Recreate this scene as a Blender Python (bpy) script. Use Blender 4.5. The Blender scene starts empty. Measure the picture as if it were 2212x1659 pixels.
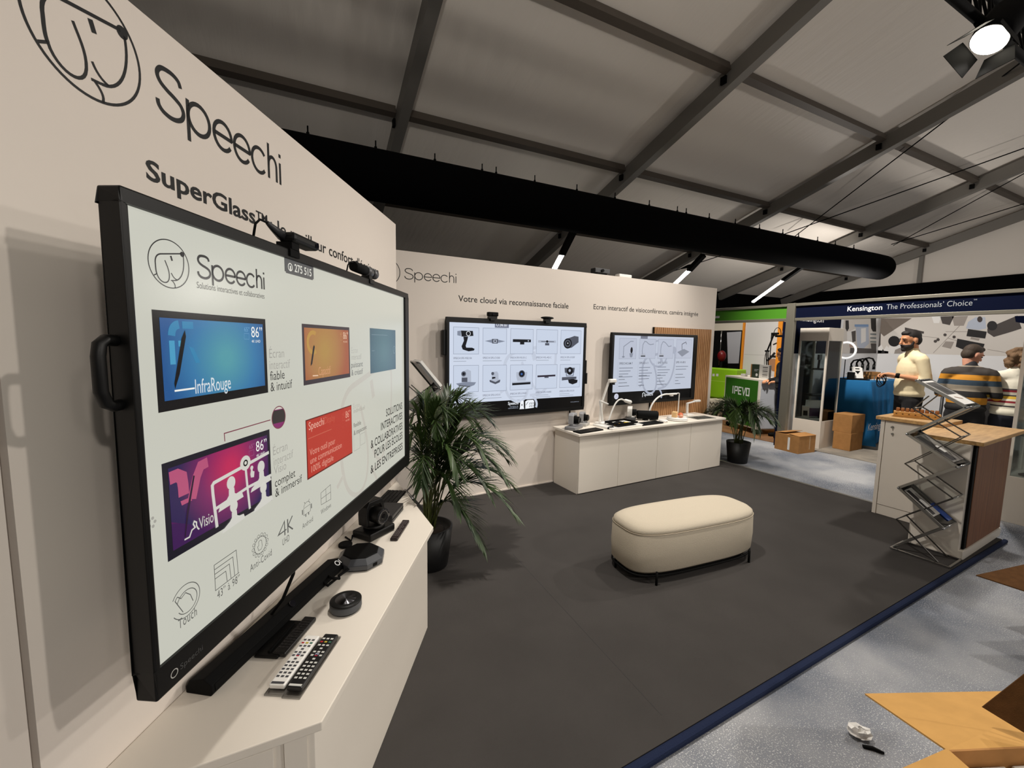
import bpy, bmesh, math, random
from mathutils import Vector, Matrix
random.seed(7)
SC = bpy.context.scene
COL = SC.collection
PI = math.pi
# ---------------------------------------------------------------- camera
W, H, F = 2212, 1659, 908.288
HC = 1.63936
RIGHT = Vector((0.87410751, -0.48542314, 0.01733302))
UP = Vector((0.03321406, 0.09533359, 0.99489112))
FWD = Vector((0.48459559, 0.8690661, -0.09945467))
cam = bpy.data.cameras.new('camera'); cam_o = bpy.data.objects.new('camera', cam); COL.objects.link(cam_o)
cam.sensor_fit = 'HORIZONTAL'; cam.sensor_width = 36.0; cam.lens = 36.0 * F / W
cam.clip_start = 0.02; cam.clip_end = 200
mw = Matrix.Identity(4)
for i in range(3):
    mw[i][0] = RIGHT[i]; mw[i][1] = UP[i]; mw[i][2] = -FWD[i]
mw[2][3] = HC
cam_o.matrix_world = mw
SC.camera = cam_o
SC.view_settings.view_transform = 'Standard'; SC.view_settings.look = 'None'
SC.view_settings.gamma = 1.0; SC.view_settings.use_curve_mapping = False
SC.view_settings.exposure = 0.0
# ---------------------------------------------------------------- world (dim hall) and lamps
wd = bpy.data.worlds.new('hall_ambient'); SC.world = wd; wd.use_nodes = True
wd.node_tree.nodes['Background'].inputs[0].default_value = (1.0, 0.95, 0.90, 1)
wd.node_tree.nodes['Background'].inputs[1].default_value = 0.12


def spot(name, loc, aim, power, size=70, blend=0.6, radius=0.08, col=(1, 0.94, 0.86)):
    l = bpy.data.lights.new(name, 'SPOT'); l.energy = power; l.color = col
    l.spot_size = math.radians(size); l.spot_blend = blend; l.shadow_soft_size = radius
    o = bpy.data.objects.new(name, l); COL.objects.link(o); o.location = loc
    o.rotation_euler = (Vector(aim) - Vector(loc)).to_track_quat('-Z', 'Y').to_euler()
    return o


def omni(name, loc, power, radius=0.2, col=(1, 0.94, 0.87)):
    l = bpy.data.lights.new(name, 'POINT'); l.energy = power; l.color = col; l.shadow_soft_size = radius
    o = bpy.data.objects.new(name, l); COL.objects.link(o); o.location = loc
    return o


# spots of the lighting trusses: the first hangs in the lamp that the picture shows
spot('spot_truss', (5.16, 1.42, 4.05), (2.6, 2.4, 0.6), 170, 95, 0.7, 0.10)
spot('spot_truss_far', (7.6, 1.7, 4.4), (3.6, 2.2, 0.4), 430, 80, 0.7, 0.10)
spot('spot_truss_mid', (4.4, 2.6, 5.0), (3.2, 4.0, 1.2), 420, 70, 0.7, 0.10)
spot('spot_hall_side', (6.03, -3.98, 4.4), (0.6, 2.2, 1.0), 560, 40, 0.5, 0.12)
spot('spot_hall_back', (1.6, -5.2, 4.2), (0.9, 2.0, 0.9), 330, 38, 0.6, 0.12)
spot('spot_left', (1.0, 2.0, 4.6), (2.6, 1.4, 0.3), 370, 88, 0.6, 0.10)
spot('spot_stand', (5.7, 3.2, 4.6), (8.6, 2.6, 1.2), 900, 85, 0.7, 0.12)
spot('spot_booth', (7.3, 5.6, 4.4), (9.0, 5.6, 1.0), 330, 90, 0.7, 0.12)
# fill lights added without fixtures, to brighten the tent roof
omni('roof_fill', (11.5, -3.5, 3.6), 420)
omni('roof_fill', (3.0, -6.5, 3.9), 80)
spot('roof_fill_spot', (-1.0, -4.5, 2.6), (1.0, 2.5, 8.0), 1000, 74, 0.8, 0.2)  # added spot, aimed up so that only the roof fabric gets lighter
omni('roof_fill', (16.0, 6.5, 3.2), 260)

# ---------------------------------------------------------------- measuring: view rays met with the real planes of the place
YA = math.radians(57.608)
CA = Vector((0.2007936, 1.76266287, 1.41692903))
UA = Vector((math.cos(YA), math.sin(YA), 0)); NA = Vector((math.sin(YA), -math.cos(YA), 0))
YB = 3.90970723          # plane of the two displays on the back wall
YW = 3.995               # back wall face


def RAY(u, v):
    return (RIGHT * ((u - W / 2) / F) - UP * ((v - H / 2) / F) + FWD).normalized()


def FL(u, v, z=0.0):
    r = RAY(u, v); p = r * ((z - HC) / r.z); p.z += HC; return p


def PY(u, v, y=YW):
    r = RAY(u, v); p = r * (y / r.y); p.z += HC; return p


def PX(u, v, x):
    r = RAY(u, v); p = r * (x / r.x); p.z += HC; return p


def PA(u, v, off=0.0):
    """(s, z) on the plane parallel to wall A, off metres behind the picture surface of its display"""
    r = RAY(u, v); p0 = CA - NA * off - Vector((0, 0, HC)); p = r * (NA.dot(p0) / NA.dot(r)); p.z += HC
    return ((p - CA).dot(UA), p.z)


def LAW(s, y, z):
    """local wall A frame (s along, y into the wall) to world"""
    return Vector((CA.x, CA.y, 0)) + UA * s - NA * y + Vector((0, 0, z))


def FLA(u, v, z):
    p = FL(u, v, z); d = p - CA
    return (d.dot(UA), -d.dot(NA))


# ---------------------------------------------------------------- materials
def lin(c):
    def f(x):
        x = max(0, x) / 255.0
        return x / 12.92 if x <= 0.04045 else ((x + 0.055) / 1.055) ** 2.4
    return (f(c[0]), f(c[1]), f(c[2]), 1.0)


_M = {}


def mat(name, col=(128, 128, 128), rough=0.6, metal=0.0, spec=0.5, bump=0, bscale=60, var=0, vscale=8, col2=None, emit=None, estr=1.0, trans=0.0, alpha=1.0, coat=0.0):
    if name in _M:
        return _M[name]
    m = bpy.data.materials.new(name); m.use_nodes = True
    nt = m.node_tree; b = nt.nodes['Principled BSDF']; I = b.inputs
    I['Base Color'].default_value = lin(col); I['Roughness'].default_value = rough; I['Metallic'].default_value = metal
    I['Specular IOR Level'].default_value = spec
    if trans:
        I['Transmission Weight'].default_value = trans
    if alpha < 1:
        I['Alpha'].default_value = alpha
    if coat:
        I['Coat Weight'].default_value = coat
    if emit is not None:
        I['Emission Color'].default_value = lin(emit); I['Emission Strength'].default_value = estr
    if bump or var or col2:
        tc = nt.nodes.new('ShaderNodeTexCoord')
    if col2 or var:
        n = nt.nodes.new('ShaderNodeTexNoise'); n.inputs['Scale'].default_value = vscale; n.inputs['Detail'].default_value = 6
        nt.links.new(tc.outputs['Object'], n.inputs['Vector'])
        r = nt.nodes.new('ShaderNodeValToRGB'); nt.links.new(n.outputs['Fac'], r.inputs['Fac'])
        a = lin(col)
        c2 = lin(col2) if col2 else tuple(x * (1 - var) for x in a[:3]) + (1,)
        r.color_ramp.elements[0].position = 0.36; r.color_ramp.elements[1].position = 0.64
        r.color_ramp.elements[0].color = c2; r.color_ramp.elements[1].color = a
        nt.links.new(r.outputs['Color'], I['Base Color'])
    if bump:
        n2 = nt.nodes.new('ShaderNodeTexNoise'); n2.inputs['Scale'].default_value = bscale; n2.inputs['Detail'].default_value = 4
        nt.links.new(tc.outputs['Object'], n2.inputs['Vector'])
        bp = nt.nodes.new('ShaderNodeBump'); bp.inputs['Strength'].default_value = bump; bp.inputs['Distance'].default_value = 0.01
        nt.links.new(n2.outputs['Fac'], bp.inputs['Height']); nt.links.new(bp.outputs['Normal'], I['Normal'])
    _M[name] = m
    return m


def lit(col, k=1.0):
    """a colour shown by a lit display behind satin glass"""
    return mat('display_%d_%d_%d_%d' % (*col, int(k * 100)), (4, 4, 4), 0.22, emit=col, estr=k, spec=0.45)


def ink(col):
    return mat('print_%d_%d_%d' % tuple(col), col, 0.55, spec=0.3)


def wood(name, c1, c2, scale=(1.2, 14, 14), rough=0.5):
    if name in _M:
        return _M[name]
    m = bpy.data.materials.new(name); m.use_nodes = True
    nt = m.node_tree; b = nt.nodes['Principled BSDF']; b.inputs['Roughness'].default_value = rough
    tc = nt.nodes.new('ShaderNodeTexCoord'); mp = nt.nodes.new('ShaderNodeMapping'); mp.inputs['Scale'].default_value = scale
    n = nt.nodes.new('ShaderNodeTexNoise'); n.inputs['Scale'].default_value = 3; n.inputs['Detail'].default_value = 8; n.inputs['Distortion'].default_value = 0.4
    r = nt.nodes.new('ShaderNodeValToRGB'); r.color_ramp.elements[0].position = 0.3; r.color_ramp.elements[1].position = 0.7
    r.color_ramp.elements[0].color = lin(c2); r.color_ramp.elements[1].color = lin(c1)
    nt.links.new(tc.outputs['Object'], mp.inputs['Vector']); nt.links.new(mp.outputs['Vector'], n.inputs['Vector'])
    nt.links.new(n.outputs['Fac'], r.inputs['Fac']); nt.links.new(r.outputs['Color'], b.inputs['Base Color'])
    _M[name] = m
    return m


def bands(name, stops, rough=0.8):
    """cloth with stripes across its height: stops = [(z, colour), ...] in object space"""
    m = bpy.data.materials.new(name); m.use_nodes = True
    nt = m.node_tree; b = nt.nodes['Principled BSDF']; b.inputs['Roughness'].default_value = rough
    tc = nt.nodes.new('ShaderNodeTexCoord'); sx = nt.nodes.new('ShaderNodeSeparateXYZ'); r = nt.nodes.new('ShaderNodeValToRGB')
    ml = nt.nodes.new('ShaderNodeMath'); ml.operation = 'MULTIPLY'; ml.inputs[1].default_value = 0.5
    r.color_ramp.interpolation = 'CONSTANT'
    nt.links.new(tc.outputs['Object'], sx.inputs[0]); nt.links.new(sx.outputs['Z'], ml.inputs[0]); nt.links.new(ml.outputs[0], r.inputs['Fac']); nt.links.new(r.outputs['Color'], b.inputs['Base Color'])
    els = r.color_ramp.elements
    els[0].position = 0; els[0].color = lin(stops[0][1]); els[1].position = stops[1][0] / 2; els[1].color = lin(stops[1][1])
    for z, c in stops[2:]:
        e = els.new(z / 2); e.color = lin(c)
    return m


def clear(name, tint=(235, 240, 240), gloss=0.12):
    """thin acrylic or pane glass"""
    if name in _M:
        return _M[name]
    m = bpy.data.materials.new(name); m.use_nodes = True
    nt = m.node_tree; nt.nodes.remove(nt.nodes['Principled BSDF'])
    t = nt.nodes.new('ShaderNodeBsdfTransparent'); t.inputs[0].default_value = lin(tint)
    g = nt.nodes.new('ShaderNodeBsdfGlossy'); g.inputs['Roughness'].default_value = 0.05
    mx = nt.nodes.new('ShaderNodeMixShader'); fr = nt.nodes.new('ShaderNodeLayerWeight'); fr.inputs[0].default_value = 0.12
    ad = nt.nodes.new('ShaderNodeMath'); ad.operation = 'ADD'; ad.inputs[1].default_value = gloss * 0.4
    nt.links.new(fr.outputs['Fresnel'], ad.inputs[0]); nt.links.new(ad.outputs[0], mx.inputs[0])
    nt.links.new(t.outputs[0], mx.inputs[1]); nt.links.new(g.outputs[0], mx.inputs[2])
    nt.links.new(mx.outputs[0], nt.nodes['Material Output'].inputs[0])
    _M[name] = m
    return m


# ---------------------------------------------------------------- mesh building
class MB:
    def __init__(s):
        s.v = []; s.f = []; s.m = []; s.sm = []

    def add(s, vs, fs, mi=0, sm=False):
        o = len(s.v); s.v += [tuple(x) for x in vs]
        for f in fs:
            s.f.append([o + i for i in f]); s.m.append(mi); s.sm.append(sm)
        return s

    def box(s, c, d, mi=0, rz=0, M=None):
        x, y, z = d[0] / 2, d[1] / 2, d[2] / 2
        vs = [Vector(p) for p in ((-x, -y, -z), (x, -y, -z), (x, y, -z), (-x, y, -z), (-x, -y, z), (x, -y, z), (x, y, z), (-x, y, z))]
        R = M if M is not None else Matrix.Rotation(rz, 3, 'Z')
        return s.add([R @ p + Vector(c) for p in vs], [(0, 3, 2, 1), (4, 5, 6, 7), (0, 1, 5, 4), (1, 2, 6, 5), (2, 3, 7, 6), (3, 0, 4, 7)], mi)

    def b2(s, a, b, mi=0):
        a, b = Vector(a), Vector(b)
        return s.box((a + b) / 2, [abs(b[i] - a[i]) for i in range(3)], mi)

    def prism(s, poly, z0, z1, mi=0, fn=None):
        n = len(poly); fn = fn or (lambda x, y, z: (x, y, z))
        vs = [fn(x, y, z0) for x, y in poly] + [fn(x, y, z1) for x, y in poly]
        return s.add(vs, [list(range(n))[::-1], list(range(n, 2 * n))] + [(i, (i + 1) % n, n + (i + 1) % n, n + i) for i in range(n)], mi)

    def poly(s, pts, mi=0):
        return s.add(pts, [list(range(len(pts)))], mi)

    def bar(s, a, b, w, h=None, mi=0, up=(0, 0, 1)):
        """a rectangular bar from a to b"""
        a, b = Vector(a), Vector(b); h = h or w; d = (b - a).normalized(); u = Vector(up)
        if abs(d.dot(u)) > 0.98:
            u = Vector((1, 0, 0))
        x = d.cross(u).normalized() * w / 2; y = x.cross(d).normalized() * h / 2
        vs = [p + q for p in (a, b) for q in (-x - y, x - y, x + y, -x + y)]
        return s.add(vs, [(0, 3, 2, 1), (4, 5, 6, 7), (0, 1, 5, 4), (1, 2, 6, 5), (2, 3, 7, 6), (3, 0, 4, 7)], mi)

    def tube(s, pts, r, n=8, mi=0, closed=False, flat=1.0):
        pts = [Vector(p) for p in pts]; N = len(pts); rs = r if isinstance(r, (list, tuple)) else [r] * N
        vs = []; fs = []; ref = None
        for i, p in enumerate(pts):
            if closed:
                d = pts[(i + 1) % N] - pts[i - 1]
            else:
                d = pts[min(i + 1, N - 1)] - pts[max(i - 1, 0)]
            d = d.normalized() if d.length > 1e-9 else Vector((0, 0, 1))
            if ref is None:
                ref = Vector((0, 0, 1)) if abs(d.z) < 0.9 else Vector((1, 0, 0))
            x = (ref - d * ref.dot(d)); x = x.normalized() if x.length > 1e-6 else d.orthogonal().normalized()
            y = d.cross(x); ref = x
            for k in range(n):
                a = 2 * PI * k / n
                vs.append(p + x * math.cos(a) * rs[i] * flat + y * math.sin(a) * rs[i])
        for i in range(N if closed else N - 1):
            j = (i + 1) % N
            for k in range(n):
                l = (k + 1) % n
                fs.append((i * n + k, i * n + l, j * n + l, j * n + k))
        if not closed:
            fs.append(list(range(n))[::-1]); fs.append([(N - 1) * n + k for k in range(n)])
        return s.add(vs, fs, mi, True)

    def cyl(s, a, b, r0, r1=None, n=20, mi=0):
        r1 = r0 if r1 is None else r1
        a, b = Vector(a), Vector(b); d = (b - a).normalized(); x = d.orthogonal().normalized(); y = d.cross(x)
        vs = [p + (x * math.cos(2 * PI * k / n) + y * math.sin(2 * PI * k / n)) * r for p, r in ((a, r0), (b, r1)) for k in range(n)]
        s.add(vs, [(k, (k + 1) % n, n + (k + 1) % n, n + k) for k in range(n)], mi, True)
        o = len(s.v) - 2 * n
        s.f += [[o + k for k in range(n)][::-1], [o + n + k for k in range(n)]]; s.m += [mi, mi]; s.sm += [False, False]
        return s

    def lathe(s, prof, c=(0, 0, 0), n=24, mi=0, M=None):
        c = Vector(c); M = M if M is not None else Matrix.Identity(3)
        vs = [M @ Vector((r * math.cos(2 * PI * k / n), r * math.sin(2 * PI * k / n), z)) + c for r, z in prof for k in range(n)]
        fs = [(i * n + k, i * n + (k + 1) % n, (i + 1) * n + (k + 1) % n, (i + 1) * n + k) for i in range(len(prof) - 1) for k in range(n)]
        s.add(vs, fs, mi, True)
        o = len(s.v) - len(vs)
        s.f += [[o + k for k in range(n)][::-1], [o + (len(prof) - 1) * n + k for k in range(n)]]; s.m += [mi, mi]; s.sm += [False, False]
        return s

    def ball(s, c, r, n=16, m=10, mi=0, M=None):
        if not isinstance(r, (list, tuple)):
            r = (r, r, r)
        c = Vector(c); M = M if M is not None else Matrix.Identity(3)
        vs = []; fs = []
        for i in range(m + 1):
            t = PI * i / m
            for k in range(n):
                a = 2 * PI * k / n
                vs.append(M @ Vector((r[0] * math.sin(t) * math.cos(a), r[1] * math.sin(t) * math.sin(a), r[2] * math.cos(t))) + c)
        for i in range(m):
            for k in range(n):
                l = (k + 1) % n
                q = (i * n + k, (i + 1) * n + k, (i + 1) * n + l, i * n + l)
                fs.append((q[0], q[1], q[2]) if i == 0 else (q[0], q[1], q[3]) if i == m - 1 else q)
        return s.add(vs, fs, mi, True)

    def build(s, name, mats, parent=None, bevel=0, seg=2, loc=None, remesh=0, smooth=0, subdiv=0, rz=0):
        me = bpy.data.meshes.new(name)
        me.from_pydata([tuple(x) for x in s.v], [], s.f); me.update()
        mats = mats if isinstance(mats, (list, tuple)) else [mats]
        for m in mats:
            me.materials.append(m)
        me.polygons.foreach_set('material_index', s.m); me.polygons.foreach_set('use_smooth', s.sm)
        bm = bmesh.new(); bm.from_mesh(me); bmesh.ops.remove_doubles(bm, verts=bm.verts, dist=1e-6)
        bmesh.ops.recalc_face_normals(bm, faces=bm.faces); bm.to_mesh(me); bm.free()
        o = bpy.data.objects.new(name, me); COL.objects.link(o)
        if parent is not None:
            o.parent = parent
        if loc is not None:
            o.location = loc
        if rz:
            o.rotation_euler.z = rz
        if remesh:
            r = o.modifiers.new('r', 'REMESH'); r.mode = 'VOXEL'; r.voxel_size = remesh; r.use_smooth_shade = True
        if smooth:
            q = o.modifiers.new('s', 'SMOOTH'); q.factor = 0.5; q.iterations = smooth
        if bevel:
            bv = o.modifiers.new('b', 'BEVEL'); bv.width = bevel; bv.segments = seg; bv.limit_method = 'ANGLE'; bv.angle_limit = math.radians(40)
            bv.harden_normals = False
        if subdiv:
            sd = o.modifiers.new('d', 'SUBSURF'); sd.levels = subdiv; sd.render_levels = subdiv
        return o


def tag(o, label=None, cat=None, group=None, kind=None):
    if label:
        o['label'] = label
    if cat:
        o['category'] = cat
    if group:
        o['group'] = group
    if kind:
        o['kind'] = kind
    return o


def thing(name, label, cat, loc=(0, 0, 0), rz=0, group=None):
    o = bpy.data.objects.new(name, None); COL.objects.link(o); o.empty_display_size = 0.1
    o.location = loc; o.rotation_euler = (0, 0, rz)
    return tag(o, label, cat, group)


def struct(name, mb, mats, label=None, **k):
    return tag(mb.build(name, mats, **k), label, None, None, 'structure')


def copy_tree(o, parent=None):
    c = o.copy(); COL.objects.link(c)
    if parent is not None:
        c.parent = parent
    for ch in list(o.children):
        copy_tree(ch, c)
    return c


# ---------------------------------------------------------------- flat lettering and drawing on a surface
_T = {}


def glyphs(text, weight=0.0, gap=1.0):
    key = (text, weight, gap)
    if key not in _T:
        cu = bpy.data.curves.new('lettering', 'FONT'); cu.body = text; cu.offset = weight; cu.resolution_u = 3; cu.space_character = gap
        ob = bpy.data.objects.new('lettering', cu); COL.objects.link(ob)
        me = bpy.data.meshes.new_from_object(ob.evaluated_get(bpy.context.evaluated_depsgraph_get()))
        vs = [(v.co.x, v.co.y) for v in me.vertices]; fs = [list(p.vertices) for p in me.polygons]
        bpy.data.objects.remove(ob); bpy.data.curves.remove(cu); bpy.data.meshes.remove(me)
        _T[key] = (vs, fs)
    return _T[key]


CAP = 0.69


class Sheet:
    """flat artwork on a surface: (a, b) in the surface's plane, layered outward by a hair"""
    def __init__(s, to3):
        s.mb = MB(); s.to3 = to3; s.mats = []; s.k = 0; s.xf = None

    def mi(s, m):
        if m not in s.mats:
            s.mats.append(m)
        return s.mats.index(m)

    def d(s, k=None):
        return 0.0004 * (s.k if k is None else k)

    def poly(s, pts, m, k=None):
        if s.xf:
            cx, cy, kx, ky = s.xf; pts = [(cx + (p[0] - cx) * kx, cy + (p[1] - cy) * ky) for p in pts]
        s.mb.add([s.to3(a, b, s.d(k)) for a, b in pts], [list(range(len(pts)))], s.mi(m)); return s

    def rect(s, a0, b0, a1, b1, m, k=None):
        return s.poly([(a0, b0), (a1, b0), (a1, b1), (a0, b1)], m, k)

    def disc(s, c, r, m, k=None, n=28, ry=None):
        ry = ry or r
        return s.poly([(c[0] + r * math.cos(2 * PI * i / n), c[1] + ry * math.sin(2 * PI * i / n)) for i in range(n)], m, k)

    def line(s, pts, w, m, k=None, closed=False):
        P = [Vector((p[0], p[1])) for p in pts]; n = len(P); L = []; R = []
        for i in range(n):
            a = P[i - 1] if (i > 0 or closed) else None; b = P[(i + 1) % n] if (i < n - 1 or closed) else None
            d1 = (P[i] - a).normalized() if a is not None and (P[i] - a).length > 1e-9 else None
            d2 = (b - P[i]).normalized() if b is not None and (b - P[i]).length > 1e-9 else None
            d1 = d1 or d2; d2 = d2 or d1
            n1 = Vector((-d1.y, d1.x)); n2 = Vector((-d2.y, d2.x)); q = n1 + n2
            q = q.normalized() if q.length > 1e-6 else n1
            t = q / max(0.45, q.dot(n1)) * w / 2
            L.append(P[i] + t); R.append(P[i] - t)
        for i in range(n if closed else n - 1):
            j = (i + 1) % n
            s.poly([L[i], L[j], R[j], R[i]], m, k)
        return s

    def ring(s, c, r, w, m, k=None, n=48, a0=0, a1=360, ry=None):
        ry = ry or r
        full = abs(a1 - a0) >= 359.9; N = n if full else n + 1
        return s.line([(c[0] + r * math.cos(math.radians(a0 + (a1 - a0) * i / n)), c[1] + ry * math.sin(math.radians(a0 + (a1 - a0) * i / n))) for i in range(N)], w, m, k, full)

    def text(s, t, a, b, cap, m, width=None, weight=0.0, align='l', k=None, gap=1.0):
        vs, fs = glyphs(t, weight, gap)
        if not vs:
            return s
        x0 = min(v[0] for v in vs); x1 = max(v[0] for v in vs); sy = cap / CAP
        sx = sy if width is None else width / (x1 - x0)
        off = {'l': 0, 'c': -(x1 - x0) * sx / 2, 'r': -(x1 - x0) * sx}[align]
        s.mb.add([s.to3(a + off + (v[0] - x0) * sx, b + v[1] * sy, s.d(k)) for v in vs], fs, s.mi(m)); return s

    def build(s, name, parent=None, **k):
        return s.mb.build(name, s.mats, parent, **k)


def bez(p0, p1, p2, p3, n=10):
    return [tuple((1 - t) ** 3 * p0[i] + 3 * (1 - t) ** 2 * t * p1[i] + 3 * (1 - t) * t * t * p2[i] + t ** 3 * p3[i] for i in range(len(p0))) for t in [j / n for j in range(n + 1)]]


def arc(c, r, a0, a1, n=14, ry=None):
    ry = ry or r
    return [(c[0] + r * math.cos(math.radians(a0 + (a1 - a0) * i / n)), c[1] + ry * math.sin(math.radians(a0 + (a1 - a0) * i / n))) for i in range(n + 1)]


def smooth(P, n=5):
    """a smooth curve through the points"""
    Q = [P[0]] + list(P) + [P[-1]]; out = []
    for i in range(1, len(Q) - 2):
        p0, p1, p2, p3 = Q[i - 1], Q[i], Q[i + 1], Q[i + 2]
        for j in range(n):
            t = j / n
            out.append(tuple(0.5 * (2 * p1[k] + (p2[k] - p0[k]) * t + (2 * p0[k] - 5 * p1[k] + 4 * p2[k] - p3[k]) * t * t + (3 * p1[k] - p0[k] - 3 * p2[k] + p3[k]) * t ** 3) for k in (0, 1)))
    return out + [tuple(P[-1])]


def dog_logo(sh, c, R, m, wt=0.05, ry=None, ring=True):
    """the line-drawn dog head in a ring; (x, y) in units of the ring's radius"""
    ry = ry or R
    T = lambda pts: [(c[0] + x * R, c[1] + y * ry) for x, y in pts]
    w = wt * R
    if ring:
        sh.ring(c, R, w, m, n=64, ry=ry)
    sh.line(T([(0.64, 0.56), (-0.42, 0.34)] + bez((-0.42, 0.34), (-0.62, 0.28), (-0.70, 0.12), (-0.68, -0.12), 8)[1:] + bez((-0.68, -0.12), (-0.68, -0.35), (-0.67, -0.42), (-0.64, -0.50), 5)[1:]), w * 1.3, m)
    sh.line(T([(-0.64, -0.50), (-0.78, -0.58)]), w, m)
    ear = bez((-0.64, -0.50), (-0.55, -0.85), (-0.10, -0.95), (-0.05, -0.55), 12) + bez((-0.05, -0.55), (-0.02, -0.25), (-0.16, -0.05), (-0.22, 0.12), 8)[1:]
    sh.line(T(ear), w * 1.1, m)
    sh.line(T([(0.08, 0.36), (0.14, 0.16)]), w * 1.9, m)
    sh.line(T(bez((0.72, 0.50), (0.80, 0.0), (0.62, -0.62), (0.20, -0.66), 14)), w * 1.1, m)
    sh.line(T(bez((0.06, -0.36), (0.12, -0.50), (0.20, -0.58), (0.34, -0.62), 6)), w, m)
    sh.line(T([(0.20, -0.66), (0.02, -0.68)]), w, m)
    sh.line(T(bez((0.08, -0.68), (0.22, -0.80), (0.24, -0.90), (0.20, -0.98), 6)), w, m)
    sh.disc((c[0] + 0.68 * R, c[1] + 0.54 * ry), 0.115 * R, m, n=16, ry=0.115 * ry)
    return sh


def speechi(sh, a, b, xh, width, m, w):
    """the light round word mark: x-height xh, baseline b, total width"""
    k = width / 5.36
    S = lambda pts, ox: [(a + (ox + x) * k, b + y * xh) for x, y in pts]
    sh.line(smooth(S([(0.80, 1.16), (0.74, 1.34), (0.58, 1.43), (0.40, 1.44), (0.2, 1.39), (0.09, 1.24), (0.08, 1.08), (0.17, 0.92), (0.36, 0.80), (0.58, 0.71), (0.78, 0.58), (0.86, 0.38), (0.80, 0.16), (0.63, 0.02), (0.42, -0.02), (0.2, 0.04), (0.07, 0.18), (0.04, 0.36)], 0)), w, m)
    bowl = lambda o: S(arc((0.40, 0.5), 0.40, 0, 360, 28, 0.51), o)
    sh.line(bowl(1.02)[:-1], w, m, closed=True)
    sh.line(S([(0.0, 0.98), (0.0, -0.42)], 1.02), w, m)
    for o in (1.98, 2.86):
        sh.line(S([(0.02, 0.50), (0.77, 0.50)] + arc((0.39, 0.5), 0.38, 0, 325, 26, 0.51), o), w, m)
    sh.line(S(arc((0.38, 0.5), 0.38, 38, 322, 24, 0.51), 3.74), w, m)
    sh.line(S([(0.0, 1.52), (0.0, 0.0)], 4.66), w, m)
    sh.line(S([(0.0, 0.55)] + arc((0.235, 0.62), 0.235, 160, 0, 12, 0.39) + [(0.47, 0.0)], 4.66), w, m)
    sh.line(S([(0.70, 0.98), (0.70, 0.0)], 4.66), w, m)
    sh.line(S([(0.70, 1.38), (0.70, 1.22)], 4.66), w * 1.1, m)
    return sh

# ================================================================ the setting
M_WALL = mat('white_wall', (226, 216, 206), 0.75, spec=0.25, bump=0.03, bscale=90)
M_WHITE = mat('white_melamine', (228, 220, 208), 0.45, spec=0.4)
M_CARP = mat('grey_booth_carpet', (69, 66, 64), 0.95, spec=0.1, var=0.10, vscale=3, bump=0.25, bscale=400)
M_BLUE = mat('navy_carpet_edge', (34, 42, 66), 0.95, spec=0.1, bump=0.3, bscale=200)
M_BLACK = mat('black_plastic', (7, 7, 7), 0.45, spec=0.3)
M_MATT = mat('black_matt', (6, 6, 6), 0.75, spec=0.15)
M_DARK = mat('dark_grey_plastic', (46, 46, 48), 0.45)
M_DRAPE = mat('black_drape', (7, 7, 8), 0.95, spec=0.05)
M_ALU = mat('grey_aluminium', (150, 147, 140), 0.4, metal=0.7)
M_STEEL = mat('satin_steel', (168, 168, 166), 0.28, metal=1.0)
M_BEAM = mat('grey_beam', (128, 124, 118), 0.5, metal=0.25)
M_BEAM2 = mat('dark_purlin', (84, 76, 68), 0.55, metal=0.2)
M_INK = mat('black_vinyl', (10, 10, 11), 0.5, spec=0.3)
M_CARD = mat('brown_cardboard', (176, 128, 78), 0.85, spec=0.15, var=0.12, vscale=14)
M_PAPER = mat('white_paper', (232, 230, 226), 0.7, spec=0.2)
M_CHROME = mat('polished_rod', (190, 190, 190), 0.16, metal=1.0)
M_LWHITE = mat('white_plastic', (235, 233, 228), 0.35)
M_SILVER = mat('silver_plastic', (150, 150, 152), 0.32, metal=0.5)
M_GLASS = clear('pane_glass')
M_ACRYL = clear('clear_acrylic', (215, 218, 216), 0.35)
M_WOOD = wood('oak_worktop', (214, 172, 112), (182, 138, 84), (2, 16, 16))
M_BROWN = wood('walnut_panel', (142, 92, 58), (112, 70, 43), (16, 16, 1.2))


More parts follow.
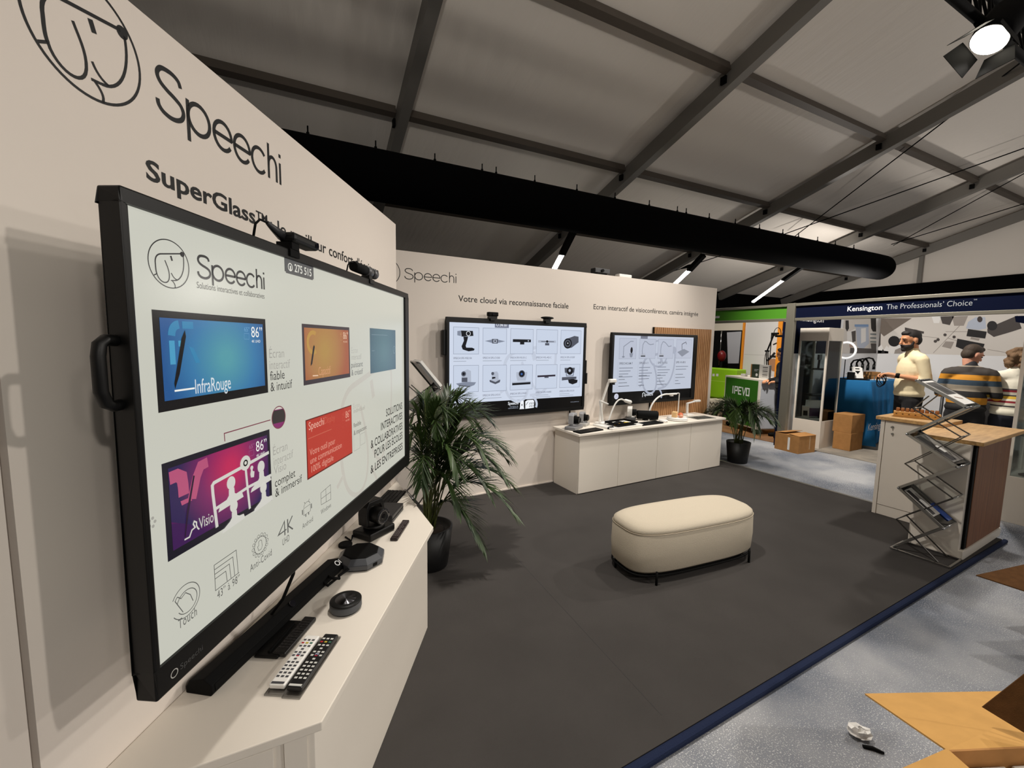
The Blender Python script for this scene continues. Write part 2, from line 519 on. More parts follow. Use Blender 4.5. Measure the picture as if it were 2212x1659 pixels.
def hall_floor_mat():
    m = bpy.data.materials.new('hall_carpet'); m.use_nodes = True; nt = m.node_tree; b = nt.nodes['Principled BSDF']; b.inputs['Roughness'].default_value = 0.9
    b.inputs['Specular IOR Level'].default_value = 0.15
    tc = nt.nodes.new('ShaderNodeTexCoord')

    def noise(sc, det, lo, hi, c0, c1):
        n = nt.nodes.new('ShaderNodeTexNoise'); n.inputs['Scale'].default_value = sc; n.inputs['Detail'].default_value = det
        nt.links.new(tc.outputs['Object'], n.inputs['Vector']); r = nt.nodes.new('ShaderNodeValToRGB')
        r.color_ramp.elements[0].position = lo; r.color_ramp.elements[1].position = hi
        r.color_ramp.elements[0].color = c0; r.color_ramp.elements[1].color = c1
        nt.links.new(n.outputs['Fac'], r.inputs['Fac']); return r
    base = noise(1.3, 9, 0.36, 0.66, lin((98, 105, 118)), lin((164, 165, 168)))
    spk = noise(170, 3, 0.53, 0.66, (0, 0, 0, 1), (1, 1, 1, 1))
    dust = noise(0.7, 4, 0.40, 0.66, (0.25, 0.25, 0.25, 1), (1, 1, 1, 1))
    mu = nt.nodes.new('ShaderNodeMath'); mu.operation = 'MULTIPLY'
    nt.links.new(spk.outputs[0], mu.inputs[0]); nt.links.new(dust.outputs[0], mu.inputs[1])
    mx = nt.nodes.new('ShaderNodeMix'); mx.data_type = 'RGBA'; nt.links.new(mu.outputs[0], mx.inputs[0])
    nt.links.new(base.outputs[0], mx.inputs[6]); mx.inputs[7].default_value = lin((236, 236, 236))
    nt.links.new(mx.outputs[2], b.inputs['Base Color'])
    bp = nt.nodes.new('ShaderNodeBump'); bp.inputs['Strength'].default_value = 0.5; bp.inputs['Distance'].default_value = 0.008
    nt.links.new(spk.outputs[0], bp.inputs['Height']); nt.links.new(bp.outputs[0], b.inputs['Normal'])
    return m


M_HALL = hall_floor_mat()
struct('floor', MB().b2((-14, -9, -0.10), (24, 16, -0.03)), M_HALL, 'mottled blue grey hall carpet')
M_BEIGE = mat('worn_beige_floor', (150, 142, 130), 0.85, col2=(120, 114, 106), vscale=3)
struct('floor_stand', MB().b2((7.55, -1.5, -0.03), (10.8, 3.93, -0.022)), M_BEIGE, 'worn beige floor of the blue stand')
struct('floor_neighbour', MB().b2((7.5, 3.96, -0.03), (11.5, 9, -0.022)), mat('brown_floor', (140, 100, 62), 0.5, col2=(104, 72, 44), vscale=4), 'brown floor of the green stand')
# booth carpet on its low deck
cp = [(-3.2, 1.16), (5.475, 0.985), (5.475, 4.3), (-3.2, 4.3)]
struct('floor_booth', MB().prism(cp, -0.03, 0.0), M_CARP, 'dark grey booth carpet')
sm = MB()
for a, b in ((FL(1108, 1196), FL(1430, 1545)), (FL(955, 1095), FL(1190, 1060))):
    d = (b - a).normalized(); a2 = a - d * 0.0; n = Vector((-d.y, d.x, 0)) * 0.003
    sm.prism([(p.x, p.y) for p in (a2 - n, b - n, b + n, a2 + n)], 0.0, 0.0006)
struct('floor_seam', sm, mat('carpet_seam', (54, 51, 50), 0.95), 'seams of the booth carpet')
struct('trim_1', MB().prism([(-3.2, 1.16), (5.50, 0.983), (5.50, 0.951), (-3.2, 1.115)], -0.03, 0.004), M_BLUE, 'navy carpet edge of the booth', bevel=0.012)
struct('trim_2', MB().b2((5.475, 1.7, -0.03), (5.515, 4.1, 0.006)), M_ALU, 'metal edge strip of the booth carpet')
# booth walls
wa = MB().b2((-0.850, 0.252, 0), (1.456, 0.352, 2.462))
wall_left = struct('wall_left', wa, M_WALL, 'white booth wall with the large logo', loc=(CA.x, CA.y, 0), rz=YA)
struct('wall_left_return', MB().b2((-3.2, 0.252, 0), (-0.864, 0.352, 2.462)).b2((-0.866, 0.30, 0), (-0.848, 0.36, 2.46), 1), [M_WALL, M_MATT], 'white booth wall panel beyond the joint', loc=(CA.x, CA.y, 0), rz=YA)
wall_back = struct('wall_back', MB().b2((0.2, YW, 0), (5.612, YW + 0.1, 2.465)), M_WALL, 'white back wall of the booth')
struct('baseboard_back', MB().b2((0.9, YW - 0.012, 0), (2.80, YW - 0.0005, 0.012)), M_WALL, 'white strip along the back wall')

# lettering on the walls
shA = Sheet(lambda a, b, d: (a, 0.2515 - d, b))
cx, cz = -0.633, 2.306
OFF = 0.252
c0 = PA(303, 178, OFF); c1 = PA(255, 242, OFF)
R0 = 0.127
dog_logo(shA, (c0[0] - R0, c1[1] + R0), R0, M_INK, 0.05)
sL = PA(333, 190, OFF); sR = PA(607, 360, OFF)
base = PA(365, 252, OFF)[1] + 0.001; capt = PA(357, 148, OFF)[1]
speechi(shA, sL[0] + 0.004, base, (capt - base) / 1.47, sR[0] - sL[0] - 0.012, M_INK, 0.0125)
shA.k = 1
q = PA(316, 385, OFF); q2 = PA(818, 605, OFF); b0 = PA(338, 396, OFF)[1]; t0 = PA(345, 343, OFF)[1]
mid = PA(580, 470, OFF)[0]
shA.text('SuperGlass', q[0], b0 + 0.002, 0.050, M_INK, width=PA(551, 470, OFF)[0] - q[0], weight=0.022)
shA.text('TM', PA(551, 460, OFF)[0] + 0.004, b0 + 0.024, 0.028, M_INK, weight=0.02, width=PA(577, 470, OFF)[0] - PA(551, 460, OFF)[0] - 0.004)
shA.text(': le meilleur confort d\'écriture', PA(584, 500, OFF)[0], b0 + 0.002, 0.050, M_INK, width=q2[0] - PA(584, 500, OFF)[0], weight=0.008)
shA.build('lettering', wall_left)
shB = Sheet(lambda a, b, d: (a, YW - 0.0006 - d, b))
cc = PY(863.8, 588); shB.ring((cc.x - 0.115, cc.z - 0.004), 0.115, 0.006, M_INK)
p = PY(873, 600); e = PY(985.5, 608); t = PY(876, 571)
speechi(shB, p.x + 0.003, PY(877, 603).z + 0.004, 0.066, e.x - p.x - 0.006, M_INK, 0.0075)
shB.text('Votre cloud via reconnaissance faciale', PY(990, 651).x, PY(991, 651.5).z + 0.003, PY(991, 637.5).z - PY(991, 651.5).z - 0.004, M_INK, width=PY(1228, 660).x - PY(990, 650).x, weight=0.007)
shB.text('Ecran interactif de visioconférence, caméra intégrée', PY(1282, 668).x, PY(1283, 668).z + 0.002, PY(1283, 657).z - PY(1283, 668).z - 0.002, M_INK, width=PY(1508, 680).x - PY(1282, 668).x, weight=0.004)
shB.build('lettering', wall_back)

# ---------------------------------------------------------------- the tent hall
AH = math.radians(2.9); uH = Vector((math.cos(AH), -math.sin(AH), 0)); vH = Vector((math.sin(AH), math.cos(AH), 0)); SL = math.tan(math.radians(16.5)); DZ = 6.3


def RP(u, v, dz=0.0):
    return uH * u + vH * v + Vector((0, 0, HC + DZ - SL * v + dz))


def HP(u, v, z):
    return uH * u + vH * v + Vector((0, 0, z))


def fabric_mat():
    m = bpy.data.materials.new('tent_fabric'); m.use_nodes = True; nt = m.node_tree; b = nt.nodes['Principled BSDF']
    b.inputs['Base Color'].default_value = lin((238, 230, 220)); b.inputs['Roughness'].default_value = 0.55; b.inputs['Specular IOR Level'].default_value = 0.35
    tc = nt.nodes.new('ShaderNodeTexCoord'); mp = nt.nodes.new('ShaderNodeMapping'); mp.inputs['Scale'].default_value = (3.0, 0.35, 1.0)
    n = nt.nodes.new('ShaderNodeTexNoise'); n.inputs['Scale'].default_value = 1.6; n.inputs['Detail'].default_value = 5
    bp = nt.nodes.new('ShaderNodeBump'); bp.inputs['Strength'].default_value = 0.35; bp.inputs['Distance'].default_value = 0.05
    nt.links.new(tc.outputs['Object'], mp.inputs[0]); nt.links.new(mp.outputs[0], n.inputs['Vector']); nt.links.new(n.outputs['Fac'], bp.inputs['Height']); nt.links.new(bp.outputs[0], b.inputs['Normal'])
    return m


M_FAB = fabric_mat()
rf = MB(); NV = 22
for u0, u1 in ((-13.5, 21.5),):
    rf.add([RP(u0, -6), RP(u1, -6), RP(u1, 13.3), RP(u0, 13.3)], [(0, 1, 2, 3)])
    rf.add([RP(u0, -6, 0.05), RP(u1, -6, 0.05), RP(u1, 13.3, 0.05), RP(u0, 13.3, 0.05)], [(0, 3, 2, 1)])
struct('ceiling', rf, M_FAB, 'white tent roof fabric')
gw = MB().poly([HP(21.5, -6, 4.15), HP(21.5, 13.3, 4.15), RP(21.5, 13.3), RP(21.5, -6)])
struct('wall_gable', gw, M_FAB, 'white gable wall of the tent')
gd = MB().add([HP(21.3, -6, 0), HP(21.3, 13.2, 0), HP(21.3, 13.2, 4.17), HP(21.3, -6, 4.17)], [(0, 1, 2, 3)])
gd.add([HP(21.38, -6, 4.17), HP(21.38, 13.2, 4.17), HP(21.3, 13.2, 4.17), HP(21.3, -6, 4.17)], [(0, 1, 2, 3)])
struct('wall_gable_drape', gd, M_DRAPE, 'black drape along the gable')
sd = MB().add([HP(-13, 13.15, 0), HP(21.3, 13.15, 0), HP(21.3, 13.15, 4.1), HP(-13, 13.15, 4.1)], [(0, 1, 2, 3)])
struct('wall_side', sd, M_DRAPE, 'black drape along the tent side')
nrm = uH.cross((RP(0, 1) - RP(0, 0)).normalized()).normalized()
ords = ['first', 'second', 'third', 'fourth', 'fifth']
UR = [1.60, 6.62, 11.75, 16.75, 21.3]
for i, u in enumerate(UR):
    mb = MB().bar(RP(u, -6, -0.24), RP(u, 13.1, -0.24), 0.17, 0.30, up=nrm)
    t_ = thing('roof_rafter', 'grey aluminium roof rafter, the %s from the left' % ords[i] if i < 4 else 'grey aluminium roof rafter against the white gable wall', 'rafter', RP(u, 0), 0, 'roof rafters')
    o = mb.build('beam', M_BEAM, t_); o.matrix_parent_inverse = Matrix.Translation(-RP(u, 0))
    for v in (5.24, 7.78, 10.3):
        o2 = MB().box(RP(u - 0.10, v + 0.05, -0.25), (0.05, 0.10, 0.12)).build('bracket', M_MATT, t_); o2.matrix_parent_inverse = Matrix.Translation(-RP(u, 0))
vn = {2.7: 'upper', 5.24: 'middle', 7.78: 'lower', 10.3: 'lowest'}
for v in (2.7, 5.24, 7.78, 10.3):
    for i in range(5):
        ua_, ub_ = ([-3.4] + UR)[i:i + 2]
        if v == 2.7 and i < 1 or (v == 10.3 and i == 0):
            continue
        mb = MB().bar(RP(ua_ + 0.09, v, -0.10), RP(ub_ - 0.09, v, -0.10), 0.12, 0.14, up=nrm)
        lab = '%s roof purlin left of the first rafter' % vn[v] if i == 0 else '%s roof purlin between the %s and %s rafters' % (vn[v], ords[i - 1], ords[i])
        tag(mb.build('roof_purlin', M_BEAM2), lab, 'purlin', 'roof purlins')
# bracing wires
for i, (a, b, lab) in enumerate((((2205, 135), (1715, 512), 'steep bracing wire across the roof bay under the lamp'), ((2212, 320), (1688, 508), 'shallow bracing wire across the roof bay under the lamp'),
                                 ((2212, 375), (1930, 530), 'steep bracing wire in the bay beside the gable'), ((2212, 440), (1925, 528), 'shallow bracing wire in the bay beside the gable'),
                                 ((1640, 525), (1405, 602), 'bracing wire with turnbuckle below the black duct'))):
    P = []
    for px in (a, b):
        r = RAY(*px); t = (DZ - 0.25) / (r.z + SL * vH.dot(r)); p = r * t; p.z += HC; P.append(p)
    mb = MB().tube(P, 0.014, 6)
    if i == 4:
        m_ = P[0].lerp(P[1], 0.62); dd = (P[1] - P[0]).normalized(); mb.tube([m_ - dd * 0.25, m_, m_ + dd * 0.25], [0.02, 0.06, 0.02], 8)
    tag(mb.build('bracing_wire', M_MATT), lab, 'wire', 'roof bracing wires')
# black air duct
dt = thing('air_duct', 'long black fabric air duct hanging under the roof', 'duct', HP(6, 7.2, 4.2))
dm = MB(); R_ = 0.385
us = [-9] + [i * 1.0 for i in range(-8, 17)] + [16.7, 16.85, 16.95, 17.0]
rs = [R_] * (len(us) - 4) + [R_ * 0.98, R_ * 0.86, R_ * 0.6, R_ * 0.15]
dm.tube([HP(u, 7.2, 4.22) - HP(6, 7.2, 4.2) for u in us], rs, 28)
dm.build('duct_sleeve', M_DRAPE, dt)
for u in (0.13, 1.09, 2.04, 2.89, 3.16, 3.95, 4.9, 5.85, 6.79, 7.63, 7.91, 8.67, 9.6, 10.53, 11.5, 12.2, 13.1, 14.0, 15.0):
    p = HP(u, 7.2, 4.22 + R_ - 0.01) - HP(6, 7.2, 4.2)
    MB().tube([p, p + Vector((0, 0, 0.06)), p + Vector((0, 0, 0.062)), p + Vector((0, 0, 0.15))], [0.022, 0.022, 0.011, 0.011], 6).build('hanger', M_MATT, dt)
# tent leg behind the left wall
tag(MB().b2((1.55, 9.2, -0.03), (1.85, 9.5, 4.35)).build('tent_post', mat('green_black_post', (30, 34, 34), 0.8)), 'dark tent post rising behind the end of the logo wall', 'post')
for i, v in enumerate((7.95,)):
    tag(MB().b2(HP(21.42, v - 0.06, 4.17), HP(21.32, v + 0.06, 5.40)).build('gable_post', M_BEAM), 'slim grey post on the white gable wall', 'post')
# tube lamps on booms
M_TUBE = mat('lit_tube', (255, 255, 255), 0.4, emit=(255, 250, 240), estr=16.0)
for lab, a, b, c in (('tube lamp on a boom over the left part of the back wall', HP(5.19, 7.60, 4.10), HP(5.21, 8.15, 3.61), HP(5.21, 8.48, 3.32)),
                     ('tube lamp on a boom over the right part of the back wall', HP(9.0, 7.57, 3.88), HP(9.0, 7.98, 3.57), HP(9.0, 8.62, 3.15)),
                     ('longest lit tube lamp on a boom above the green fascia', HP(14.0, 7.62, 4.40), HP(14.0, 8.62, 3.79), HP(14.0, 9.62, 3.16))):
    t_ = thing('tube_lamp', lab, 'lamp', a, 0, 'tube lamps below the duct')
    MB().bar((0, 0, 0), b - a, 0.13, 0.10).build('boom', M_MATT, t_)
    MB().bar(b - a, c - a, 0.11, 0.05).build('tube', M_TUBE, t_, bevel=0.01)
    k = (c - a); MB().b2(b - a - Vector((0.07, 0.03, 0.03)), b - a + Vector((0.07, 0.03, 0.04))).build('end_cap', M_DARK, t_)
# lighting truss and the lamp under it
tr = thing('lighting_truss', 'black lattice truss carrying the stage lamp', 'truss', HP(5, 1.7, 4.4))
o0 = HP(5, 1.7, 4.4)
for v, z in ((1.72, 4.644), (1.66, 4.30)):
    MB().tube([HP(-4, v, z) - o0, HP(13, v, z) - o0], 0.035, 10).build('chord', M_MATT, tr)
lt = MB(); u = -4.0
while u < 13:
    lt.tube([HP(u, 1.66, 4.30) - o0, HP(u + 0.10, 1.72, 4.644) - o0], 0.012, 6); lt.tube([HP(u + 0.10, 1.72, 4.644) - o0, HP(u + 0.2, 1.66, 4.30) - o0], 0.012, 6); u += 0.2
lt.build('lattice', M_MATT, tr)
lp = HP(5.03, 1.60, 4.13); aim = (Vector((2.6, 2.4, 0.6)) - lp).normalized(); Mx = aim.to_track_quat('Z', 'Y').to_matrix()
lm = thing('stage_lamp', 'black stage lamp with barn doors, glowing under the truss', 'lamp', lp)
lm_b = lambda p: Mx @ Vector(p)
MB().lathe([(0.045, -0.42), (0.10, -0.38), (0.135, -0.25), (0.135, -0.06), (0.125, 0.0)], (0, 0, 0), 24, 0, Mx).build('housing', M_MATT, lm)
MB().lathe([(0.118, -0.012), (0.118, 0.004)], (0, 0, 0), 24, 0, Mx).build('lens', mat('lit_lens', (255, 255, 255), 0.3, emit=(255, 246, 226), estr=14), lm)
for k in range(4):
    a_ = k * PI / 2; d0 = Vector((math.cos(a_), math.sin(a_), 0)); e0 = Vector((-d0.y, d0.x, 0))
    pts = [d0 * 0.13 - e0 * 0.10, d0 * 0.13 + e0 * 0.10, d0 * 0.19 + e0 * 0.13 + Vector((0, 0, 0.12)), d0 * 0.19 - e0 * 0.13 + Vector((0, 0, 0.12))]
    MB().add([Mx @ p for p in pts] + [Mx @ (p + d0 * 0.004) for p in pts], [(0, 1, 2, 3), (4, 7, 6, 5), (0, 4, 5, 1), (1, 5, 6, 2), (2, 6, 7, 3), (3, 7, 4, 0)]).build('barn_door', M_MATT, lm)
yk = HP(5.03, 1.66, 4.30) - lp
MB().tube([Mx @ Vector((-0.15, 0, -0.2)), yk + Vector((-0.12, 0, -0.05)), yk, yk + Vector((0.12, 0, -0.05)), Mx @ Vector((0.15, 0, -0.2))], 0.014, 6).build('yoke', M_MATT, lm)
# things on top of the back wall
x_ = PY(1305, 597).x
b_ = thing('small_projector', 'small dark device standing on top of the back wall', 'device', (x_, YW + 0.05, 2.465))
MB().b2((-0.13, -0.04, 0.02), (0.10, 0.05, 0.075)).build('body', M_DARK, b_, bevel=0.006); MB().b2((-0.09, -0.03, 0), (0.06, 0.03, 0.02)).build('stand', M_MATT, b_)
MB().cyl((-0.02, -0.041, 0.048), (-0.02, -0.055, 0.048), 0.018).build('lens', M_MATT, b_)
x_ = PY(1356, 600).x
tag(MB().b2((x_ - 0.13, YW + 0.01, 2.465), (x_ + 0.08, YW + 0.09, 2.505)).build('power_adapter', M_LWHITE, bevel=0.008), 'white power box lying on top of the back wall', 'power box')

# ================================================================ big display on the logo wall
A0 = (CA.x, CA.y, 0)
tv = thing('interactive_display', 'huge black framed touch display lit with coloured product panels on the logo wall', 'display', A0, YA)
ZT, ZB, SL_, SR_ = 1.912, 0.887, -0.843, 0.886
HWA, HHA = 0.8284, 0.466
zc = CA.z


def frame_mesh(x0, x1, z0, z1, a0, a1, b0, b1, y0, y1):
    """a picture frame: outer x0..x1, z0..z1; opening a0..a1, b0..b1; front y0, back y1"""
    mb = MB()
    mb.b2((x0, y0, b1), (x1, y1, z1)); mb.b2((x0, y0, z0), (x1, y1, b0)); mb.b2((x0, y0, b0), (a0, y1, b1)); mb.b2((a1, y0, b0), (x1, y1, b1))
    return mb


frame_mesh(SL_, SR_, ZB, ZT, -HWA, HWA, zc - HHA, zc + HHA, -0.012, 0.035).build('frame', M_BLACK, tv, bevel=0.004)
MB().b2((SL_ + 0.08, 0.036, ZB + 0.08), (SR_ - 0.08, 0.085, ZT - 0.08)).build('back_housing', M_MATT, tv, bevel=0.01)
MB().b2((-0.35, 0.086, 1.15), (0.35, 0.2515, 1.65)).build('wall_mount', M_MATT, tv)
MB().tube([(SL_ + 0.02, 0.02, 1.628), (-0.862, 0.02, 1.63), (-0.872, 0.02, 1.622), (-0.876, 0.02, 1.60), (-0.876, 0.02, 1.535), (-0.868, 0.02, 1.512), (-0.855, 0.02, 1.506), (SL_ + 0.02, 0.02, 1.507)], 0.011, 10).build('handle', M_BLACK, tv)
sh = Sheet(lambda a, b, d: (a, -0.0005 - d, b))
g = lambda x, y: PA(x, y, 0)
sh.rect(-HWA, zc - HHA, HWA, zc + HHA, lit((196, 196, 184)), 0)
DK = lit((20, 20, 22)); BK = lit((24, 24, 26)); GY = lit((120, 118, 112)); LG = lit((160, 158, 150)); WH = lit((235, 235, 230)); PINK = lit((184, 160, 150))
sh.k = 1
# faint line drawing behind everything
FA = lit((190, 186, 175))
dog_logo(sh, (0.30, zc - 0.12), 0.42, FA, 0.045, ring=False)
sh.k = 2
# logo and name
cL = g(319, 568); cR = g(407, 583); ct = g(355, 517); cb = g(372, 622)
cxx = (cL[0] + cR[0]) / 2; rr = (cR[0] - cL[0]) / 2; czz = (ct[1] + cb[1]) / 2
dog_logo(sh, (cxx, czz), rr, BK, 0.045)
a = g(423.5, 590); e = g(571, 620)
bl = g(436, 599.4)[1]
speechi(sh, a[0] + 0.003, bl, (g(435, 552.4)[1] - bl) / 1.45, e[0] - a[0] - 0.006, BK, 0.0058)
a = g(424.6, 622); e = g(570.4, 644.6)
sh.text('Solutions interactives et collaboratives', a[0], a[1], 0.0145, lit((70, 68, 66)), width=e[0] - a[0])
# id tag
p0 = g(613, 558); p1 = g(677, 606)
TG = lit((84, 84, 84)); sh.rect(p0[0], p1[1] + 0.004, p1[0], zc + HHA, TG); sh.rect(p0[0] + 0.006, p1[1], p1[0] - 0.006, p1[1] + 0.004, TG)
sh.k = 3
a = g(635.5, 590); e = g(672, 597)
sh.text('275 515', a[0], (p1[1] + zc + HHA) / 2 - 0.011, 0.024, lit((222, 220, 210)), width=e[0] - a[0], weight=0.01)
q = g(626, 577); sh.ring((q[0], q[1]), 0.011, 0.003, lit((222, 220, 210)), n=20); sh.rect(q[0] - 0.003, q[1] - 0.012, q[0] + 0.003, q[1] + 0.004, lit((222, 220, 210)), 4)


def gradient(name, c_mid, c_edge, c_low, cx, cz, r):
    """lit panel artwork: a soft colour blob on a plain ground"""
    m = bpy.data.materials.new(name); m.use_nodes = True; nt = m.node_tree; b = nt.nodes['Principled BSDF']
    b.inputs['Base Color'].default_value = lin((4, 4, 4)); b.inputs['Roughness'].default_value = 0.22
    tc = nt.nodes.new('ShaderNodeTexCoord'); mp = nt.nodes.new('ShaderNodeMapping'); mp.inputs['Location'].default_value = (-cx / r, 0, -cz / r); mp.inputs['Scale'].default_value = (1 / r, 0, 1 / r)
    gr = nt.nodes.new('ShaderNodeTexGradient'); gr.gradient_type = 'SPHERICAL'; rp = nt.nodes.new('ShaderNodeValToRGB')
    E_ = rp.color_ramp.elements; E_[0].position = 0; E_[0].color = lin(c_low); E_[1].position = 0.9; E_[1].color = lin(c_mid); k = E_.new(0.4); k.color = lin(c_edge)
    nt.links.new(tc.outputs['Object'], mp.inputs[0]); nt.links.new(mp.outputs[0], gr.inputs[0]); nt.links.new(gr.outputs['Fac'], rp.inputs[0]); nt.links.new(rp.outputs[0], b.inputs['Emission Color'])
    b.inputs['Emission Strength'].default_value = 1.0
    return m


def quadpx(P, m, k):
    sh.poly([g(*p) for p in P], m, k)


def box4(P):
    q = [g(*p) for p in P]
    return (q[0][0] + q[3][0]) / 2, (q[2][1] + q[3][1]) / 2, (q[1][0] + q[2][0]) / 2, (q[0][1] + q[1][1]) / 2


def spec86(x1, z1, hgt, m1, m2):
    """the 86-inch size mark in a panel's top corner"""
    u = hgt
    sh.text('86”', x1 - 0.02 * u, z1 - 0.175 * u, 0.135 * u, m1, width=0.215 * u, align='r')
    sh.text('4K UHD', x1 - 0.065 * u, z1 - 0.245 * u, 0.035 * u, m1, width=0.17 * u, align='r')
    sh.text('65”', x1 - 0.265 * u, z1 - 0.105 * u, 0.055 * u, m2, width=0.10 * u, align='r')
    sh.line([(x1 - 0.37 * u, z1 - 0.13 * u), (x1 - 0.28 * u, z1 - 0.13 * u), (x1 - 0.28 * u, z1 - 0.20 * u), (x1 - 0.37 * u, z1 - 0.20 * u)], 0.004 * u, m2, closed=True)


# infrared panel
x0, z0, x1, z1 = box4(((326.5, 668.9), (572.3, 689), (578, 847.7), (340.3, 892.5)))
sh.rect(x0, z0, x1, z1, DK, 2)
i0, j0, i1, j1 = x0 + 0.016, z0 + 0.022, x1 - 0.013, z1 - 0.015
u = z1 - z0
sh.rect(i0, j0, i1, j1, gradient('panel_blue', (84, 152, 164), (56, 118, 164), (36, 84, 140), (x0 + x1) / 2 + 0.02, (z0 + z1) / 2, u * 0.85), 3)
LB = lit((72, 152, 190)); MBl = lit((56, 130, 172))
sh.k = 4
sh.rect(i0 + 0.09 * u, j0 + 0.36 * u, i0 + 0.155 * u, j0 + 0.60 * u, LB)
sh.line(bez((i0 + 0.125 * u, j0 + 0.65 * u), (i0 + 0.13 * u, j0 + 0.73 * u), (i0 + 0.17 * u, j0 + 0.76 * u), (i0 + 0.22 * u, j0 + 0.765 * u), 8), 0.085 * u, MBl)
sh.rect(i0 + 0.26 * u, j0 + 0.725 * u, i0 + 0.40 * u, j0 + 0.80 * u, MBl)
sh.poly([(i0 + 0.20 * u, j0 + 0.54 * u), (i0 + 0.27 * u, j0 + 0.54 * u), (i0 + 0.27 * u, j0 + 0.60 * u), (i0 + 0.20 * u, j0 + 0.60 * u)], LB)
sh.poly([(i0 + 0.33 * u, j0 + 0.54 * u), (i0 + 0.39 * u, j0 + 0.52 * u), (i0 + 0.47 * u, j0 + 0.36 * u), (i0 + 0.41 * u, j0 + 0.36 * u)], MBl)
pen = [g(*p) for p in ((397, 712.5), (399.5, 727), (386, 808), (376, 840.5), (374, 828), (389.5, 731))]
sh.poly(pen, DK, 5)
a = g(375, 844.5); e = g(418.5, 838.5); sh.line([a, e], 0.004, WH, 5)
a = g(420.5, 851.5); e = g(497, 839); sh.text('InfraRouge', a[0], a[1] + 0.001, 0.033, lit((215, 222, 226)), width=e[0] - a[0], k=5)
spec86(i1, j1, u, WH, lit((110, 160, 196)))
# its caption
for k_, (tx, p, q, m) in enumerate((('Écran', (580.5, 773.5), (612.5, 770), LG), ('interactif', (581, 798.5), (625.5, 793), LG), ('fiable', (582.5, 822), (613.5, 815.5), DK), ('& intuitif', (583.5, 846), (630, 838), DK))):
    a = g(*p); e = g(*q); sh.text(tx, a[0], a[1], 0.027, m, width=e[0] - a[0], weight=-0.004)
# capacitive panel
x0, z0, x1, z1 = box4(((651, 699.5), (753.9, 707), (756, 814.3), (655, 833)))
sh.rect(x0, z0, x1, z1, lit((58, 48, 52)), 2)
u = z1 - z0; i0, j0, i1, j1 = x0 + 0.012, z0 + 0.016, x1 - 0.010, z1 - 0.012
sh.rect(i0, j0, i1, j1, gradient('panel_orange', (172, 134, 66), (168, 118, 66), (160, 88, 56), (x0 + x1) / 2 - 0.03, (z0 + z1) / 2 + 0.01, u * 0.85), 3)
sh.ring((i0 + 0.27 * u, j0 + 0.62 * u), 0.17 * u, 0.07 * u, lit((182, 140, 66)), 4, a0=60, a1=300)
sh.poly([g(*p) for p in ((677, 745), (678.5, 749), (673, 786), (670, 791), (669.8, 786), (675, 749))], DK, 5)
a = g(674, 811.8); e = g(686, 811); sh.line([a, e], 0.004, lit((226, 190, 160)), 5)
a = g(687, 811); e = g(713, 807); sh.text('Capacitif', a[0], a[1], 0.03, lit((205, 150, 110)), width=e[0] - a[0], k=5)
spec86(i1, j1, u, lit((222, 190, 160)), lit((190, 140, 92)))
for tx, p, q, m in (('Écran', (758, 763), (772, 760), lit((176, 174, 166))), ('interactif', (758, 777.5), (780, 773.5), lit((168, 166, 158))), ('puissant', (758, 794.5), (783, 791), lit((96, 98, 98))), ('& créatif', (758.5, 811.5), (783, 807.5), lit((96, 98, 98)))):
    a = g(*p); e = g(*q); sh.text(tx, a[0], a[1], 0.024, m, width=e[0] - a[0], weight=-0.002, k=3)
# teal panel
x0, z0, x1, z1 = box4(((798.3, 709), (854, 713), (854, 797.4), (799.4, 806.5)))
sh.rect(x0, z0, x1, z1, gradient('panel_teal', (84, 116, 122), (72, 100, 110), (54, 74, 86), (x0 + x1) / 2, (z0 + z1) / 2, 0.26), 2)
u = z1 - z0; TL_ = lit((126, 146, 154))
sh.ring((x1 - 0.12 * u, (z0 + z1) / 2), 0.09 * u, 0.012 * u, TL_, 4); sh.line([(x1 - 0.16 * u, (z0 + z1) / 2 - 0.05 * u), (x1 - 0.08 * u, (z0 + z1) / 2 + 0.05 * u)], 0.01 * u, TL_, 4)
sh.line([(x0 + 0.08 * u, z1 - 0.14 * u), (x1 - 0.6 * u, z1 - 0.14 * u)], 0.008 * u, TL_, 4); sh.line([(x0 + 0.08 * u, z0 + 0.5 * u), (x0 + 0.25 * u, z0 + 0.5 * u)], 0.008 * u, TL_, 4)
# visio panel
x0, z0, x1, z1 = box4(((348, 1003.2), (580.9, 926.7), (587.2, 1080.5), (361, 1214)))
sh.rect(x0, z0, x1, z1, lit((26, 24, 36)), 2)
u = z1 - z0; i0, j0, i1, j1 = x0 + 0.014, z0 + 0.018, x1 - 0.012, z1 - 0.014
vg = g(500, 1050)
sh.rect(i0, j0, i1, j1, gradient('panel_visio', (186, 40, 86), (116, 34, 92), (44, 32, 78), vg[0], vg[1] + 0.05, u * 0.75), 3)
sh.poly([(i0, j0), (i0 + 0.55 * u, j0), (i0, j0 + 0.3 * u)], lit((92, 28, 84)), 3)
RS = lit((176, 80, 116))
sh.line([g(*p) for p in ((364, 1034), (380, 1027), (391, 1031), (394, 1050), (395.5, 1070))], 0.028, RS, 4)
sh.poly([g(*p) for p in ((388, 1083), (411, 1073), (413, 1081), (391, 1092))], RS, 4)
sh.line([g(*p) for p in ((447, 998), (432, 1006), (423, 1030), (413, 1078))], 0.024, RS, 4)
sh.poly([g(*p) for p in ((415, 1027), (418.5, 1027.5), (405, 1110), (399, 1160), (396, 1160), (401, 1105))], lit((40, 20, 48)), 5)
FW = lit((206, 204, 196))
sh.line([g(*p) for p in ((467, 1139), (458, 1068), (456.5, 1049), (460, 1043), (579, 977))], 0.009, FW, 5)
sh.line([g(*p) for p in ((528, 1003), (533, 1055), (538, 1099))], 0.008, FW, 5)
